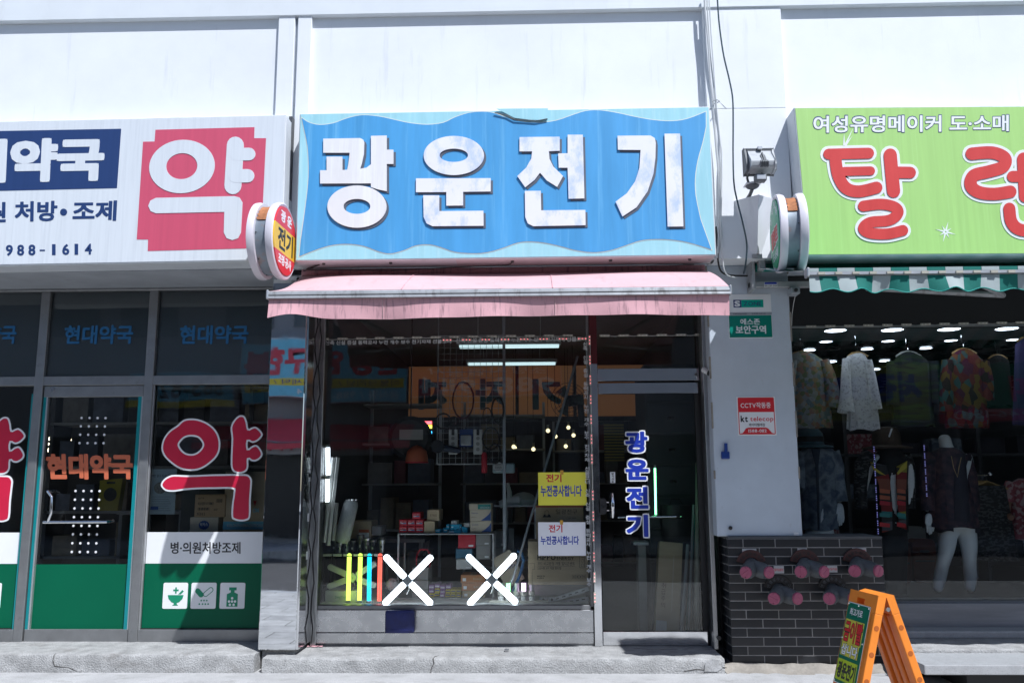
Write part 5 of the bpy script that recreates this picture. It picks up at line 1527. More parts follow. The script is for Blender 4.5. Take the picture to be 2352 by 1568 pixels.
# rack with torches
zr = C('N2', 400, 1022, .25).z
xr0, xr1 = C('N2', 112, 1022, .25).x, C('N2', 720, 1022, .25).x
rk = thing('display_rack', 'black low rack with a labelled front edge holding torches', 'rack', ((xr0 + xr1) / 2, .35, zp))
G().box(xr0, xr1, .25, .52, zr - .008, zr + .004).build('shelf', m_plask, rk)
for i in range(6):
    x = xr0 + (xr1 - xr0) * (i + .08) / 6
    G().box(x, x + .07, .2465, .2495, zr - .012, zr + .006).build('price_strip', m_plasw, rk)
for x in (xr0 + .01, xr1 - .01):
    for y in (.27, .5):
        G().box(x - .008, x + .008, y - .008, y + .008, zp - .002, zr - .008).build('leg', m_plask, rk)
G().box(xr0, xr1, .26, .275, zp + .10, zp + .112).build('cross_bar', m_plask, rk)
m_torch = [mat('torch silver', (.35, .36, .37), .3, .7), mat('torch black', (.015, .015, .016), .35, .2), mat('torch grey', (.10, .10, .11), .35, .5)]
spots = [(230, 870, 1, 'squat black'), (280, 885, 0, 'bright silver'), (350, 860, 0, 'wide silver'), (412, 885, 1, 'black ribbed'), (488, 830, 1, 'tall black'), (552, 862, 2, 'dark grey'), (612, 880, 1, 'thin black'), (700, 850, 0, 'leaning silver')]
for u, vtop, k, nm in spots:
    p0 = C('N2', u, 1005, .36); p1 = C('N2', u, vtop, .36)
    h = p1.z - zr
    t = thing('torch', f'{nm} hand torch standing on the rack in the window', 'torch', (p0.x, .36, zr + .005), 'hand torches on the rack')
    r = .026
    G().lathe([(r * .8, 0), (r * .82, h * .55), (r * 1.05, h * .62), (r * 1.05, h * .8)], (p0.x, .36, zr + .005), n=14).build('barrel', m_torch[k], t, smooth=True)
    G().lathe([(r * 1.06, h * .8), (r * 1.25, h * .86), (r * 1.25, h * .98), (r * 1.1, h)], (p0.x, .36, zr + .005), n=14).build('head', m_torch[(k + 1) % 3], t, smooth=True)
    G().box(p0.x - .006, p0.x + .006, .36 - r * .95, .36 - r * .7, zr + h * .35, zr + h * .5).build('switch', m_torch[1 if k == 0 else 0], t)
# lit vertical tube at the left and leaning white rails
def vtube(label, c, u0, v0, u1, v1, Y, m_, w_, name='tube_lamp', cat='lamp', sq=False, caps=True, group=None):
    a, b = C(c, u0, v0, Y), C(c, u1, v1, Y + .02)
    t = thing(name, label, cat, (a.x if a.z < b.z else b.x, Y, min(a.z, b.z)), group)
    d = (b - a).normalized()
    G().tube([a, b], w_, 4 if sq else 12).build('tube', m_, t, smooth=not sq)
    if caps:
        for e, s in ((a, 1), (b, -1)):
            G().tube([e - d * s * .012, e + d * s * .01], w_ * 1.06, 4 if sq else 12).build('end_cap', m_plasw, t)
    return t
m_tubl = emit('lit batten', (.93, .97, 1), 4.5)
vtube('upper lit white batten lamp at the left of the window', 'N2', 168, -50, 170, 245, .10, m_tubl, .017)
vtube('lower lit white batten lamp at the left of the window', 'N2', 162, 262, 162, 510, .10, m_tubl, .017)
vtube('shorter white plastic rail leaning behind the lit batten', 'N2', 222, 60, 130, 900, .16, m_plasw, .016, 'plastic_rail', 'rail', True, False, 'white rails leaning in the window')
vtube('longer white plastic rail leaning right of the lit batten', 'N2', 264, 60, 168, 930, .18, m_plasw, .018, 'plastic_rail', 'rail', True, False, 'white rails leaning in the window')
vtube('low grey plastic rail leaning behind the wrapped tubes', 'N2', 252, 510, 215, 880, .20, m_cardg, .02, 'plastic_rail', 'rail', True, False, 'white rails leaning in the window')
for k, (u, nm) in enumerate(((45, 'greenish'), (72, 'grey'), (95, 'yellowish'))):
    m_ = mat('conduit ' + nm, ((.30, .33, .24), (.33, .34, .35), (.42, .42, .20))[k], .45)
    vtube(f'{nm} conduit standing upright at the left end of the window', 'N2', u, -380, u - 25, 1400, .07, m_, .013, 'conduit', 'conduit', False, False, 'conduits at the left end')
# bundle of tubes in clear wrap
a, b = C('N2', 405, 490, .3), C('N2', 300, 900, .3)
bt = thing('tube_bundle', 'bundle of fluorescent tubes in cloudy wrapping leaning in the window', 'lamp bundle', (b.x, .3, b.z))
m_wrap = mat('cloudy wrap', (.45, .47, .48), .35, var=.2, scale=20, stretch=(6, 6, 1))
G().tube([a, a.lerp(b, .1), a.lerp(b, .9), b], [.05, .062, .066, .04], 12).build('wrapping', m_wrap, bt, smooth=True)
for k in range(5):
    an = k * 1.256
    o = Vector((.03 * math.cos(an), .03 * math.sin(an), 0))
    G().tube([a + o, a + o + (a - b).normalized() * .015], .012, 8).build('tube_end', m_chrome, bt, smooth=True)
# wire shelf
zs1 = C('N2', 1000, 815, .36).z; zs2 = C('N2', 1000, 1452, .36).z
xs_0, xs_1 = C('N2', 862, 1100, .36).x, C('N4', 470, 900, .36).x
shf = thing('wire_shelf', 'white two-tier metal shelf full of small boxes behind the cross lamps', 'shelf', ((xs_0 + xs_1) / 2, .5, zp))
for y in (.37, .72):
    for x in (xs_0, xs_1):
        G().box(x - .007, x + .007, y - .007, y + .007, zp - .002, zs1 + .003).build('post', m_steelw, shf)
for z in (zs1, zs2):
    G().box(xs_0 - .006, xs_1 + .006, .36, .74, z - .008, z).build('shelf_board', m_steelw, shf)
# red boxes
def red_decor(t, x0, x1, z0, z1, Y):
    w_, h_ = x1 - x0, z1 - z0
    G().box(x0 + w_ * .12, x1 - w_ * .1, Y - .0012, Y - .0002, z0 + h_ * .32, z0 + h_ * .46).build('blue_strip', m_bluebox, t)
    G().box(x0 + w_ * .12, x1 - w_ * .5, Y - .0022, Y - .0013, z0 + h_ * .34, z0 + h_ * .44).build('white_strip', m_pw, t)
    text('LED LAMP', x0 + w_ * .12, x1 - w_ * .12, z0 + h_ * .58, z0 + h_ * .72, Y, m_pw, t, th=.0005)
rows_nm = ('lower', 'upper')
for r_ in range(2):
    for k in range(3):
        u0 = 875 + k * 81; v1 = 803 - r_ * 66
        carton(f'small red carton, {("leftmost", "middle", "rightmost")[k]} of the {rows_nm[r_]} row on the wire shelf', 'N2', u0, v1 - 62, u0 + 76, v1, .40, .22, m_redbox, 'red cartons on the shelf', False, decor=red_decor)
carton('small red carton on top of the others on the wire shelf', 'N2', 1003, 604, 1083, 668, .40, .22, m_redbox, 'red cartons on the shelf', False, decor=red_decor)
carton('plain brown carton standing on the wire shelf', 'N2', 1122, 690, 1226, 803, .40, .25, m_card, None)
def brown_decor(t, x0, x1, z0, z1, Y):
    text('전기용품', x0 + .02, x1 - .02, z0 + .035, z0 + .055, Y, m_redpost, t, th=.0005)
carton('brown carton with red print stacked on top of the shelf cartons', 'N2', 1152, 578, 1270, 687, .42, .3, m_card, None, decor=brown_decor)
# blue packets
spots = [(1245, 770, 1295, 805), (1302, 760, 1342, 803), (1345, 722, 1375, 770), (1378, 724, 1408, 775), (1412, 722, 1445, 778), (1448, 722, 1482, 778), (1365, 782, 1425, 810), (1428, 780, 1484, 808)]
pos = ['far left', 'second from left', 'third from left', 'fourth from left', 'fifth from left', 'rear right', 'front middle', 'front right']
for i, s_ in enumerate(spots):
    def dec(t, x0, x1, z0, z1, Y):
        G().box(x0 + .004, x1 - .004, Y - .001, Y - .0002, (z0 + z1) / 2 - .003, (z0 + z1) / 2 + .004).build('pale_print', m_pw, t)
    carton(f'small blue packet on the wire shelf, {pos[i]} of the heap', 'N2', *s_, .41 + .01 * (i % 3), .12, m_bluebox, 'blue packets on the shelf', False, 'packet', 'packet', rot=(-12, 8, -5, 4, 0, 6, -3, 5)[i], decor=dec)
for i, (a, b, c_, d) in enumerate(((0, 612, 42, 650), (48, 612, 100, 660), (45, 675, 108, 712), (112, 640, 150, 700), (150, 650, 188, 708), (-5, 680, 40, 712))):
    carton(f'small blue packet on the right of the wire shelf, {("back left", "back right", "front middle", "upright", "far right", "front left")[i]} one', 'N4', a, b, c_, d, .41, .12, m_bluebox, 'blue packets on the shelf', False, 'packet', 'packet', rot=(3, -4, 0, 8, -6, 4)[i])
carton('white packet lying on the heap of blue packets', 'N2', 1388, 688, 1446, 722, .42, .2, m_cardw, None, False, 'packet', 'packet')
carton('white packet at the right of the blue packets', 'N4', 145, 598, 208, 640, .42, .2, m_cardw, None, False, 'packet', 'packet')
def cblue(t, x0, x1, z0, z1, Y):
    w_, h_ = x1 - x0, z1 - z0
    pts = [(x0 + w_ * .98, z0 + h_ * .05), (x0 + w_ * .98, z0 + h_ * .9), (x0 + w_ * .88, z0 + h_ * .6), (x0 + w_ * .7, z0 + h_ * .3), (x0 + w_ * .5, z0 + h_ * .05)]
    G().prism(pts, Y - .001, Y - .0002).build('blue_swoosh', m_bpr, t)
    text('Genius', x0 + w_ * .06, x0 + w_ * .38, z0 + h_ * .66, z0 + h_ * .8, Y, m_bpr, t, th=.0005)
    text('전자안정기', x0 + w_ * .06, x0 + w_ * .3, z0 + h_ * .3, z0 + h_ * .4, Y, m_pk, t, th=.0005)
carton('pale carton with a blue swoosh, bottom of the stack on the shelf', 'N4', 215, 578, 453, 704, .40, .28, m_card2, 'pale blue printed cartons', decor=cblue)
carton('pale carton with a blue swoosh, second in the stack on the shelf', 'N4', 212, 450, 450, 575, .40, .28, m_card2, 'pale blue printed cartons', decor=cblue)
def cteal(t, x0, x1, z0, z1, Y):
    w_, h_ = x1 - x0, z1 - z0
    G().box(x0 + w_ * .4, x1 - w_ * .02, Y - .001, Y - .0002, z0 + h_ * .1, z1 - h_ * .12).build('teal_panel', m_tealbox, t)
    text('ANCHOR', x0 + w_ * .5, x1 - w_ * .06, z0 + h_ * .25, z0 + h_ * .5, Y - .001, m_pw, t, th=.0005)
carton('flat carton with a teal panel on top of the pale stack', 'N4', 202, 380, 448, 449, .40, .28, m_card2, None, decor=cteal)
# violet and yellow boxes on the lower shelf
spots = [(1168, 1322, 1218, 1360, 'v'), (1168, 1364, 1218, 1400, 'v'), (1168, 1404, 1218, 1440, 'y'), (1226, 1312, 1276, 1350, 'v'), (1226, 1353, 1276, 1395, 'y'), (1220, 1396, 1270, 1428, 'y'), (1280, 1326, 1328, 1366, 'v'), (1280, 1370, 1328, 1404, 'v'), (1276, 1408, 1324, 1440, 'v'), (1336, 1320, 1386, 1360, 'v'), (1334, 1364, 1382, 1398, 'y'), (1330, 1402, 1380, 1436, 'y'), (1386, 1364, 1434, 1398, 'y'), (1384, 1402, 1432, 1437, 'y'), (1440, 1364, 1486, 1398, 'y'), (1440, 1402, 1486, 1437, 'y')]
zoff = zs2
for i, (a, b, c_, d, k) in enumerate(spots):
    colm_i = ('first', 'second', 'third', 'fourth', 'fifth', 'sixth')[0 if a < 1220 else 1 if a < 1277 else 2 if a < 1330 else 3 if a < 1384 else 4 if a < 1437 else 5]
    lev = 'top' if b < 1345 else 'middle' if b < 1385 else 'bottom'
    if a >= 1384: lev = 'upper' if b < 1385 else 'lower'
    kind = {'v': 'violet', 'y': 'yellow'}[k]
    if a == 1384: colm_i = 'fifth'
    def dec(t, x0, x1, z0, z1, Y, k=k):
        G().box(x0 + .004, x1 - .004, Y - .001, Y - .0002, z0 + (z1 - z0) * .35, z0 + (z1 - z0) * .6).build('print', m_bpr if k == 'y' else m_pw, t)
    carton(f'tiny {kind} carton at the {lev} of the {colm_i} column on the lower shelf', 'N2', a, b, c_, d, .42 + .008 * (i % 2), .16, m_vio if k == 'v' else m_yel, 'violet and yellow cartons on the lower shelf', False, decor=dec)
def corange(t, x0, x1, z0, z1, Y):
    w_, h_ = x1 - x0, z1 - z0
    text('BANDI', x1 - w_ * .48, x1 - w_ * .12, z0 + h_ * .35, z0 + h_ * .62, Y, m_card, t, off=.03, th=.0005)
    G().box(x0 + w_ * .08, x0 + w_ * .22, Y - .001, Y - .0002, z0 + h_ * .2, z0 + h_ * .6).build('print', m_pw, t)
for i, (v0, v1, nm) in enumerate(((1178, 1262, 'top'), (1266, 1352, 'middle'), (1356, 1428, 'bottom'))):
    carton(f'flat orange carton, {nm} of the stack behind the right cross lamp', 'N4', 108 + i * 10, v0, 378, v1, .39, .26, m_orbox if i < 2 else m_card, 'orange cartons behind the right cross lamp', decor=corange)
for i, (v0, v1, nm) in enumerate(((1150, 1268, 'top'), (1272, 1362, 'middle'), (1366, 1442, 'bottom'))):
    carton(f'plain grey carton, {nm} of the stack behind the left cross lamp', 'N2', 1000, v0, 1160, v1, .42, .28, m_cardg, 'grey cartons behind the left cross lamp')
deco_w = lambda t, x0, x1, z0, z1, Y: G().box(x0 + (x1 - x0) * .6, x1 - (x1 - x0) * .12, Y - .001, Y - .0002, z0 + (z1 - z0) * .1, z0 + (z1 - z0) * .24).build('label_patch', m_pw, t)
mid = [('dark red carton in the middle of the shelf', 80, 725, 272, 876, m_redbox), ('upper dark grey carton beside the dark red carton', 280, 728, 440, 846, m_cardg), ('lower dark grey carton beside the blue carton', 282, 848, 440, 1000, m_cardg), ('blue printed carton under the dark red carton', 52, 885, 238, 992, mat('dull blue carton', (.05, .16, .26), .6)), ('white carton with a teal mark under the blue carton', 58, 1000, 235, 1112, m_cardw)]
for lb_, a, b, c_, d, m_ in mid:
    carton(lb_, 'N4', a, b, c_, d, .47, .22, m_, None, decor=deco_w)
# rear shelf right of it
zr2 = C('N4', 750, 398, .85).z
xq0, xq1 = C('N4', 480, 800, .85).x, C('N4', 950, 800, .85).x
sh2 = thing('rear_shelf', 'grey shelf behind the wire shelf carrying a hair dryer', 'shelf', ((xq0 + xq1) / 2, 1.0, FZ))
for x in (C('N4', 608, 800, .85).x, xq1):
    for y in (.86, 1.2):
        G().box(x - .012, x + .012, y - .012, y + .012, FZ - .008, zr2).build('post', m_galv, sh2)
G().box(xq0, xq1, .84, 1.22, zr2 - .012, zr2).build('shelf_board', m_galv, sh2)
zr3 = C('N4', 620, 1005, .85).z
G().box(xq0, xq1, .84, 1.22, zr3 - .012, zr3).build('shelf_board', m_galv, sh2)
carton('upper grey carton with a red mark on the rear shelf', 'N4', 492, 680, 600, 870, .88, .25, m_cardg, None, decor=deco_w)
carton('lower grey carton with a dark label on the rear shelf', 'N4', 492, 874, 600, 1002, .88, .25, m_cardg, None, decor=deco_w)
carton('shiny wrapped grey carton at the end of the rear shelf', 'N4', 640, 655, 705, 1000, .88, .25, mat('wrapped carton', (.2, .21, .22), .15), None, False)
# hair dryer
hd = C('N4', 690, 360, .95)
dy = thing('hair_dryer', 'white hair dryer pointing left on the rear shelf', 'hair dryer', (hd.x, .95, zr2))
n0 = C('N4', 545, 390, .95)
G().tube([Vector((n0.x, .95, n0.z)), Vector((hd.x - .07, .95, hd.z - .008)), Vector((hd.x, .95, hd.z)), Vector((hd.x + .06, .95, hd.z + .004)), Vector((hd.x + .08, .95, hd.z + .004))], [.032, .036, .048, .052, .035], 16).build('barrel', m_plasw, dy, smooth=True)
ht = C('N4', 628, 150, .95)
G().tube([Vector((hd.x - .03, .95, hd.z + .03)), Vector((ht.x + .02, .95, (hd.z + ht.z) / 2)), Vector((ht.x, .95, ht.z))], [.026, .022, .016], 12).build('handle', m_plasw, dy, smooth=True)
G().tube([Vector((n0.x - .005, .95, n0.z)), Vector((n0.x - .03, .95, n0.z - .003))], .03, 14).build('nozzle', m_plask, dy, smooth=True)
dm = C('N4', 810, 320, 1.05)
dl = thing('dome_lamp', 'pale round dome ceiling lamp lying on the rear shelf', 'lamp', (dm.x, 1.05, zr2))
G().lathe([(.115, 0), (.12, .015), (.12, .045), (.11, .05)], (dm.x, 1.05, zr2), n=24).build('ring', m_plasw, dl, smooth=True)
G().lathe([(.108, .05), (.09, .085), (.05, .105), (.005, .112)], (dm.x, 1.05, zr2), n=24).build('diffuser', m_cream2, dl, smooth=True)
# big cartons at the right
def dk(t, x0, x1, z0, z1, Y):
    w_, h_ = x1 - x0, z1 - z0
    text('일광전구', x0 + w_ * .42, x1 - w_ * .13, z1 - h_ * .24, z1 - h_ * .10, Y, m_pk, t, off=.005, th=.0006)
    text('L 220V 200W', x0 + w_ * .64, x1 - w_ * .16, z1 - h_ * .38, z1 - h_ * .33, Y, m_pk, t, th=.0006)
    cx_, cz_ = x0 + w_ * .23, z1 - h_ * .20
    ringmesh(g := G(), ell(cx_, cz_, .018, .02, 20), ell(cx_, cz_, .0155, .0175, 20), Y - .001, Y - .0002); g.build('bulb_mark', m_pk, t)
    G().prism([(cx_ - .035, cz_ - .035), (cx_ - .022, cz_ - .012), (cx_ - .013, cz_ - .014), (cx_ - .008, cz_ - .024), (cx_ + .008, cz_ - .024), (cx_ + .013, cz_ - .014), (cx_ + .022, cz_ - .012), (cx_ + .035, cz_ - .035)], Y - .001, Y - .0002).build('bulb_mark', m_pk, t)
    G().box(x0 + .001, x1 - .001, Y - .0012, Y - .0002, z1 - h_ * .05, z1 - h_ * .0).build('red_edge', m_orange_v, t)
carton('brown light bulb carton with a bulb mark behind the paper notices', 'N4', 950, 402, 1482, 800, .14, .3, m_card, None, decor=dk)
def dh(t, x0, x1, z0, z1, Y):
    w_, h_ = x1 - x0, z1 - z0
    f = lambda a, b: (x0 + w_ * a, z1 - h_ * b)
    text('HIPPO', *[f(.155, 0)[0], f(.46, 0)[0], f(0, .43)[1], f(0, .31)[1]], Y, m_pk, t, off=.02, th=.0006)
    text('ENERGY', *[f(.48, 0)[0], f(.765, 0)[0], f(0, .43)[1], f(0, .355)[1]], Y, m_pk, t, off=.01, th=.0006)
    text('코드 비교환형 개별 멀티콘센트', *[f(.155, 0)[0], f(.78, 0)[0], f(0, .555)[1], f(0, .475)[1]], Y, m_pk, t, off=.005, th=.0006)
    text('220V용 3구 개별 멀티탭', *[f(.155, 0)[0], f(.55, 0)[0], f(0, .65)[1], f(0, .59)[1]], Y, m_pk, t, th=.0006)
    text('MADE IN\nKOREA', *[f(.15, 0)[0], f(.275, 0)[0], f(0, .865)[1], f(0, .785)[1]], Y, m_pk, t, off=.01, th=.0006)
    for zz in (.445, .575):
        a = f(.155, zz); b = f(.78, zz)
        G().box(a[0], b[0], Y - .0008, Y - .0002, a[1] - .0008, a[1] + .0008).build('rule', m_pk, t)
    for k in range(4):
        a = f(.735 + k * .056, .86); b = f(.735 + k * .056 + .052, .775)
        ringmesh(g := G(), [(a[0], a[1]), (b[0], a[1]), (b[0], b[1]), (a[0], b[1])], [(a[0] + .0015, a[1] + .0015), (b[0] - .0015, a[1] + .0015), (b[0] - .0015, b[1] - .0015), (a[0] + .0015, b[1] - .0015)], Y - .0008, Y - .0002); g.build('care_mark', m_pk, t)
        G().prism(ell((a[0] + b[0]) / 2, (a[1] + b[1]) / 2, .004, .007, 8), Y - .0008, Y - .0002).build('care_mark', m_pk, t)
    a = f(.90, .45)
    ringmesh(g := G(), rrect(a[0] - .02, a[0] + .02, a[1] - .055, a[1] + .055, .01), rrect(a[0] - .018, a[0] + .018, a[1] - .053, a[1] + .053, .009), Y - .0008, Y - .0002); g.build('socket_mark', m_pk, t)
    for k in (-1, 0, 1):
        ringmesh(g := G(), ell(a[0] + .004, a[1] + k * .034, .012, .012, 14), ell(a[0] + .004, a[1] + k * .034, .0105, .0105, 14), Y - .0008, Y - .0002); g.build('socket_mark', m_pk, t)
    for k, (aa, bb) in enumerate((((-.02, .51), (.105, .51)), ((.105, .51), (.105, .65)), ((.105, .65), (.065, .65)), ((.065, .65), (.065, .98)))):
        p_, q_ = f(max(aa[0], .0), aa[1]), f(bb[0], bb[1])
        G().box(min(p_[0], q_[0]) - .001, max(p_[0], q_[0]) + .001, Y - .0008 - .0002 * k, Y - .0002, min(p_[1], q_[1]) - .001, max(p_[1], q_[1]) + .001).build('rule', m_pk, t)
carton('big brown power strip carton standing in the right of the window', 'N4', 862, 800, 1532, 1285, .10, .3, m_card, None, decor=dh)
# the block it stands on
carton('dull carton used as a stand under the power strip carton', 'N4', 870, 1288, 1500, 1405, .22, .2, m_cardg, None)
# paper notices taped behind the glass
def notice(label, c, u0, v0, u1, v1, m_, l1, l2):
    x0, x1, z0, z1 = rect(c, u0, v0, u1, v1, -.006)
    t = thing('paper_notice', label, 'notice', ((x0 + x1) / 2, -.006, z0), 'handwritten notices in the window')
    G().box(x0, x1, -.0062, -.0052, z0, z1).build('sheet', m_, t)
    ptext('전기', c, *l1, -.0062, m_pr2, t, off=.03, th=.0006)
    ptext('누전공사합니다', c, *l2, -.0062, m_pb2, t, off=.03, th=.0006)
    G().box((x0 + x1) / 2 - .014, (x0 + x1) / 2 + .010, -.0072, -.0063, z1 - .018, z1 + .016).build('tape', m_tape2, t)
    return t
m_pr2 = mat('red marker', (.62, .02, .04), .6); m_pb2 = mat('blue marker', (.02, .05, .42), .6)
m_tape2 = mat('orange tape', (.62, .33, .04), .5)
m_py = mat('yellow paper', (.84, .78, .08), .8, var=.03); m_pwp = mat('white paper', (.88, .88, .92), .8, var=.03)
notice('yellow handwritten paper notice in the window', 'N4', 975, 30, 1515, 398, m_py, (1062, 50, 1235, 140), (1002, 172, 1462, 300))
notice('white handwritten paper notice in the window', 'N4', 975, 587, 1506, 962, m_pwp, (1092, 615, 1245, 700), (1002, 740, 1430, 838))
# bulb sockets on a strip
zk_ = C('N4', 700, 1500, .12).z
x0, x1 = C('N4', 430, 1500, .12).x, C('N4', 1088, 1500, .12).x
ss = thing('socket_strip', 'white lamp socket strip on the window floor', 'socket strip', ((x0 + x1) / 2, .12, zp))
G().box(x0, x1, .09, .16, zp, zp + .016).build('strip', m_cream2, ss, bevel=.003)
m_gl = emit('green bulb', (.25, 1, .25), 2.2); m_pkl = emit('pink bulb', (1, .55, .95), 3.5)
m_bulb = mat('unlit bulb glass', (.5, .5, .5), .15, spec=.7)
for u, m_, nm in ((558, m_bulb, 'unlit spiral bulb left of the green one'), (640, m_gl, 'green glowing bulb'), (735, m_bulb, 'unlit tube bulb between the coloured ones'), (812, m_pkl, 'pink glowing bulb'), (905, m_bulb, 'unlit tube bulb at the right')):
    p = C('N4', u, 1480, .125)
    t = thing('lamp_bulb', nm + ' on the socket strip', 'light bulb', (p.x, .125, zp + .016), 'bulbs on the socket strip')
    G().lathe([(.024, 0), (.024, .03), (.018, .034)], (p.x, .125, zp + .016), n=14).build('socket', m_plasw, t, smooth=True)
    G().lathe([(.017, .034), (.026, .042), (.026, .066), (.02, .07)], (p.x, .125, zp + .016), n=14).build('ballast', m_cream2, t, smooth=True)
    g = G()
    for k in range(3):
        a = k * 2.1 + .4
        cx_, cy_ = p.x + .011 * math.cos(a), .125 + .011 * math.sin(a)
        g.tube([(cx_, cy_, zp + .085), (cx_, cy_, zp + .145)], .0075, 8)
    g.build('glass_tube', m_, t, smooth=True)
# slotted steel strips and small socket boxes
for i, (a, b, nm) in enumerate((((1140, 1455), (1540, 1330), 'upper'), ((1165, 1495), (1540, 1440), 'lower'))):
    p, q = C('N4', *a, .16 + i * .03), C('N4', *b, .16 + i * .03)
    t = thing('slotted_strip', f'{nm} slotted grey steel strip lying at the right of the window floor', 'steel strip', (p.x, p.y, zp), 'slotted strips on the window floor')
    d = (q - p).normalized(); nn = Vector((-d.z, 0, d.x)); w_ = .016
    G().add([p - nn * w_, q - nn * w_, q + nn * w_, p + nn * w_, p - nn * w_ + Vector((0, .012, 0)), q - nn * w_ + Vector((0, .012, 0)), q + nn * w_ + Vector((0, .012, 0)), p + nn * w_ + Vector((0, .012, 0))], [(0, 1, 2, 3), (7, 6, 5, 4), (0, 4, 5, 1), (1, 5, 6, 2), (2, 6, 7, 3), (3, 7, 4, 0)]).build('strip', m_galv, t)
    for k in range(5):
        c0 = p.lerp(q, .12 + k * .18)
        XF.append(Matrix.Translation(c0) @ Matrix.Rotation(-math.atan2(d.z, d.x), 4, 'Y'))
        G().prism(rrect(-.014, .014, -.004, .004, .0039), -.001, .0).build('slot', m_plask, t)
        XF.pop()
for i, (a, b) in enumerate(((985, 1080), (1090, 1165))):
    x0, x1, z0, z1 = rect('N4', a, 1425, b, 1500, .15)
    t = thing('wall_box', ('left', 'right')[i] + ' grey steel junction box on the window floor', 'junction box', ((x0 + x1) / 2, .18, zp), 'junction boxes on the window floor')
    G().box(x0, x1, .15, .21, zp, z1).build('shell', m_galv, t, bevel=.003)
    G().disc(((x0 + x1) / 2, .1495, (zp + z1) / 2), .010, (0, -1, 0), .001, 14).build('knockout', m_plask, t)
# blue hose coil and green glow box
def coil(label, c, u, v, Y, r, turns, tr, m_, name='cable_coil', cat='cable', sq=1.0, hang=True, group='cable coils hanging in the shop'):
    p = C(c, u, v, Y)
    pts = []
    for k in range(int(turns * 16) + 1):
        a = k * 2 * math.pi / 16
        rr = r * (1 + .06 * math.sin(k * .37) + random.uniform(-.02, .02))
        pts.append(p + Vector((rr * math.cos(a), (k / 16 - turns / 2) * tr * 1.3, rr * sq * math.sin(a))))
    return tag(G().tube(pts, tr, 6).build(name, m_, None, smooth=True), label, cat, group)
m_bhose = mat('blue hose', (.02, .14, .34), .35)
hp = [C('N4', u, v, .3) for u, v in ((690, 1360), (740, 1250), (790, 1120), (812, 1000), (790, 930), (740, 905))]
tag(G().tube(hp, .012, 8).build('hose', m_bhose, None, smooth=True), 'blue plastic hose curving behind the right cross lamp', 'hose')
p = C('N4', 640, 1110, .42)
ds = thing('fan_box', 'leaning pale green carton lit by the green bulb', 'box', (p.x, .42, zp))
XF.append(Matrix.Translation((p.x, .42, p.z)) @ Matrix.Rotation(R(-28), 4, 'Y') @ Matrix.Rotation(R(-8), 4, 'X'))
G().cbox((0, 0, 0), .17, .05, .26).build('body', m_card2, ds, bevel=.002)
text('FANTASIA', -.07, .07, -.01, .015, -.025, m_bpr, ds, th=.0006)
XF.pop()
# leaning thin pole
a, b = W(1326.7, 818, .30), C('N4', 690, 1230, .16); b2 = C('N4', 612, 1335, .14)
tag(G().tube([a, b, b2], .0105, 10).build('pole', m_galv, None, smooth=True), 'long thin grey pole leaning across the right of the window', 'pole')
# ceiling battens
m_fluo = emit('ceiling tube', (.80, .98, .95), .75)
def batten(label, c, u0, v0, u1, v1, Y):
    x0, x1, z0, z1 = rect(c, u0, v0, u1, v1, Y)
    t = thing('ceiling_lamp', label, 'lamp', ((x0 + x1) / 2, Y, z0), 'ceiling tubes in the electrical shop')
    G().box(x0, x1, Y, Y + .12, z1 - .01, z1 + .03).build('housing', m_steelw, t, bevel=.003)
    for k in range(2):
        G().tube([(x0 + .02, Y + .03 + .06 * k, z1 - .025), (x1 - .02, Y + .03 + .06 * k, z1 - .025)], .013, 8).build('tube', m_fluo, t, smooth=True)
    for x in (x0 + .2, x1 - .2):
        G().tube([(x, Y + .06, z1 + .03), (x, Y + .06, zs + .006)], .006, 6).build('hanger', m_steelw, t)
batten('near lit ceiling tube lamp in the electrical shop', 'N3', 250, 205, 1320, 250, 1.5)
batten('far lit ceiling tube lamp in the electrical shop', 'N3', 340, 390, 1280, 420, 3.0)
# wire grid with hanging goods
gx0, gx1 = C('N3', 50, 900, .55).x, C('N3', 738, 900, .55).x
gz0, gz1 = C('N3', 300, 1448, .55).z, C('N3', 300, 130, .55).z
gd = thing('wire_grid', 'white wire grid panel hanging in the middle of the window', 'wire grid', ((gx0 + gx1) / 2, .55, gz0))
m_wire = mat('white wire', (.42, .43, .44), .45)
for x in (gx0, gx1):
    G().tube([(x, .55, gz0), (x, .55, gz1 + .4)], .006, 6).build('frame_bar', m_wire, gd)
for z in (gz0, gz1):
    G().tube([(gx0, .55, z), (gx1, .55, z)], .006, 6).build('frame_bar', m_wire, gd)
nx = 11
for i in range(1, nx):
    x = gx0 + (gx1 - gx0) * i / nx
    G().tube([(x, .55, gz0), (x, .55, gz1)], .0022, 5).build('wire', m_wire, gd)
nz_ = 21
for i in range(1, nz_):
    z = gz0 + (gz1 - gz0) * i / nz_
    G().tube([(gx0, .553, z), (gx1, .553, z)], .0022, 5).build('wire', m_wire, gd)
pg = C('N3', 733, 700, .50)
tag(G().box(pg.x - .012, pg.x + .012, .49, .52, zp, zs + .004).build('upright_rail', m_galv, None), 'grey slotted upright rail at the right of the wire grid', 'rail')
coil('tall loop of dark red cable on the wire grid', 'N3', 315, 800, .52, .09, 3, .006, mat('dark red cable', (.07, .008, .02), .5), sq=1.75)
coil('messy black cable coil at the left of the wire grid', 'N3', 110, 1010, .51, .065, 5, .005, m_blackrub)
coil('small black cable coil beside the messy one', 'N3', 215, 1010, .50, .04, 4, .004, m_blackrub)
coil('black cable coil hanging low at the right of the wire grid', 'N3', 600, 1190, .49, .07, 5, .005, m_blackrub, sq=1.3)
coil('thin black wire loop hung near the upright rail', 'N3', 560, 950, .49, .035, 3, .004, m_blackrub, sq=1.8)
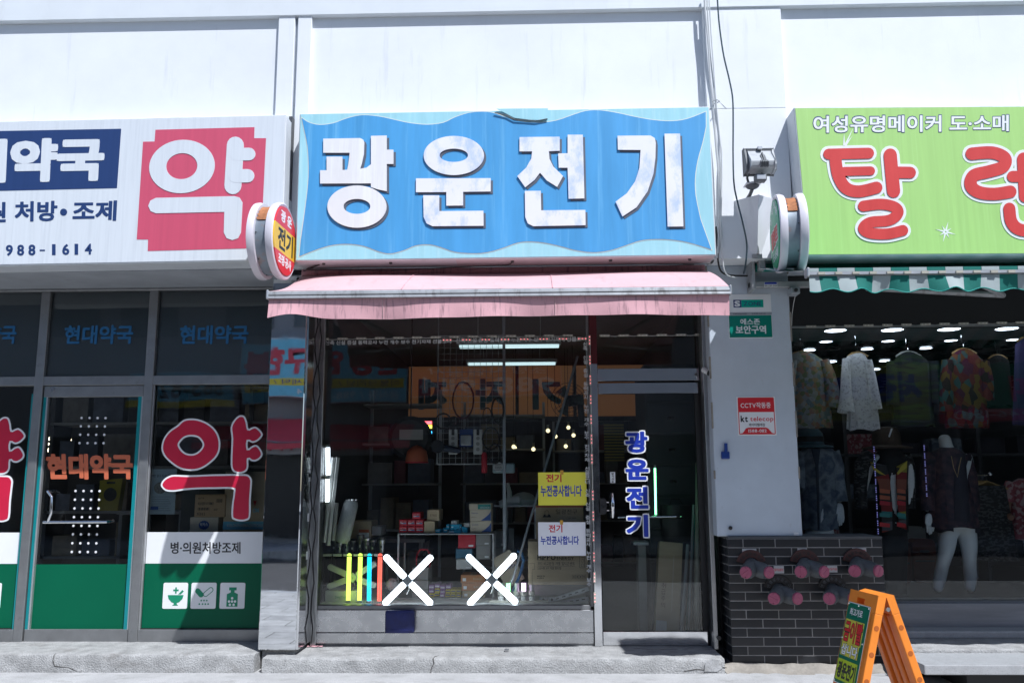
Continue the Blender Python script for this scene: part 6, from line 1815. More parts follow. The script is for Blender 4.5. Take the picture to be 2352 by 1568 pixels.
coil('thick black hanging cable loop at the upright rail', 'N3', 670, 900, .47, .05, 5, .007, m_blackrub, sq=2.2)
coil('black flex coil low beside the red spray can', 'N3', 640, 1340, .46, .05, 6, .005, m_blackrub, sq=1.6)
for i, (a, b, nm) in enumerate(((165, 255, 'left'), (420, 512, 'right'))):
    x0, x1, z0, z1 = rect('N3', a, 1092, b, 1348, .52)
    t = thing('power_strip', f'{nm} white power strip hanging on the wire grid', 'power strip', ((x0 + x1) / 2, .52, z0), 'power strips on the wire grid')
    G().box(x0, x1, .50, .54, z0, z1).build('shell', m_plasw, t, bevel=.004)
    for k in range(3):
        G().disc(((x0 + x1) / 2, .4995, z0 + (z1 - z0) * (.2 + .22 * k)), .016, (0, -1, 0), .0015, 14).build('socket', m_cardg, t)
    G().box((x0 + x1) / 2 - .012, (x0 + x1) / 2 + .012, .495, .5, z1 - .05, z1).build('hang_card', m_plask, t)
x0, x1, z0, z1 = rect('N3', 275, 1090, 410, 1270, .52)
t = thing('blister_pack', 'clear blister pack with a blue card on the wire grid', 'pack', ((x0 + x1) / 2, .52, z0))
G().box(x0, x1, .53, .533, z0, z1).build('card', m_bpr, t)
G().box(x0 + .01, x1 - .01, .50, .529, z0 + .01, z1 - .05).build('blister', m_wrap, t, bevel=.01, seg=2, smooth=True)
# angle grinder
a, b = C('N3', 60, 1270, .48), C('N3', 290, 1312, .48)
t = thing('angle_grinder', 'dark blue angle grinder lying low across the wire grid', 'power tool', a)
m_tool = mat('dark blue tool casing', (.012, .022, .05), .4)
G().tube([a, a.lerp(b, .3), a.lerp(b, .9), b], [.026, .03, .024, .018], 12).build('body', m_tool, t, smooth=True)
G().disc(a + Vector((-.005, -.03, -.0)), .055, (0, -1, .1), .02, 20).build('disc_guard', m_plask, t, smooth=True)

# spray can, white appliance, fan
p = C('N3', 530, 1540, .47); q = C('N3', 530, 1315, .47)
t = thing('spray_can', 'red spray can hanging below the wire grid', 'spray can', p)
G().lathe([(.022, 0), (.024, .006), (.024, q.z - p.z - .03), (.014, q.z - p.z - .01)], p, n=14).build('body', m_redbox, t, smooth=True)
G().lathe([(.012, q.z - p.z - .012), (.012, q.z - p.z + .01)], p, n=12).build('cap', m_plask, t, smooth=True)
p = C('N3', 730, 1490, .55)
t = thing('hand_lamp', 'pale blue hand lamp with a round grille hanging under the grid', 'lamp', p)
G().cbox(p, .19, .06, .085).build('body', mat('pale blue plastic', (.32, .42, .45), .4), t, bevel=.02, seg=3, smooth=True)
G().disc(p + Vector((-.045, -.03, .01)), .04, (0, -1, 0), .012, 20).build('grille', m_plasw, t, smooth=True)
for k in range(-2, 3):
    G().box(p.x - .045 - .03, p.x - .045 + .03, .55 - .0445, .55 - .0425, p.z + .01 + k * .012 - .002, p.z + .01 + k * .012 + .002).build('grille_slot', m_plask, t)
p = C('N3', 1400, 800, .75)
t = thing('wall_fan', 'dark wall fan with a wire cage at the right of the shop', 'fan', p)
for rr in (.16, .13, .10, .07, .04):
    G().tube([p + Vector((rr * math.cos(k * .3142), -.06 + .04 * (rr / .16) ** 2, rr * math.sin(k * .3142))) for k in range(20)], .0025, 5, close=True).build('cage_ring', m_blackrub, t)
for k in range(12):
    a = k * math.pi / 6
    G().tube([p + Vector((0, -.065, 0)), p + Vector((.16 * math.cos(a), -.02, .16 * math.sin(a)))], .002, 5).build('cage_wire', m_blackrub, t)
for k in range(3):
    a = k * 2.094
    G().add([p + Vector((.03 * math.cos(a + s), -.03 + .012 * s, .03 * math.sin(a + s))) for s in (-.4, .4)] + [p + Vector((.14 * math.cos(a + s), -.03 + .03 * s, .14 * math.sin(a + s))) for s in (.45, -.3)], [(0, 1, 2, 3)]).build('blade', mat('smoky blade', (.05, .07, .06), .3), t)
G().tube([p + Vector((.0, .0, 0)), p + Vector((.10, .10, .02))], .05, 12).build('motor', m_plask, t, smooth=True)
G().tube([p + Vector((.10, .08, .0)), p + Vector((.12, .06, -.22))], .03, 10).build('stem', m_plask, t, smooth=True)
p = C('N1', 1165, 1340, .9)
t = thing('round_bag', 'large dark round bag hanging left of the wire grid', 'bag', p)
G().lathe([(.02, -.05), (.16, -.045), (.195, 0), (.16, .045), (.02, .05)], p, (0, 1, 0), 28).build('shell', mat('dark grey fabric', (.025, .027, .03), .7, var=.2), t, smooth=True)
G().tube([p + Vector((0, 0, .19)), p + Vector((0, 0, .27)), Vector((p.x, .9, zs + .006))], .006, 6).build('cord', m_blackrub, t)
G().box(p.x - .09, p.x + .12, .835, .845, p.z - .02, p.z + .07).build('pocket', m_cardg, t)
p = C('N1', 1240, 1560, .85)
t = thing('orange_cap', 'orange safety cap under the dark round bag', 'cap', p)
G().lathe([(.10, -.05), (.098, -.01), (.085, .05), (.04, .09), (.005, .10)], p, n=20).build('shell', m_orange_v, t, smooth=True)
G().lathe([(.104, -.055), (.104, -.045)], p, n=20).build('rim', m_redbox, t, smooth=True)
G().tube([p + Vector((0, 0, .09)), p + Vector((0, .04, .22))], .004, 5).build('cord', m_blackrub, t)
# warm bulbs hanging at the back
m_warm = emit('warm bulb', (1, .80, .42), 1.6)
for i, (u, v) in enumerate(((832, 1270), (855, 1288), (980, 1268), (1035, 1295), (1262, 1163), (1395, 1072), (1185, 1105), (1448, 1152), (1368, 1265))):
    p = C('N3', u, v, 3.2 + .3 * (i % 3))
    t = thing('hanging_bulb', ('leftmost', 'second', 'third', 'fourth', 'brightest', 'highest', 'dim upper', 'rightmost', 'yellow low')[i] + ' warm bulb glowing at the back of the electrical shop', 'light bulb', p, 'warm bulbs at the back of the shop')
    G().sphere(p, .024, 10).build('globe', m_warm, t, smooth=True)
    G().tube([p + Vector((0, 0, .025)), p + Vector((0, 0, .07))], .014, 8).build('socket', m_cream2, t)
    G().tube([p + Vector((0, 0, .07)), Vector((p.x, p.y, zs + .006))], .003, 5).build('flex', m_blackrub, t)
# coloured signal display
for i, (v0, v1, col, nm) in enumerate(((1145, 1180, (1, .08, .10), 'red'), (1192, 1228, (1, .85, .05), 'yellow'), (1262, 1320, (.05, .45, 1), 'blue'))):
    x0, x1, z0, z1 = rect('N1', 1330, v0, 1420, v1, 1.2)
    t = thing('signal_lamp', f'{nm} glowing signal lamp in the middle of the shop', 'lamp', ((x0 + x1) / 2, 1.2, z0), 'stacked signal lamps')
    G().tube([(x0, 1.2, (z0 + z1) / 2), (x1, 1.2, (z0 + z1) / 2)], (z1 - z0) / 2, 12).build('lens', emit('signal ' + nm, col, 4.0, col), t, smooth=True)
    for x in (x0 - .006, x1):
        G().box(x, x + .006, 1.17, 1.23, z0 - .004, z1 + .004).build('collar', m_plask, t)
# translucent orange sign over the rear opening, its letters seen from behind
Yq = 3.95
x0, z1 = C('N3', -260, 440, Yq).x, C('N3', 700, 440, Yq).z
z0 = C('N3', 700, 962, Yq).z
t = thing('rear_signboard', 'orange panel with daylight put in as its own glow and dark reversed letters at the back of the electrical shop', 'signboard', ((x0 + 1.38) / 2, Yq, z0))
m_glo = emit('orange sheet with daylight glow', (1, .40, .15), .045, (.5, .25, .08))  # faint emission stands in for daylight coming through the sheet
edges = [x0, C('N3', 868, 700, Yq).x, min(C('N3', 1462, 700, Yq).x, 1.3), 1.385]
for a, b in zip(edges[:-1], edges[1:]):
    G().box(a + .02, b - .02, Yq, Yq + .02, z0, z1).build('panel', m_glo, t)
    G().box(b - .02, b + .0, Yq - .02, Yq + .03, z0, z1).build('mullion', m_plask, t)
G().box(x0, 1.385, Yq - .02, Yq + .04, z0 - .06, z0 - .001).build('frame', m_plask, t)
for k, ch in enumerate('재자기'):
    a, b = C('N3', -150 + k * 588, 890, Yq), C('N3', 150 + k * 588, 570, Yq)
    xm_ = (a.x + b.x) / 2
    M_ = Matrix.Translation((xm_, 0, 0)) @ Matrix.Diagonal((-1, 1, 1, 1)) @ Matrix.Translation((-xm_, 0, 0))
    text(ch, a.x, b.x, a.z, b.z, Yq, m_ot, t, off=.05, th=.004, M=M_)
# shelving with goods deep in the shop
m_dim = [mat('dim stock ' + 'abcd'[i], c, .8, var=.3, scale=9) for i, c in enumerate(((.20, .19, .18), (.13, .15, .20), (.26, .21, .14), (.17, .05, .06)))]
for i, (xa_, xb_, y) in enumerate(((-1.76, -1.0, 1.9), (-.9, .1, 3.4), (.2, 1.35, 4.0))):
    t = thing('stock_shelf', ('left', 'middle', 'right')[i] + ' dark stock shelf deep in the electrical shop', 'shelf', ((xa_ + xb_) / 2, y + .2, FZ), 'stock shelves deep in the shop')
    for z in (.25, .75, 1.2, 1.6, 2.0):
        G().box(xa_, xb_, y, y + .4, FZ + z, FZ + z + .02).build('shelf_board', m_cardg, t)
    for x in (xa_, xb_ - .03):
        G().box(x, x + .03, y + .38, y + .41, FZ - .008, FZ + 2.2).build('post', m_galv, t)
    k = 0
    for z in (.27, .77, 1.22, 1.62):
        x = xa_ + .05
        while x < xb_ - .2:
            w_ = random.uniform(.1, .25); h_ = random.uniform(.12, .32)
            o = G().box(x, x + w_, y + .04, y + .36, FZ + z, FZ + z + h_).build('stock_box', random.choice((m_dim[0], m_dim[1], m_dim[2], m_dim[3], m_plask)), None, bevel=.003)
            tag(o, f'{("first","second","third","fourth","fifth","sixth","seventh","eighth")[min(k % 8, 7)]} stock carton on level {("one","two","three","four")[(.27,.77,1.22,1.62).index(z)]} of the {("left","middle","right")[i]} dark stock shelf', 'box', 'stock cartons deep in the shop')
            x += w_ + .02; k += 1
        k = 0
# brown carton, small white cartons behind the torches
carton('brown carton with a white and red label behind the torches', 'N2', 395, 690, 598, 862, .62, .3, m_card, None, decor=lambda t, x0, x1, z0, z1, Y: (G().box(x0 + .07, x1 - .02, Y - .001, Y - .0002, z0 + .01, z1 - .07).build('label_patch', m_pw, t), G().box(x0 + .07, x1 - .02, Y - .002, Y - .0011, z1 - .095, z1 - .07).build('label_band', m_orange_v, t)))
carton('small grey carton right of the brown labelled carton', 'N2', 606, 740, 696, 832, .62, .25, m_cardg, None)
tb = thing('back_table', 'dark table behind the torch rack', 'table', (-1.3, .8, FZ))
zt_ = C('N2', 500, 864, .62).z
G().box(-1.75, -.95, .58, 1.05, zt_ - .03, zt_ - .001).build('top', m_plask, tb)
for x in (-1.72, -.98):
    for y in (.6, 1.02):
        G().box(x - .015, x + .015, y - .015, y + .015, FZ - .008, zt_ - .03).build('leg', m_plask, tb)
# red reel and clear bulb near the left cross lamp
p = C('N2', 1115, 1075, .5)
t = thing('cable_reel', 'red cable reel behind the left cross lamp', 'cable reel', p)
G().tube([p + Vector((-.05, 0, 0)), p + Vector((.05, 0, 0))], .035, 16).build('drum', m_blackrub, t, smooth=True)
for s in (-.055, .05):
    G().tube([p + Vector((s, 0, 0)), p + Vector((s + .006, 0, 0))], .06, 20).build('flange', m_redbox, t)
G().tube([p + Vector((-.05, 0, .05)), p + Vector((-.03, 0, .085)), p + Vector((.03, 0, .085)), p + Vector((.05, 0, .05))], .008, 6).build('carry_handle', m_redbox, t)
p = C('N2', 808, 1315, .3)
t = thing('big_bulb', 'large clear reflector bulb left of the cross lamp hub', 'light bulb', p)
G().sphere(p, .052, 16).build('globe', mat('cloudy bulb glass', (.30, .30, .31), .12, var=.3, scale=30), t, smooth=True)
G().tube([p + Vector((-.03, .04, 0)), p + Vector((-.06, .09, .0))], [.03, .018], 12).build('cap', m_galv, t, smooth=True)
# behind the door: rods, long carton, pedestal, bag
for i, (u0, v0, u1, v1, m_, r, nm) in enumerate(((968, -60, 950, 1365, m_cream2, .020, 'thick cream'), (880, 640, 818, 1365, m_galv, .014, 'bright steel'), (930, 300, 880, 1365, m_galv, .010, 'thin grey'), (905, 700, 905, 1365, m_card2, .009, 'thin buff'), (945, 380, 860, 1365, m_teal, .009, 'dark teal'))):
    a, b = C('N6', u0, v0, .35 + .03 * i), C('N6', u1, v1, .25 + .03 * i)
    b.z = FZ - .005
    tag(G().tube([a, b], r, 8).build('rod', m_, None, smooth=True), f'{nm} rod leaning behind the right side of the glass door', 'rod', 'rods behind the door')
p0, p1 = C('N6', 690, 615, .40), C('N6', 640, 1340, .25)
t = thing('long_carton', 'tall narrow brown carton leaning behind the glass door', 'box', (p1.x, .3, FZ))
XF.append(Matrix.Translation((p1.x + .05, .33, FZ)) @ Matrix.Rotation(R(5.5), 4, 'Y') @ Matrix.Rotation(R(-6), 4, 'X'))
hh = p0.z - FZ
G().box(-.09, .10, -.05, .05, 0, hh).build('body', m_card, t, bevel=.003)
G().box(-.085, 0.0, -.0515, -.0502, .03, .13).build('label_patch', m_pw, t)
for k, ch in enumerate('취급주의'):
    text(ch, -.055, -.02, .38 - k * .05, .42 - k * .05, -.0502, m_redpost, t, th=.0006)
G().box(.03, .035, -.0515, -.0502, .2, hh - .1).build('fold_line', m_card2, t)
XF.pop()
x0, x1, z0, z1 = rect('N6', 452, 612, 522, 1240, .6)
t = thing('pedestal', 'grey pedestal column standing behind the glass door', 'pedestal', ((x0 + x1) / 2, .6, FZ))
G().box(x0, x1, .55, .7, FZ - .008, z1 - .03).build('shaft', m_cardg, t, bevel=.004)
G().box(x0 - .04, x1 + .02, .52, .72, z1 - .03, z1).build('top', m_galv, t, bevel=.004)
p = C('N6', 780, 460, .5)
t = thing('black_bag', 'black shiny bag hanging behind the door push bar', 'bag', p)
rr = []
for j in range(7):
    f = j / 6
    w_ = .13 * (1 - .25 * abs(f - .4)); 
    rr.append([p + Vector((w_ * math.cos(k * .5236) * (1 + .1 * random.random()), .06 * math.sin(k * .5236), .15 - .30 * f)) for k in range(12)])
G().rings(rr).build('sack', m_plask, t, smooth=True)
G().tube([p + Vector((-.05, 0, .15)), p + Vector((-.03, 0, .2)), p + Vector((.03, 0, .2)), p + Vector((.06, 0, .15))], .006, 6).build('strap', m_plask, t)
vtube('thin green glowing tube lamp behind the glass door', 'N6', 598, -25, 606, 394, .10, emit('green tube', (.25, 1, .40), 4.5, (.3, 1, .4)), .008)
# tool wall on the right of the shop
t = thing('tool_cabinet', 'dark cabinet of parts drawers behind the top of the door', 'cabinet', (1.1, 1.2, FZ))
G().box(.95, 1.385, .75, 1.5, FZ - .008, 2.35).build('carcass', m_dark, t)
for k in range(7):
    z = .4 + k * .27
    G().box(.96, 1.38, .735, .749, z, z + .25).build('drawer', mat('slate drawer', (.05, .055, .065), .4), t, bevel=.004)
    G().box(1.14, 1.2, .72, .735, z + .11, z + .13).build('drawer_pull', m_chrome, t)
y_ = C('N5', 380, 1100, 1.6)
t = thing('blind_roll', 'yellowish slatted blind hanging behind the door glass', 'blind', (C('N5', 370, 1100, 1.6).x, 1.6, C('N5', 370, 1370, 1.6).z))
x0, x1, z0, z1 = rect('N5', 245, 890, 500, 1380, 1.6)
nsl = 13
for k in range(nsl):
    z = z0 + (z1 - z0) * k / nsl
    G().box(x0, x1, 1.6, 1.615, z, z + (z1 - z0) / nsl - .012).build('slat', mat('old yellow slat', (.36, .28, .10), .6), t)
G().box(x0, x1, 1.612, 1.63, z0, z1 + .02).build('backing', m_dark, t)

# ================================================================== inside the pharmacy
cnt = thing('pharmacy_counter', 'olive counter panel behind the right pharmacy pane', 'counter', (-2.6, .55, FZ))
zc_ = W(460, 1300, .3).z
zo = C('O2', 700, 895, .62).z
m_olive = mat('olive grey board', (.085, .09, .065), .7, var=.1)
G().box(-3.05, -2.07, .60, .62, FZ - .008, zo).build('panel', m_olive, cnt)
G().box(-3.05, -2.07, .16, .60, zc_ - .02, zc_).build('top', m_cardg, cnt)
def dl1(t, x0, x1, z0, z1, Y):
    w_, h_ = x1 - x0, z1 - z0
    text('LOTTE', x0 + w_ * .1, x0 + w_ * .3, z1 - h_ * .2, z1 - h_ * .13, Y, m_pk, t, off=.01, th=.0005)
    text('바닐라블랙 쿠키 빼빼로', x0 + w_ * .1, x0 + w_ * .62, z1 - h_ * .48, z1 - h_ * .33, Y, m_pk, t, off=.01, th=.0005)
    text('40갑', x0 + w_ * .63, x0 + w_ * .76, z1 - h_ * .72, z1 - h_ * .62, Y, m_pk, t, off=.01, th=.0005)
    text('51262', x0 + w_ * .08, x0 + w_ * .36, z1 - h_ * .92, z1 - h_ * .80, Y, m_pk, t, off=.01, th=.0005)
    for k in range(14):
        a = x0 + w_ * (.10 + k * .028)
        G().box(a, a + w_ * (.008 + .008 * (k % 3)), Y - .0006, Y - .0001, z1 - h_ * .70, z1 - h_ * .58).build('barcode_bar', m_pk, t)
        b = x0 + w_ * (.70 + k * .015)
        G().box(b, b + w_ * (.004 + .004 * (k % 3)), Y - .0006, Y - .0001, z1 - h_ * .36, z1 - h_ * .20).build('barcode_bar', m_pk, t)
carton('brown snack carton with a barcode in the pharmacy window', 'O2', 600, 1150, 900, 1372, .20, .28, mat('buff cardboard', (.46, .31, .17), .85, var=.06), None, decor=dl1)
def dl2(t, x0, x1, z0, z1, Y):
    w_, h_ = x1 - x0, z1 - z0
    pts = []
    for k in range(36):
        r = 1 if k % 2 else .88
        pts.append((x0 + w_ * .5 + w_ * .2 * r * math.cos(k * math.pi / 18), z1 - h_ * .28 + h_ * .17 * r * math.sin(k * math.pi / 18)))
    G().prism(pts, Y - .0008, Y - .0001).build('star_mark', m_bpr, t)
    text('박카스', x0 + w_ * .36, x0 + w_ * .64, z1 - h_ * .32, z1 - h_ * .20, Y - .0008, m_pw, t, off=.02, th=.0005)
carton('white tonic carton under the brown snack carton', 'O2', 548, 1375, 828, 1650, .20, .28, m_card2, None, decor=dl2)
def dl3(t, x0, x1, z0, z1, Y):
    w_, h_ = x1 - x0, z1 - z0
    G().box(x0, x1, Y - .0008, Y - .0001, z0 + h_ * .21, z0 + h_ * .32).build('blue_band', m_ob, t)
    text('KOLON PHARMACEUTICALS', x0 + w_ * .1, x1 - w_ * .03, z0 + h_ * .245, z0 + h_ * .285, Y - .0008, m_pw, t, off=.01, th=.0005)
    G().prism([(x0 + w_ * .72, z0 + h_ * .60), (x0 + w_ * .80, z0 + h_ * .60), (x0 + w_ * .76, z0 + h_ * .52)], Y - .0008, Y - .0001).build('red_mark', m_plr, t)
    text('ON', x0 + w_ * .72, x0 + w_ * .86, z0 + h_ * .44, z0 + h_ * .5, Y, m_ob, t, off=.03, th=.0005)
carton('large buff medicine carton with a blue band beside the column', 'O2', 888, 925, 1290, 1650, .22, .3, m_card, None, decor=dl3)
# clinic notice hanging behind the glass
x0, x1, z0, z1 = rect('O2', 130, 898, 412, 1345, .09)
t = thing('notice_sheet', 'pale blue printed notice sheet hanging inside the pharmacy window', 'notice', ((x0 + x1) / 2, .09, z0))
G().box(x0, x1, .09, .092, z0, z1).build('sheet', mat('pale blue paper', (.36, .45, .50), .7), t)
w_, h_ = x1 - x0, z1 - z0
text('약은 알고 드시나요', x0 + w_ * .12, x1 - w_ * .2, z1 - h_ * .18, z1 - h_ * .12, .09, m_pk, t, off=.01, th=.0005)
G().prism(ell(x0 + w_ * .45, z0 + h_ * .58, w_ * .22, h_ * .13, 24), .0892, .0899).build('picture', mat('dull picture', (.22, .22, .2), .7, var=.6, scale=40), t)
for k in range(7):
    G().box(x0 + w_ * .18, x1 - w_ * (.15 + .04 * (k % 3)), .0892, .0899, z0 + h_ * (.08 + .05 * k), z0 + h_ * (.085 + .05 * k)).build('print_line', m_pk, t)
G().box(x0 + w_ * .15, x0 + w_ * .42, .0888, .0898, z0 + h_ * .1, z0 + h_ * .17).build('blue_block', m_bpr, t)
# shelves, yellow bag, lamps
t = thing('medicine_shelf', 'dark medicine shelf at the back of the pharmacy', 'shelf', (-3.4, 3, FZ))
for z in (.4, .9, 1.4, 1.9, 2.3):
    G().box(-5.6, -2.1, 3.0, 3.4, FZ + z, FZ + z + .03).build('shelf_board', m_cardg, t)
for x in (-5.6, -4.4, -3.3, -2.15):
    G().box(x, x + .04, 3.0, 3.4, FZ - .008, 2.8).build('upright', m_dark, t)
for j, z in enumerate((.43, .93, 1.43, 1.93)):
    x = -5.5; k = 0
    while x < -2.4:
        w_ = random.uniform(.15, .4); h_ = random.uniform(.15, .38)
        o = G().box(x, x + w_, 3.05, 3.3, FZ + z, FZ + z + h_).build('medicine_box', random.choice((m_dim[0], m_dim[1], m_dim[2], m_plask)), None, bevel=.004)
        tag(o, f'medicine pack number {("one","two","three","four","five","six","seven","eight","nine","ten","eleven","twelve","thirteen")[min(k, 12)]} from the left on {("the lowest","the second","the third","the top")[j]} pharmacy shelf', 'box', 'packs on the pharmacy shelf')
        x += w_ + .06; k += 1
x0, x1, z0, z1 = rect('O1', 820, 830, 1010, 1100, 1.0)
t = thing('yellow_bag', 'yellow paper bag with a cut handle behind the pharmacy door', 'bag', ((x0 + x1) / 2, 1.0, z0))
m_yb = mat('dull yellow paper', (.34, .28, .02), .7)
G().prism([(x0, z0), (x1 - .03, z0), (x1, z1), (x0 + .0, z1 - .02)], 1.0, 1.08).build('body', m_yb, t)
G().prism(rrect((x0 + x1) / 2 - .04, (x0 + x1) / 2 + .04, z1 - .05, z1 - .03, .009), .998, .9995).build('handle_hole', m_plask, t)
G().prism(ell((x0 + x1) / 2, (z0 + z1) / 2, .06, .06, 20), .998, .9995).build('round_print', m_plask, t)
tbl = thing('pharmacy_table', 'low table behind the pharmacy door', 'table', (-3.5, 1.1, FZ))
G().box(-3.75, -3.15, .9, 1.3, z0 - .03, z0 - .001).build('top', m_cardg, tbl)
for x in (-3.72, -3.18):
    G().box(x - .015, x + .015, .92, 1.28, FZ - .008, z0 - .03).build('leg', m_cardg, tbl)
m_spot = emit('small warm spot', (1, .78, .5), 12)
for i, (u, v) in enumerate(((402, 505), (398, 550), (425, 552), (408, 596), (575, 513))):
    p = C('O1', u, v, 3.9)
    t = thing('spot_lamp', ('topmost', 'left', 'right', 'lowest', 'lone')[i] + ' warm spot lamp glowing deep in the pharmacy', 'lamp', p, 'warm spots in the pharmacy')
    G().sphere(p, .026, 10).build('globe', m_spot, t, smooth=True)
    G().tube([p + Vector((0, 0, .02)), p + Vector((0, 0, .06))], .02, 8).build('holder', m_plask, t)

# ================================================================== clothes shop
def patch_mat(name, cols, scale, rough=.8, stretch=(1, 1, 1), kind='voronoi'):
    m, t, b = node_mat(name)
    N = t.nodes; L = t.links
    tc = N.new('ShaderNodeTexCoord'); mp = N.new('ShaderNodeMapping'); mp.inputs['Scale'].default_value = stretch
    L.new(tc.outputs['Object'], mp.inputs[0])
    if kind == 'noise':
        tx = N.new('ShaderNodeTexNoise'); tx.inputs['Scale'].default_value = scale; tx.inputs['Detail'].default_value = 4
        src = tx.outputs[0]
    else:
        tx = N.new('ShaderNodeTexVoronoi'); tx.inputs['Scale'].default_value = scale
        sp_ = N.new('ShaderNodeSeparateColor'); L.new(tx.outputs['Color'], sp_.inputs[0]); src = sp_.outputs[0]
    L.new(mp.outputs[0], tx.inputs['Vector'])
    cr = N.new('ShaderNodeValToRGB'); cr.color_ramp.interpolation = 'CONSTANT' if kind != 'noise' else 'LINEAR'
    e = cr.color_ramp.elements
    while len(e) < len(cols): e.new(.5)
    for i, c in enumerate(cols):
        e[i].position = i / len(cols) if kind != 'noise' else .3 + .4 * i / max(len(cols) - 1, 1)
        e[i].color = (*c, 1)
    L.new(src, cr.inputs[0]); L.new(cr.outputs[0], b.inputs['Base Color'])
    b.inputs['Roughness'].default_value = rough
    return m
m_floral = patch_mat('floral print', [(.22, .24, .21), (.13, .16, .07), (.27, .15, .10), (.26, .27, .26), (.12, .17, .18), (.28, .20, .11), (.20, .21, .22)], 30, kind='voronoi')
m_lace = patch_mat('white lace', [(.55, .56, .60), (.74, .75, .78), (.80, .81, .84), (.76, .77, .80), (.82, .83, .85), (.80, .80, .83)], 80)
m_patch = patch_mat('patchwork print', [(.13, .007, .013), (.16, .09, .012), (.09, .007, .04), (.05, .10, .10), (.15, .02, .02), (.03, .007, .01), (.16, .05, .012)], 22, stretch=(1, 1, .7))
m_navyg = patch_mat('dark green knit', [(.012, .016, .018), (.018, .035, .018), (.012, .018, .028), (.025, .05, .018)], 26, stretch=(.3, .3, 1.6))
m_jack = patch_mat('blue leaf print', [(.05, .07, .10), (.09, .12, .16), (.22, .26, .30), (.07, .10, .15), (.15, .19, .24)], 7, kind='noise')
m_vest = patch_mat('striped bright print', [(.03, .03, .03), (.30, .26, .03), (.28, .05, .03), (.10, .10, .11), (.04, .20, .20), (.26, .08, .05), (.22, .02, .02)], 9, stretch=(.25, .25, 1.5))
m_dress = patch_mat('plum print', [(.012, .010, .016), (.03, .02, .035), (.06, .03, .04), (.10, .05, .06)], 20, kind='noise')
m_dresd = mat('dark plum cloth', (.014, .011, .022), .7)
m_pinkb = patch_mat('pink spotted print', [(.26, .06, .08), (.34, .22, .22), (.20, .04, .05)], 40)
m_black = mat('black cloth', (.008, .008, .009), .8)
m_mann = mat('white mannequin shell', (.80, .84, .84), .3, var=.03, coat=.2)
m_wood = mat('pale hanger wood', (.45, .28, .10), .5, var=.1)
m_straw = mat('brown woven straw', (.06, .038, .022), .8, var=.4, scale=60)
m_tealhat = mat('teal felt', (.06, .13, .16), .8, var=.15)
m_brownbox = mat('rust brown board', (.10, .025, .012), .7, var=.1)
cp = thing('window_platform', 'dark display platform in the clothes window', 'platform', (4, .9, FZ))
zpl = zk + .0
G().box(1.96, 9, .30, 1.5, FZ - .008, zpl - .004).build('board', m_dark2, cp)
# ceiling of the window bay with round lights
ci = thing('window_ceiling', 'grey ceiling strip with round lights above the clothes window', 'ceiling', (4, .5, zc_top))
zci = zc_top + .015
y_edge = 1.312
G().box(1.95, 9, YC + .081, .85, zci, zci + .05).build('pale_strip', mat('pale ceiling board', (.30, .31, .32), .8), ci)
G().box(1.95, 9, .851, 5.2, zci + .004, zci + .05).build('dark_ceiling', mat('dark ceiling board', (.03, .03, .034), .25), ci)
m_down = emit('cool downlight', (.90, .95, 1), 6)
lights = [((467, 182), 1), ((1010, 176), 1), ((1550, 170), 1), ((378, 288), 0), ((970, 283), 0), ((1568, 277), 0), ((222, 369), 0), ((770, 359), 0), ((1330, 351), 0), ((428, 480), 0), ((938, 472), 0), ((846, 553), 0), ((2100, 164), 1), ((2160, 270), 0)]
nm = ['left big', 'middle big', 'right big', 'left second row', 'middle second row', 'right second row', 'left third row', 'middle third row', 'right third row', 'left fourth row', 'right fourth row', 'rearmost', 'far right big', 'far right second row']
for i, ((u, v), big) in enumerate(lights):
    p = WZ(*px('N7', u, v), zci)
    r = .088 if big else .055
    t = thing('downlight', f'{nm[i]} round ceiling light in the clothes shop', 'ceiling light', (p.x, p.y, zci), 'round ceiling lights in the clothes shop')
    n = 24
    rr = [[Vector((p.x + math.cos(k * 2 * math.pi / n) * q, p.y + math.sin(k * 2 * math.pi / n) * q, zci + dz)) for k in range(n)] for q, dz in ((r * 1.15, .0), (r * 1.15, -.006), (r * .98, -.006), (r * .96, .002))]
    G().rings(rr, cap=False, close=True).build('trim', m_alum_l, t)
    G().disc((p.x, p.y, zci - .0045), r * .96, (0, 0, 1), .003, n).build('lens', m_down, t)
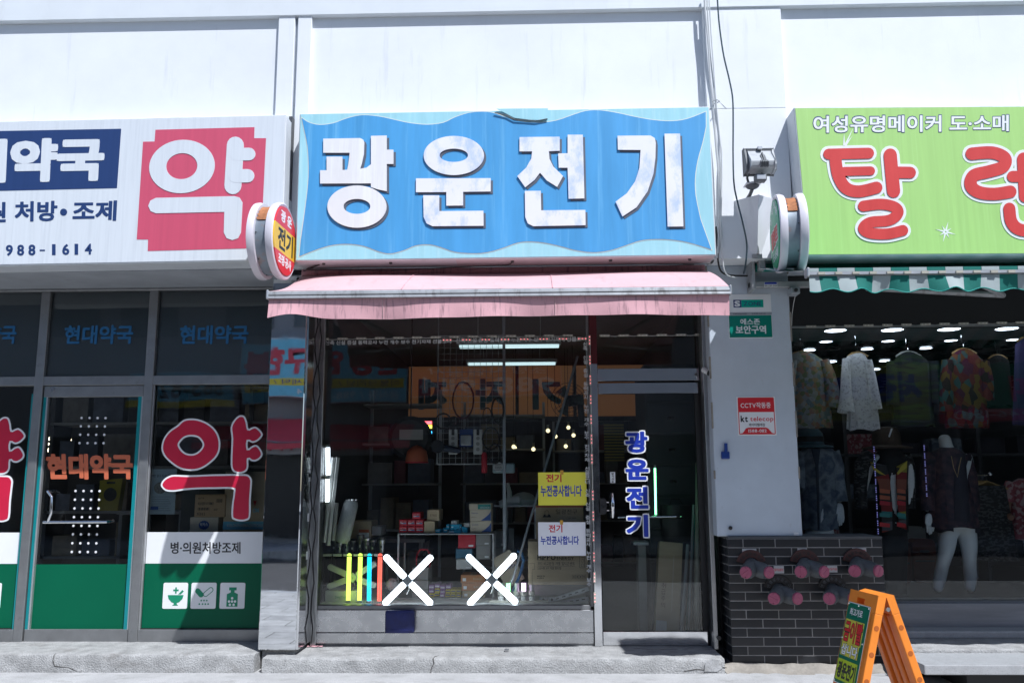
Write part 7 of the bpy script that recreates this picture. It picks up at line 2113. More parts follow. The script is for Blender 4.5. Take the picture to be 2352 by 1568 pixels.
# limbs and clothes
def skin(name, verts, edges, rad, m_, parent, lv=2):
    me = bpy.data.meshes.new(name); me.from_pydata([tuple(v) for v in verts], edges, [])
    o = bpy.data.objects.new(name, me); COL.objects.link(o)
    sk = o.modifiers.new('s', 'SKIN'); sb = o.modifiers.new('u', 'SUBSURF'); sb.levels = lv; sb.render_levels = lv
    for i, r in enumerate(rad): me.skin_vertices[0].data[i].radius = r if isinstance(r, tuple) else (r, r)
    me.skin_vertices[0].data[0].use_root = True
    dg = bpy.context.evaluated_depsgraph_get()
    m2 = bpy.data.meshes.new_from_object(o.evaluated_get(dg))
    bpy.data.objects.remove(o)
    m2.materials.clear(); m2.materials.append(m_)
    m2.shade_smooth(); m2.name = name
    return put(bpy.data.objects.new(name, m2), parent)
def cloth(name, c, prof, Y, m_, parent, folds=9, amp=.06, dep=.55, open_=True, n=44, seed=0):
    """garment as a loft: prof rows are (centre u, v, half width in pixels, depth factor)"""
    rr = []
    rn = random.Random(seed)
    ph_ = [rn.uniform(0, 6.28) for _ in range(3)]
    for j, (u, v, hw, df) in enumerate(prof):
        p = C(c, u, v, Y); hx = (C(c, u + hw, v, Y) - p).x
        f = j / (len(prof) - 1)
        row = []
        for k in range(n):
            a = 2 * math.pi * k / n
            q = 1 + amp * f * (math.sin(folds * a + ph_[0]) + .5 * math.sin((folds * 1.7) * a + ph_[1])) 
            sgn = lambda x, e: math.copysign(abs(x) ** e, x)
            row.append(Vector((p.x + hx * sgn(math.cos(a), .8) * q, Y + hx * dep * df * math.sin(a) * q, p.z + .008 * f * math.sin(folds * a * .5 + ph_[2]))))
        rr.append(row)
    return G().rings(rr, cap=False).build(name, m_, parent, smooth=True)
def sleeve(name, c, pts, Y, rads, m_, parent):
    P = [C(c, u, v, Y + dy) for u, v, dy in pts]
    return G().tube(P, rads, 14, cap=False).build(name, m_, parent, smooth=True)
def hanger(t, c, u, v, Y, hw, m_=None):
    p = C(c, u, v, Y); hx = (C(c, u + hw, v, Y) - p).x
    G().tube([p + Vector((-hx, 0, -hx * .42)), p + Vector((-hx * .5, 0, -hx * .1)), p, p + Vector((hx * .5, 0, -hx * .1)), p + Vector((hx, 0, -hx * .42))], .010, 8).build('hanger_arm', m_ or m_wood, t, smooth=True)
    G().tube([p, p + Vector((0, 0, .04)), p + Vector((.014, 0, .055)), p + Vector((.0, 0, .072)), p + Vector((-.012, 0, .06)), Vector((p.x - .012, Y, zci + .002))], .003, 6).build('hook', m_chrome, t, smooth=True)
def hung(label, c, u, top, prof, sl, Y, m_, hw, seed, cat='blouse', m_h=None, folds=9):
    p = C(c, u, prof[-1][1], Y)
    t = thing('hanging_' + cat, label, cat, p, 'clothes hanging in the window')
    hanger(t, c, u, top, Y, hw, m_h)
    cloth('body', c, prof, Y, m_, t, folds, .055, .30, seed=seed)
    for s in sl:
        sleeve('sleeve', c, s[0], Y, s[1], m_, t)
    return t
hung('floral blouse on a wooden hanger beside the pillar', 'N7', 150, 385, [(150, 385, 45, 1), (160, 420, 120, 1), (190, 480, 175, 1), (205, 620, 170, 1), (220, 820, 185, 1), (230, 980, 195, 1), (240, 1110, 200, 1)], [([(350, 470, 0), (400, 620, 0), (435, 780, -.02), (430, 920, -.02)], [.05, .06, .065, .06]), ([(60, 470, 0), (20, 640, 0), (10, 900, 0)], [.05, .06, .065])], .42, m_floral, 130, 1)
hung('white lace tunic on a wooden hanger, brightest garment in the window', 'N7', 678, 395, [(685, 402, 40, 1), (668, 425, 85, 1), (672, 470, 105, 1), (690, 620, 112, 1), (710, 800, 125, 1), (730, 960, 140, 1), (738, 1130, 152, 1)], [([(575, 460, 0), (568, 640, -.02), (570, 800, -.03), (568, 965, -.04)], [.035, .04, .048, .07]), ([(775, 470, 0), (810, 640, -.01), (835, 800, -.02), (855, 935, -.02)], [.035, .04, .045, .05])], .38, m_lace, 95, 2, 'tunic')
hung('dark green knitted jumper hanging in the middle of the clothes window', 'N7', 1160, 385, [(1160, 388, 40, 1), (1170, 430, 120, 1), (1190, 500, 180, 1), (1200, 700, 185, 1), (1205, 900, 192, 1), (1210, 1100, 200, 1)], [([(1010, 480, 0), (1015, 700, 0), (1020, 900, 0)], [.05, .055, .055]), ([(1390, 480, 0), (1420, 700, 0), (1430, 880, 0)], [.05, .055, .055])], .52, m_navyg, 120, 3, 'jumper', m_plasw)
hung('red and yellow patchwork coat hanging at the right of the clothes window', 'N7', 1690, 360, [(1690, 362, 45, 1), (1695, 410, 110, 1), (1705, 470, 165, 1), (1712, 650, 170, 1), (1715, 850, 185, 1), (1720, 1000, 195, 1), (1722, 1110, 200, 1)], [([(1540, 470, 0), (1530, 700, 0), (1535, 960, 0)], [.05, .058, .06]), ([(1870, 480, 0), (1905, 660, 0), (1915, 850, 0)], [.05, .055, .055])], .42, m_patch, 115, 4, 'coat')
hung('deep blue dress hanging at the far right of the clothes window', 'N7', 2290, 250, [(2290, 255, 40, 1), (2290, 320, 110, 1), (2300, 520, 125, 1), (2310, 800, 140, 1), (2320, 1080, 160, 1)], [], .40, mat('deep blue cloth', (.03, .025, .10), .8), 95, 5, 'dress')
hung('black jacket hanging behind the patchwork coat', 'N7', 2010, 420, [(2010, 422, 40, 1), (2010, 470, 110, 1), (2020, 700, 120, 1), (2020, 900, 130, 1)], [], .9, m_black, 90, 6, 'jacket')

def mann(label, c, Y, pts):
    t = thing('mannequin', label, 'mannequin', pts, 'mannequins in the clothes window')
    return t
# mannequin in the plum tunic
Ym = .62
def S(u, v, dy=0): return C('N8', u, v, Ym + dy)
base = S(1440, 1470); base.z = zpl
t = mann('headless white mannequin with bare legs in a dark plum tunic', 'N8', Ym, (base.x, Ym, zpl))
V = [S(1450, 780), S(1450, 640), S(1430, 450, .0), S(1420, 270), S(1385, 215), S(1345, 60), S(1250, 270), S(1200, 500), S(1215, 730), S(1555, 270), S(1600, 500), S(1585, 700),
     S(1390, 880), S(1375, 1050, -.02), S(1345, 1160, -.02), S(1315, 1300, .02), S(1298, 1470), S(1545, 880), S(1570, 1050, -.02), S(1568, 1160, -.02), S(1580, 1300, .02), S(1580, 1470)]
V[16].z = V[21].z = zpl
E = [(0, 1), (1, 2), (2, 3), (3, 4), (4, 5), (3, 6), (6, 7), (7, 8), (3, 9), (9, 10), (10, 11), (0, 12), (12, 13), (13, 14), (14, 15), (15, 16), (0, 17), (17, 18), (18, 19), (19, 20), (20, 21)]
RAD = [(.14, .10), (.11, .09), (.13, .10), (.12, .08), .055, .052, .05, .042, .028, .05, .042, .03, .088, .068, .054, .055, .035, .088, .068, .054, .055, .035]
skin('body', V, E, RAD, m_mann, t)
cloth('tunic', 'N8', [(1375, 175, 60, 1), (1375, 210, 130, 1), (1380, 260, 165, 1), (1385, 400, 155, 1), (1395, 560, 170, 1), (1405, 720, 200, 1), (1412, 860, 222, 1)], Ym, m_dress, t, 11, .05, .8, seed=8)
cloth('slip', 'N8', [(1470, 230, 55, 1.2), (1465, 400, 70, 1.3), (1460, 600, 85, 1.3), (1455, 805, 100, 1.35)], Ym - .06, m_dresd, t, 9, .04, 1.0, seed=9)
cloth('hem_flap', 'N8', [(1345, 700, 80, 1), (1345, 810, 82, 1), (1347, 895, 80, 1)], Ym - .02, m_dresd, t, 7, .05, 1.2, seed=10)
cloth('hem_flap', 'N8', [(1585, 700, 40, 1), (1595, 810, 45, 1), (1600, 905, 48, 1)], Ym, m_dresd, t, 7, .05, 1.6, seed=11)
sleeve('sleeve', 'N8', [(1255, 240, 0), (1215, 380, -.02), (1205, 560, -.03), (1215, 720, -.04)], Ym, [.075, .068, .06, .055], m_dress, t)
sleeve('sleeve', 'N8', [(1500, 240, 0), (1560, 400, .0), (1590, 600, .0), (1600, 720, 0)], Ym, [.075, .068, .062, .055], m_dress, t)
def hand(c, wrist, tips, Y, parent, w=.011):
    """palm and five fingers hanging from a wrist"""
    a = C(c, *wrist, Y)
    pal = C(c, (wrist[0] + tips[0]) / 2, (wrist[1] + tips[1]) / 2 - 12, Y - .01)
    Vv = [a, a.lerp(pal, .55), pal]; Ee = [(0, 1), (1, 2)]; Rr = [(.026, .02), (.034, .018), (.036, .016)]
    tip = C(c, *tips, Y - .02)
    dirn = (tip - pal)
    for k in range(4):
        off = Vector(((k - 1.5) * .017, .0, 0))
        L2 = (.85, 1.0, .95, .75)[k]
        i = len(Vv)
        Vv += [pal + off + dirn * .15, pal + off + dirn * .55 * L2 + Vector((0, -.004, 0)), pal + off * .9 + dirn * L2 + Vector((0, .010, 0))]
        Ee += [(2, i), (i, i + 1), (i + 1, i + 2)]; Rr += [.0095, .0085, .007]
    i = len(Vv)
    s = a.lerp(pal, .5)
    Vv += [s + Vector((-.03, -.012, -.02)), s + Vector((-.036, -.018, -.055))]
    Ee += [(1, i), (i, i + 1)]; Rr += [.011, .008]
    return skin('hand', Vv, Ee, Rr, m_mann, parent, 2)
hand('N8', (1218, 735), (1240, 925), Ym - .05, t)
G().tube([S(1415, 250, -.17), S(1435, 350, -.19), S(1468, 430, -.2), S(1480, 350, -.19), S(1500, 260, -.17)], .003, 5).build('necklace', m_wood, t)
# mannequin in the vest with a straw hat
Yv_ = .60
b0 = C('N8', 900, 1470, Yv_)
t = mann('mannequin in a bright striped vest under a brown straw hat', 'N8', Yv_, (b0.x, Yv_, zpl))
def S2(u, v, dy=0): return C('N8', u, v, Yv_ + dy)
V = [S2(905, 900), S2(905, 700), S2(900, 450), S2(890, 270), S2(875, 230), S2(870, 130), S2(730, 270), S2(660, 500), S2(640, 700), S2(1040, 280), S2(1060, 500), S2(1050, 700), S2(870, 1100), S2(870, 1470), S2(950, 1100), S2(950, 1470)]
V[13].z = V[15].z = zpl
E = [(0, 1), (1, 2), (2, 3), (3, 4), (4, 5), (3, 6), (6, 7), (7, 8), (3, 9), (9, 10), (10, 11), (0, 12), (12, 13), (0, 14), (14, 15)]
skin('body', V, E, [(.13, .09), (.10, .08), (.12, .09), (.11, .07), .052, .05, .05, .042, .03, .05, .042, .03, .06, .04, .06, .04], m_mann, t)
m_bknit = patch_mat('black zigzag knit', [(.006, .006, .007), (.012, .012, .013), (.07, .07, .07)], 40, stretch=(1, 1, 2))
sleeve('sleeve', 'N8', [(720, 230, 0), (650, 330, 0), (635, 520, 0), (640, 700, 0)], Yv_, [.065, .065, .055, .05], m_bknit, t)
sleeve('sleeve', 'N8', [(1000, 240, 0), (1040, 340, .02), (1050, 520, .02), (1050, 700, .02)], Yv_, [.065, .06, .055, .05], m_bknit, t)
cloth('shirt', 'N8', [(880, 180, 62, 1), (885, 220, 110, 1), (895, 290, 150, 1), (905, 500, 130, 1), (912, 700, 125, 1), (915, 900, 128, 1)], Yv_, m_black, t, 8, .02, .75, seed=14)
cloth('skirt', 'N8', [(908, 860, 125, 1), (908, 1000, 130, 1), (908, 1250, 122, 1), (908, 1455, 115, 1)], Yv_, m_black, t, 8, .03, .75, seed=15)
for s, pts in ((-1, [(720, 300), (860, 330), (890, 480), (905, 650), (908, 880), (822, 905), (815, 700), (795, 500)]), (1, [(945, 340), (1035, 290), (1028, 480), (1022, 700), (1030, 880), (965, 855), (955, 650), (942, 480)])):
    pp = onto('N8', pts, Yv_ - .13)
    w_ = G()
    w_.prism(pp, Yv_ - .135, Yv_ - .125)
    fr_ = w_.build('vest_panel', m_vest, t)
    tri = [(725, 325), (760, 350), (852, 415), (800, 400), (745, 365)] if s < 0 else [(1035, 290), (1030, 350), (955, 410), (948, 395), (990, 330)]
    G().prism(onto('N8', tri, Yv_ - .137), Yv_ - .139, Yv_ - .1365).build('yellow_flash', m_yel, fr_)
    bands = [(.38, m_orange_v), (.47, m_orange_v), (.55, m_redbox), (.72, m_tealbox), (.86, m_plr)]
    for f, mm in bands:
        v = 300 + 600 * f
        uu = (800, 888) if s < 0 else (950, 1022)
        G().prism(onto('N8', [(uu[0], v), (uu[1], v + 12), (uu[1], v + 44), (uu[0], v + 36)], Yv_ - .137), Yv_ - .1382, Yv_ - .1365).build('colour_band', mm, fr_)
for k in range(6):
    p = C('N8', 908 + k * 6, 400 + k * 84, Yv_ - .115)
    G().sphere(p, .006, 8).build('button', m_pw, t)
hp = S2(862, 100)
ht = thing('straw_hat', 'brown straw hat with a wide brim worn by the vest mannequin', 'hat', (hp.x, Yv_, S2(862, 175).z))
zz0, zz1 = S2(862, 165).z, S2(850, 0).z
G().lathe([(.205, -.022), (.20, -.010), (.13, .0), (.118, .01), (.112, (zz1 - zz0) * .6), (.09, (zz1 - zz0) * .92), (.03, zz1 - zz0)], (hp.x - .005, Yv_, zz0), n=28).build('crown_and_brim', m_straw, ht, smooth=True)
p = C('N8', 893, 50, Yv_ - .115)
XF.append(Matrix.Translation(p) @ Matrix.Rotation(R(22), 4, 'Y'))
G().cbox((0, 0, 0), .012, .004, .075).build('price_tag', m_pw, ht)
XF.pop()
# mannequin in the blue leaf jacket by the pillar
Yj = .62
def S3(u, v, dy=0): return C('N8', u, v, Yj + dy)
b0 = S3(280, 1470)
t = mann('mannequin in a blue leaf print jacket beside the pillar', 'N8', Yj, (b0.x, Yj, zpl))
V = [S3(280, 880), S3(280, 650), S3(275, 400), S3(270, 230), S3(250, 170), S3(235, 90), S3(150, 240), S3(120, 450), S3(400, 240), S3(440, 480), S3(458, 650), S3(225, 1000), S3(225, 1470), S3(345, 1000), S3(345, 1470)]
V[12].z = V[14].z = zpl
E = [(0, 1), (1, 2), (2, 3), (3, 4), (4, 5), (3, 6), (6, 7), (3, 8), (8, 9), (9, 10), (0, 11), (11, 12), (0, 13), (13, 14)]
skin('body', V, E, [(.14, .10), (.11, .08), (.12, .09), (.11, .07), .052, .06, .05, .04, .05, .04, .028, .085, .04, .085, .04], m_mann, t)
cloth('jacket', 'N8', [(265, 165, 60, 1), (265, 190, 130, 1), (270, 260, 165, 1), (275, 450, 150, 1), (280, 650, 150, 1), (285, 880, 152, 1)], Yj, m_jack, t, 8, .04, .75, seed=20)
G().prism(onto('N8', [(215, 190), (250, 330), (262, 600), (270, 880), (285, 880), (282, 600), (275, 330), (290, 190)], Yj - .155), Yj - .16, Yj - .15).build('jacket_opening', mat('dark navy lining', (.02, .03, .05), .8), t)
sleeve('sleeve', 'N8', [(380, 220, 0), (425, 330, -.01), (440, 480, -.02), (462, 640, -.03)], Yj, [.075, .066, .062, .062], m_jack, t)
sleeve('sleeve', 'N8', [(160, 220, 0), (125, 340, 0), (110, 520, 0)], Yj, [.07, .066, .06], m_jack, t)
hand('N8', (455, 645), (468, 850), Yj - .04, t)
hp = S3(225, 130)
ht = thing('felt_hat', 'teal felt hat worn by the jacket mannequin', 'hat', (hp.x, Yj, hp.z))
zz0, zz1 = S3(225, 160).z, S3(225, 15).z
G().lathe([(.19, -.02), (.18, -.005), (.115, .005), (.11, .03), (.105, (zz1 - zz0) * .7), (.07, (zz1 - zz0) * .98), (.02, zz1 - zz0)], (hp.x - .02, Yj, zz0), n=28).build('crown_and_brim', m_tealhat, ht, smooth=True)
G().lathe([(.1125, .03), (.1122, .075)], (hp.x - .02, Yj, zz0), n=28).build('band', m_black, ht, smooth=True)
# torso at the far right and clothes rail
Yt_ = 1.1
t = mann('pink spotted blouse on a half mannequin at the right edge', 'N8', Yt_, C('N8', 2010, 960, Yt_))
cloth('blouse', 'N8', [(2040, 440, 50, 1), (2035, 480, 110, 1), (2035, 600, 120, 1), (2040, 800, 110, 1), (2045, 965, 125, 1)], Yt_, m_pinkb, t, 8, .03, .7, seed=25)
sleeve('sleeve', 'N8', [(1935, 480, 0), (1905, 570, 0), (1895, 640, 0)], Yt_, [.055, .06, .055], m_pinkb, t)
G().tube([C('N8', 1895, 630, Yt_), C('N8', 1885, 740, Yt_), C('N8', 1930, 780, Yt_ - .1)], [.035, .032, .026], 10).build('arm', mat('tan shell', (.25, .13, .08), .5), t, smooth=True)
G().tube([C('N8', 2040, 960, Yt_), Vector((C('N8', 2040, 960, Yt_).x, Yt_, zpl - .004))], .02, 8).build('stand', m_chrome, t)
a, b = C('N8', 1560, 410, 1.6), C('N8', 1745, 405, .95)
rl = thing('clothes_rail', 'chrome clothes rail with hangers behind the plum tunic', 'clothes rail', (a.x, 1.3, zpl))
G().tube([a, b], .012, 10).build('rail', m_chrome, rl, smooth=True)
G().sphere(b, .022, 12).build('end_ball', m_chrome, rl, smooth=True)
G().tube([a, Vector((a.x, a.y, zpl - .004))], .014, 8).build('post', m_chrome, rl, smooth=True)
for i in range(7):
    f = .12 + i * .12
    p = a.lerp(b, f)
    t = thing('railed_garment', f'{("rear","second","third","fourth","fifth","sixth","front")[i]} dark striped garment on the clothes rail', 'garment', p + Vector((0, 0, -.75)), 'garments on the rail')
    G().tube([p + Vector((-.18, .0, -.13)), p + Vector((0, 0, -.06)), p + Vector((.18, 0, -.13))], .008, 6).build('hanger_arm', m_wood, t)
    G().tube([p + Vector((0, 0, -.06)), p + Vector((0, 0, .012)), p + Vector((.01, .0, .016))], .0025, 5).build('hook', m_chrome, t)
    rr = []
    for j in range(6):
        q = j / 5
        rr.append([p + Vector(((.16 + .06 * q) * math.cos(k * .3927), .03 * math.sin(k * .3927) * (1 + .3 * math.sin(k)), -.10 - .65 * q)) for k in range(16)])
    G().rings(rr).build('cloth', m_bknit, t, smooth=True)
# brown boards behind the mannequins
for i, (u0, v0, u1, v1) in enumerate(((835, 1000, 1075, 1400), (1090, 960, 1290, 1340))):
    x0, x1, z0, z1 = rect('N8', u0, v0, u1, v1, 1.35)
    t = thing('brown_chest', ('left', 'right')[i] + ' rust brown chest behind the mannequin legs', 'chest', ((x0 + x1) / 2, 1.4, zpl))
    G().prism(rrect(x0, x1, zpl - .004, z1, .05), 1.35, 1.48).build('body', m_brownbox, t)
    G().box(x0 + .02, x1 - .02, 1.343, 1.3495, (zpl + z1) / 2 - .006, (zpl + z1) / 2 + .006).build('seam', m_plask, t)
    G().box((x0 + x1) / 2 - .04, (x0 + x1) / 2 + .04, 1.335, 1.3495, z1 - .12, z1 - .10).build('pull', m_plask, t)
t = thing('clothes_shelf', 'dark shelf with folded clothes at the back of the clothes shop', 'shelf', (3.5, 3.4, FZ))
for z in (.5, 1.0, 1.5, 2.0):
    G().box(2.0, 6.5, 3.2, 3.6, FZ + z, FZ + z + .03).build('shelf_board', m_dark, t)
for x in (2.0, 3.5, 5, 6.46):
    G().box(x, x + .04, 3.2, 3.6, FZ - .008, 2.5).build('upright', m_dark, t)
for j, z in enumerate((.53, 1.03, 1.53)):
    for k in range(9):
        x = 2.1 + k * .48
        o = G().box(x, x + .34, 3.22, 3.5, FZ + z, FZ + z + random.uniform(.08, .25)).build('folded_clothes', random.choice((m_black, m_dresd, m_pinkb, m_navyg, m_jack, m_cardg)), None, bevel=.02, seg=2, smooth=True)
        tag(o, f'folded clothes pile {("one","two","three","four","five","six","seven","eight","nine")[k]} from the left on the {("low","middle","high")[j]} clothes shelf', 'clothes', 'folded clothes on the back shelf')
# fine violet light chains in the window
m_vled = emit('violet LED', (.35, .30, 1), .45)
for i, (u0, v0, u1, v1, n, nmx) in enumerate(((750, 172, 788, 930, 44, 'long'), (1180, 162, 1204, 590, 26, 'short'))):
    a, b = C('N8', u0, v0, .10), C('N8', u1, v1, .10)
    t = thing('light_chain', f'{nmx} violet light chain hanging behind the clothes window', 'light chain', b, 'violet light chains')
    G().tube([a, b], .0018, 5).build('wire', m_plask, t)
    g = G()
    for k in range(n):
        p = a.lerp(b, k / (n - 1))
        if k % 4 == 3: continue
        G().cbox(p + Vector((0, -.003, 0)), .006, .004, .007).build('diode', m_vled, t)

# ================================================================== hose connections on the tiled wall
m_iron = mat('grey cast iron', (.12, .13, .14), .55, .2, var=.25, scale=14, bump=.2, bscale=60, stain=((.2, .2, .2), .4, 30, (1, 1, 1), .68))
m_flange = mat('brown red flange paint', (.075, .028, .024), .6, var=.3, scale=16)
m_flange2 = mat('dark flange paint', (.03, .026, .026), .6, var=.3, scale=16)
m_capk = mat('pink plastic cap', (.36, .085, .15), .5, var=.12, scale=20)
def hose_conn(label, u, v, rots, fm):
    p = C('O4', u, v, YB - .01)                            # centre of the flange on the wall
    t = thing('hose_connection', label, 'hose connection', (p.x, YB, p.z - .05), 'twin hose connections on the tiled wall')
    y = YB - .008
    def P(dx, dy, dz): return Vector((p.x + dx, y - dy, p.z + dz))
    arc_o = [(p.x + .108 * math.cos(R(a)), p.z + .108 * math.sin(R(a))) for a in range(15, 175, 8)]
    arc_i = [(p.x + .052 * math.cos(R(a)), p.z + .052 * math.sin(R(a))) for a in range(167, 7, -8)]
    fl_ = G().prism(arc_o + arc_i, y - .014, y).build('name_flange', fm, t, bevel=.003)
    for i, ch in enumerate('연결살수송수구'):
        a = R(158 - i * 22)
        c0 = Vector((p.x + .08 * math.cos(a), y - .0145, p.z + .08 * math.sin(a)))
        XF.append(Matrix.Translation(c0) @ Matrix.Rotation(math.pi / 2 - a, 4, 'Y'))
        text(ch, -.011, .011, -.012, .012, 0, m_flange2 if fm is m_flange else m_iron, t, off=.012, th=.002, name='raised_lettering')
        XF.pop()
    g = G().tube([P(0, -.0, -.005), P(0, .03, -.01), P(0, .075, -.018)], [.055, .052, .056], 18)
    g.tube([P(-.01, .05, -.015), P(-.05, .12, -.03), P(-.075, .165, -.036)], [.055, .056, .045], 16)
    g.tube([P(.01, .05, -.015), P(.05, .12, -.03), P(.075, .165, -.036)], [.055, .056, .045], 16)
    bd = g.build('body', m_iron, t, smooth=True)
    for k, s in enumerate((-1, 1)):
        d = Vector((s * .47, -.88, 0)).normalized()
        c0 = P(s * .075, .165, -.036)
        G().tube([c0 - d * .02, c0 + d * .006], .047, 18).build('collar', m_iron, bd, smooth=True)
        G().tube([c0 + d * .0, c0 + d * .018], [.041, .042], 22).build('cap_rim', m_capk, t, smooth=True)
        cp_ = G().tube([c0 + d * .018, c0 + d * .026, c0 + d * .0262, c0 + d * .016], [.042, .039, .030, .027], 22).build('cap', m_capk, t, smooth=True)
        sx = d.cross(Vector((0, 0, 1))).normalized()
        ang = R(rots[k])
        ln = sx * math.cos(ang) + Vector((0, 0, 1)) * math.sin(ang)
        G().tube([c0 + d * .024 - ln * .028, c0 + d * .024 + ln * .028], .0055, 6).build('cap_rib', m_capk, cp_)
        for a in (0, 90, 180, 270):
            q = c0 - d * .004 + (sx * math.cos(R(a + 45)) + Vector((0, 0, 1)) * math.sin(R(a + 45))) * .048
            G().tube([q, q + d * .012], .005, 6).build('lug', m_iron, bd)
    return t
hose_conn('twin hose connection with pink caps, upper left of five', 376, 398, (-38, 20), m_flange)
hose_conn('twin hose connection with pink caps, upper middle of five', 905, 392, (90, -40), m_flange)
hose_conn('twin hose connection with pink caps, upper right of five', 1425, 384, (-65, -60), m_flange)
hose_conn('twin hose connection with pink caps, lower left of five', 648, 648, (24, 48), m_flange2)
hose_conn('twin hose connection with pink caps, lower right of five behind the orange board', 1180, 648, (65, 0), m_flange2)
m_lab = mat('worn white label', (.50, .50, .50), .5, var=.12, scale=30)
for i, (u0, v0, u1, v1, s, nmx) in enumerate(((288, 238, 428, 300, '남,여 탈의실탕쪽', 'above the upper left connection'), (835, 233, 930, 280, None, 'blank one above the upper middle connection'), (1378, 230, 1515, 285, '입구 쪽', 'above the upper right connection'), (600, 408, 700, 482, '탈의실중앙', 'right of the upper left connection'), (1130, 405, 1228, 472, '보일러실', 'right of the upper middle connection'))):
    x0, x1, z0, z1 = rect('O4', u0, v0, u1, v1, YB - .009)
    t = thing('wall_label', f'small worn white label on the black tiles, {nmx}', 'label', ((x0 + x1) / 2, YB, z0), 'labels on the tiled wall')
    G().box(x0, x1, YB - .011, YB - .0085, z0, z1).build('plate', m_lab, t)
    if s: text(s, x0 + .004, x1 - .004, z0 + (z1 - z0) * .3, z0 + (z1 - z0) * .68, YB - .011, m_plr, t, off=.01, th=.0006)
x0, x1, z0, z1 = rect('O4', 797, 78, 846, 108, YPIL - .001)
tag(G().box(x0, x1, YPIL - .003, YPIL - .001, z0, z1).build('sticker', m_pw, None), 'tiny white sticker at the bottom right corner of the pillar', 'sticker')

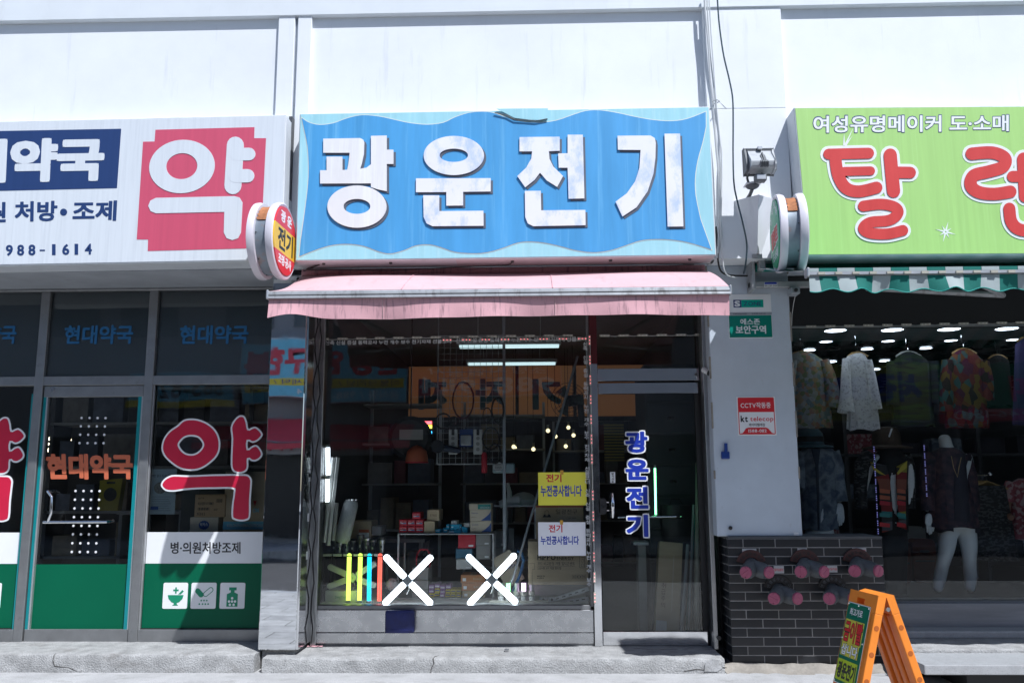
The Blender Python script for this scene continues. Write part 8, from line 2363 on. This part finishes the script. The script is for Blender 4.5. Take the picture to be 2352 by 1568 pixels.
# ================================================================== orange folding board
m_or2 = mat('orange moulded plastic', (.80, .24, .025), .42, var=.10, scale=5, bump=.06, bscale=90, stain=((.50, .15, .02), .4, 7, (1, 1, 1), .62))
m_bolt = mirror('zinc bolt', (.6, .6, .6), .25, 0)
HB = .70
A_ = WZ(1971, 1356, HB); B_ = WZ(2036, 1372, HB)
e1 = (B_ - A_); wB = e1.length; e1.normalize()
rotz = math.atan2(e1.y, e1.x)
mid_ = (A_ + B_) / 2
bd = thing('folding_board', 'orange plastic folding board with a green poster on the pavement', 'sandwich board', (mid_.x, mid_.y, 0))
def panel(tilt, side):
    """side -1 is the front leaf, +1 the rear leaf; local x along the ridge, z up the leaf"""
    XF.append(Matrix.Translation(A_ + Vector((0, 0, 0))) @ Matrix.Rotation(rotz, 4, 'Z') @ Matrix.Rotation(R(tilt), 4, 'X'))
    L2 = HB / math.cos(R(tilt))
    y0, y1 = (-.045, -.001) if side < 0 else (.001, .045)
    rm = 'front_leaf' if side < 0 else 'rear_leaf'
    # frame built round the carrying slot and a recessed back
    hs0, hs1 = wB * .30, wB * .58
    out = rrect(0, wB, -L2, .0, .02, 4)
    g = G()
    ys = y0 if side < 0 else y1
    g.box(0.01, wB - .01, min(y0, y1) + .004, max(y0, y1) - .004, -.06 - .0, -.004)
    fr = G()
    fr.box(0, hs0, y0, y1, -.095, 0); fr.box(hs1, wB, y0, y1, -.095, 0)
    fr.box(hs0, hs1, y0, y1, -.035, 0); fr.box(hs0, hs1, y0, y1, -.095, -.065)
    lf = fr.build(rm, m_or2, bd)
    sk = (y0, y0 + .012) if side < 0 else (y1 - .012, y1)
    G().box(.03, wB - .03, *sk, -L2 + .10, -.095).build('skin', m_or2, lf)
    G().box(0, .045, y0, y1, -L2, -.095).build('stile', m_or2, lf, bevel=.006, seg=2)
    G().box(wB - .045, wB, y0, y1, -L2, -.095).build('stile', m_or2, lf, bevel=.006, seg=2)
    G().box(.045, wB - .045, y0, y1, -L2 + .06, -L2 + .12).build('foot_rail', m_or2, lf, bevel=.005)
    for k in range(3):
        x = wB * (.27 + .23 * k)
        yy_ = (sk[1], sk[1] + .02) if side < 0 else (sk[0] - .02, sk[0])
        G().box(x - .022, x + .022, *yy_, -L2 + .13, -.11).build('stiffening_rib', m_or2, lf, bevel=.006)
    for k in range(4):
        z = -.17 - k * .14
        G().disc((wB, (y0 + y1) / 2, z), .014, (1, 0, 0), .0015, 14).build('dimple', mat('dark orange hollow', (.40, .10, .012), .6), lf)
    if side < 0:
        ps = G().box(wB * .035, wB * .83, y0 - .002, y0 - .0002, -.518, -.070).build('poster_edge', m_pw, lf)
        pz = lambda f: -.075 - .438 * f
        X_ = lambda f: wB * (.045 + .775 * f)
        yp = y0 - .003
        po = G().box(X_(0), X_(1), yp - .0006, y0 - .0021, pz(1), pz(0)).build('poster', mat('dark green poster', (.0, .15, .085), .35), lf)
        yy_ = yp - .0006
        G().box(X_(.04), X_(.90), yy_ - .0006, yy_ - .0001, pz(.50), pz(.205)).build('yellow_block', mat('poster yellow', (.62, .56, .06), .4), lf)
        G().box(X_(.06), X_(.86), yy_ - .0012, yy_ - .0007, pz(.66), pz(.49)).build('yellow_block', MATS['poster yellow'], lf)
        G().box(X_(.03), X_(.93), yy_ - .0006, yy_ - .0001, pz(.965), pz(.705)).build('lime_block', mat('poster lime', (.48, .60, .02), .4), lf)
        text('최고가로', X_(.14), X_(.74), pz(.155), pz(.055), yy_, m_pk, lf, off=.05, th=.0004)
        text('최고가로', X_(.145), X_(.735), pz(.152), pz(.058), yy_ - .0005, m_pw, lf, off=.02, th=.0004)
        text('금이빨', X_(.04), X_(.89), pz(.49), pz(.215), yy_ - .0007, m_pk, lf, off=.06, th=.0004)
        text('금이빨', X_(.06), X_(.87), pz(.483), pz(.222), yy_ - .0013, m_plr, lf, off=.03, th=.0004)
        text('삽니다', X_(.07), X_(.85), pz(.655), pz(.505), yy_ - .0013, m_pk, lf, off=.06, th=.0004)
        text('삽니다', X_(.085), X_(.835), pz(.648), pz(.512), yy_ - .0019, m_pw, lf, off=.03, th=.0004)
        text('광운전기', X_(.07), X_(.90), pz(.94), pz(.735), yy_ - .0007, m_pk, lf, off=.045, th=.0004)
        for fx, fz in ((.03, .015), (.5, .015), (.97, .015), (.03, .45), (.97, .45), (.03, .985), (.97, .985)):
            G().sphere((X_(fx), yy_ - .001, pz(fz)), .005, 8).build('rivet', m_bolt, lf)
    XF.pop()
panel(-15.6, -1)
panel(17, 1)
for e, s in ((A_, -1), (B_, 1)):
    c0 = e + Vector((0, 0, -.06))
    G().tube([c0 - e1 * .004 * s, c0 + e1 * .012 * s], .012, 8).build('hinge_bolt', m_bolt, bd, smooth=True)
# small metal scrap on the step and a pink cloth scrap in the corner
p = WZ(*px('O7', 1180, 80), .106)
tag(G().cbox(p + Vector((0, 0, .006)), .03, .05, .012).box(p.x - .008, p.x + .008, p.y - .012, p.y + .012, p.z + .013, p.z + .016).build('floor_catch', m_bolt, None), 'small metal floor catch on the concrete step', 'door catch')
p = WZ(*px('O7', 255, 60), .106)
tag(G().sheet([[p + Vector((-.06 + .03 * i, -.02 + .02 * j, .004 + .006 * ((i + j) % 2))) for i in range(5)] for j in range(3)], .002, (0, 0, -1)).build('cloth_scrap', m_pinkv, None, smooth=True), 'scrap of pink cloth in the corner of the step', 'cloth')
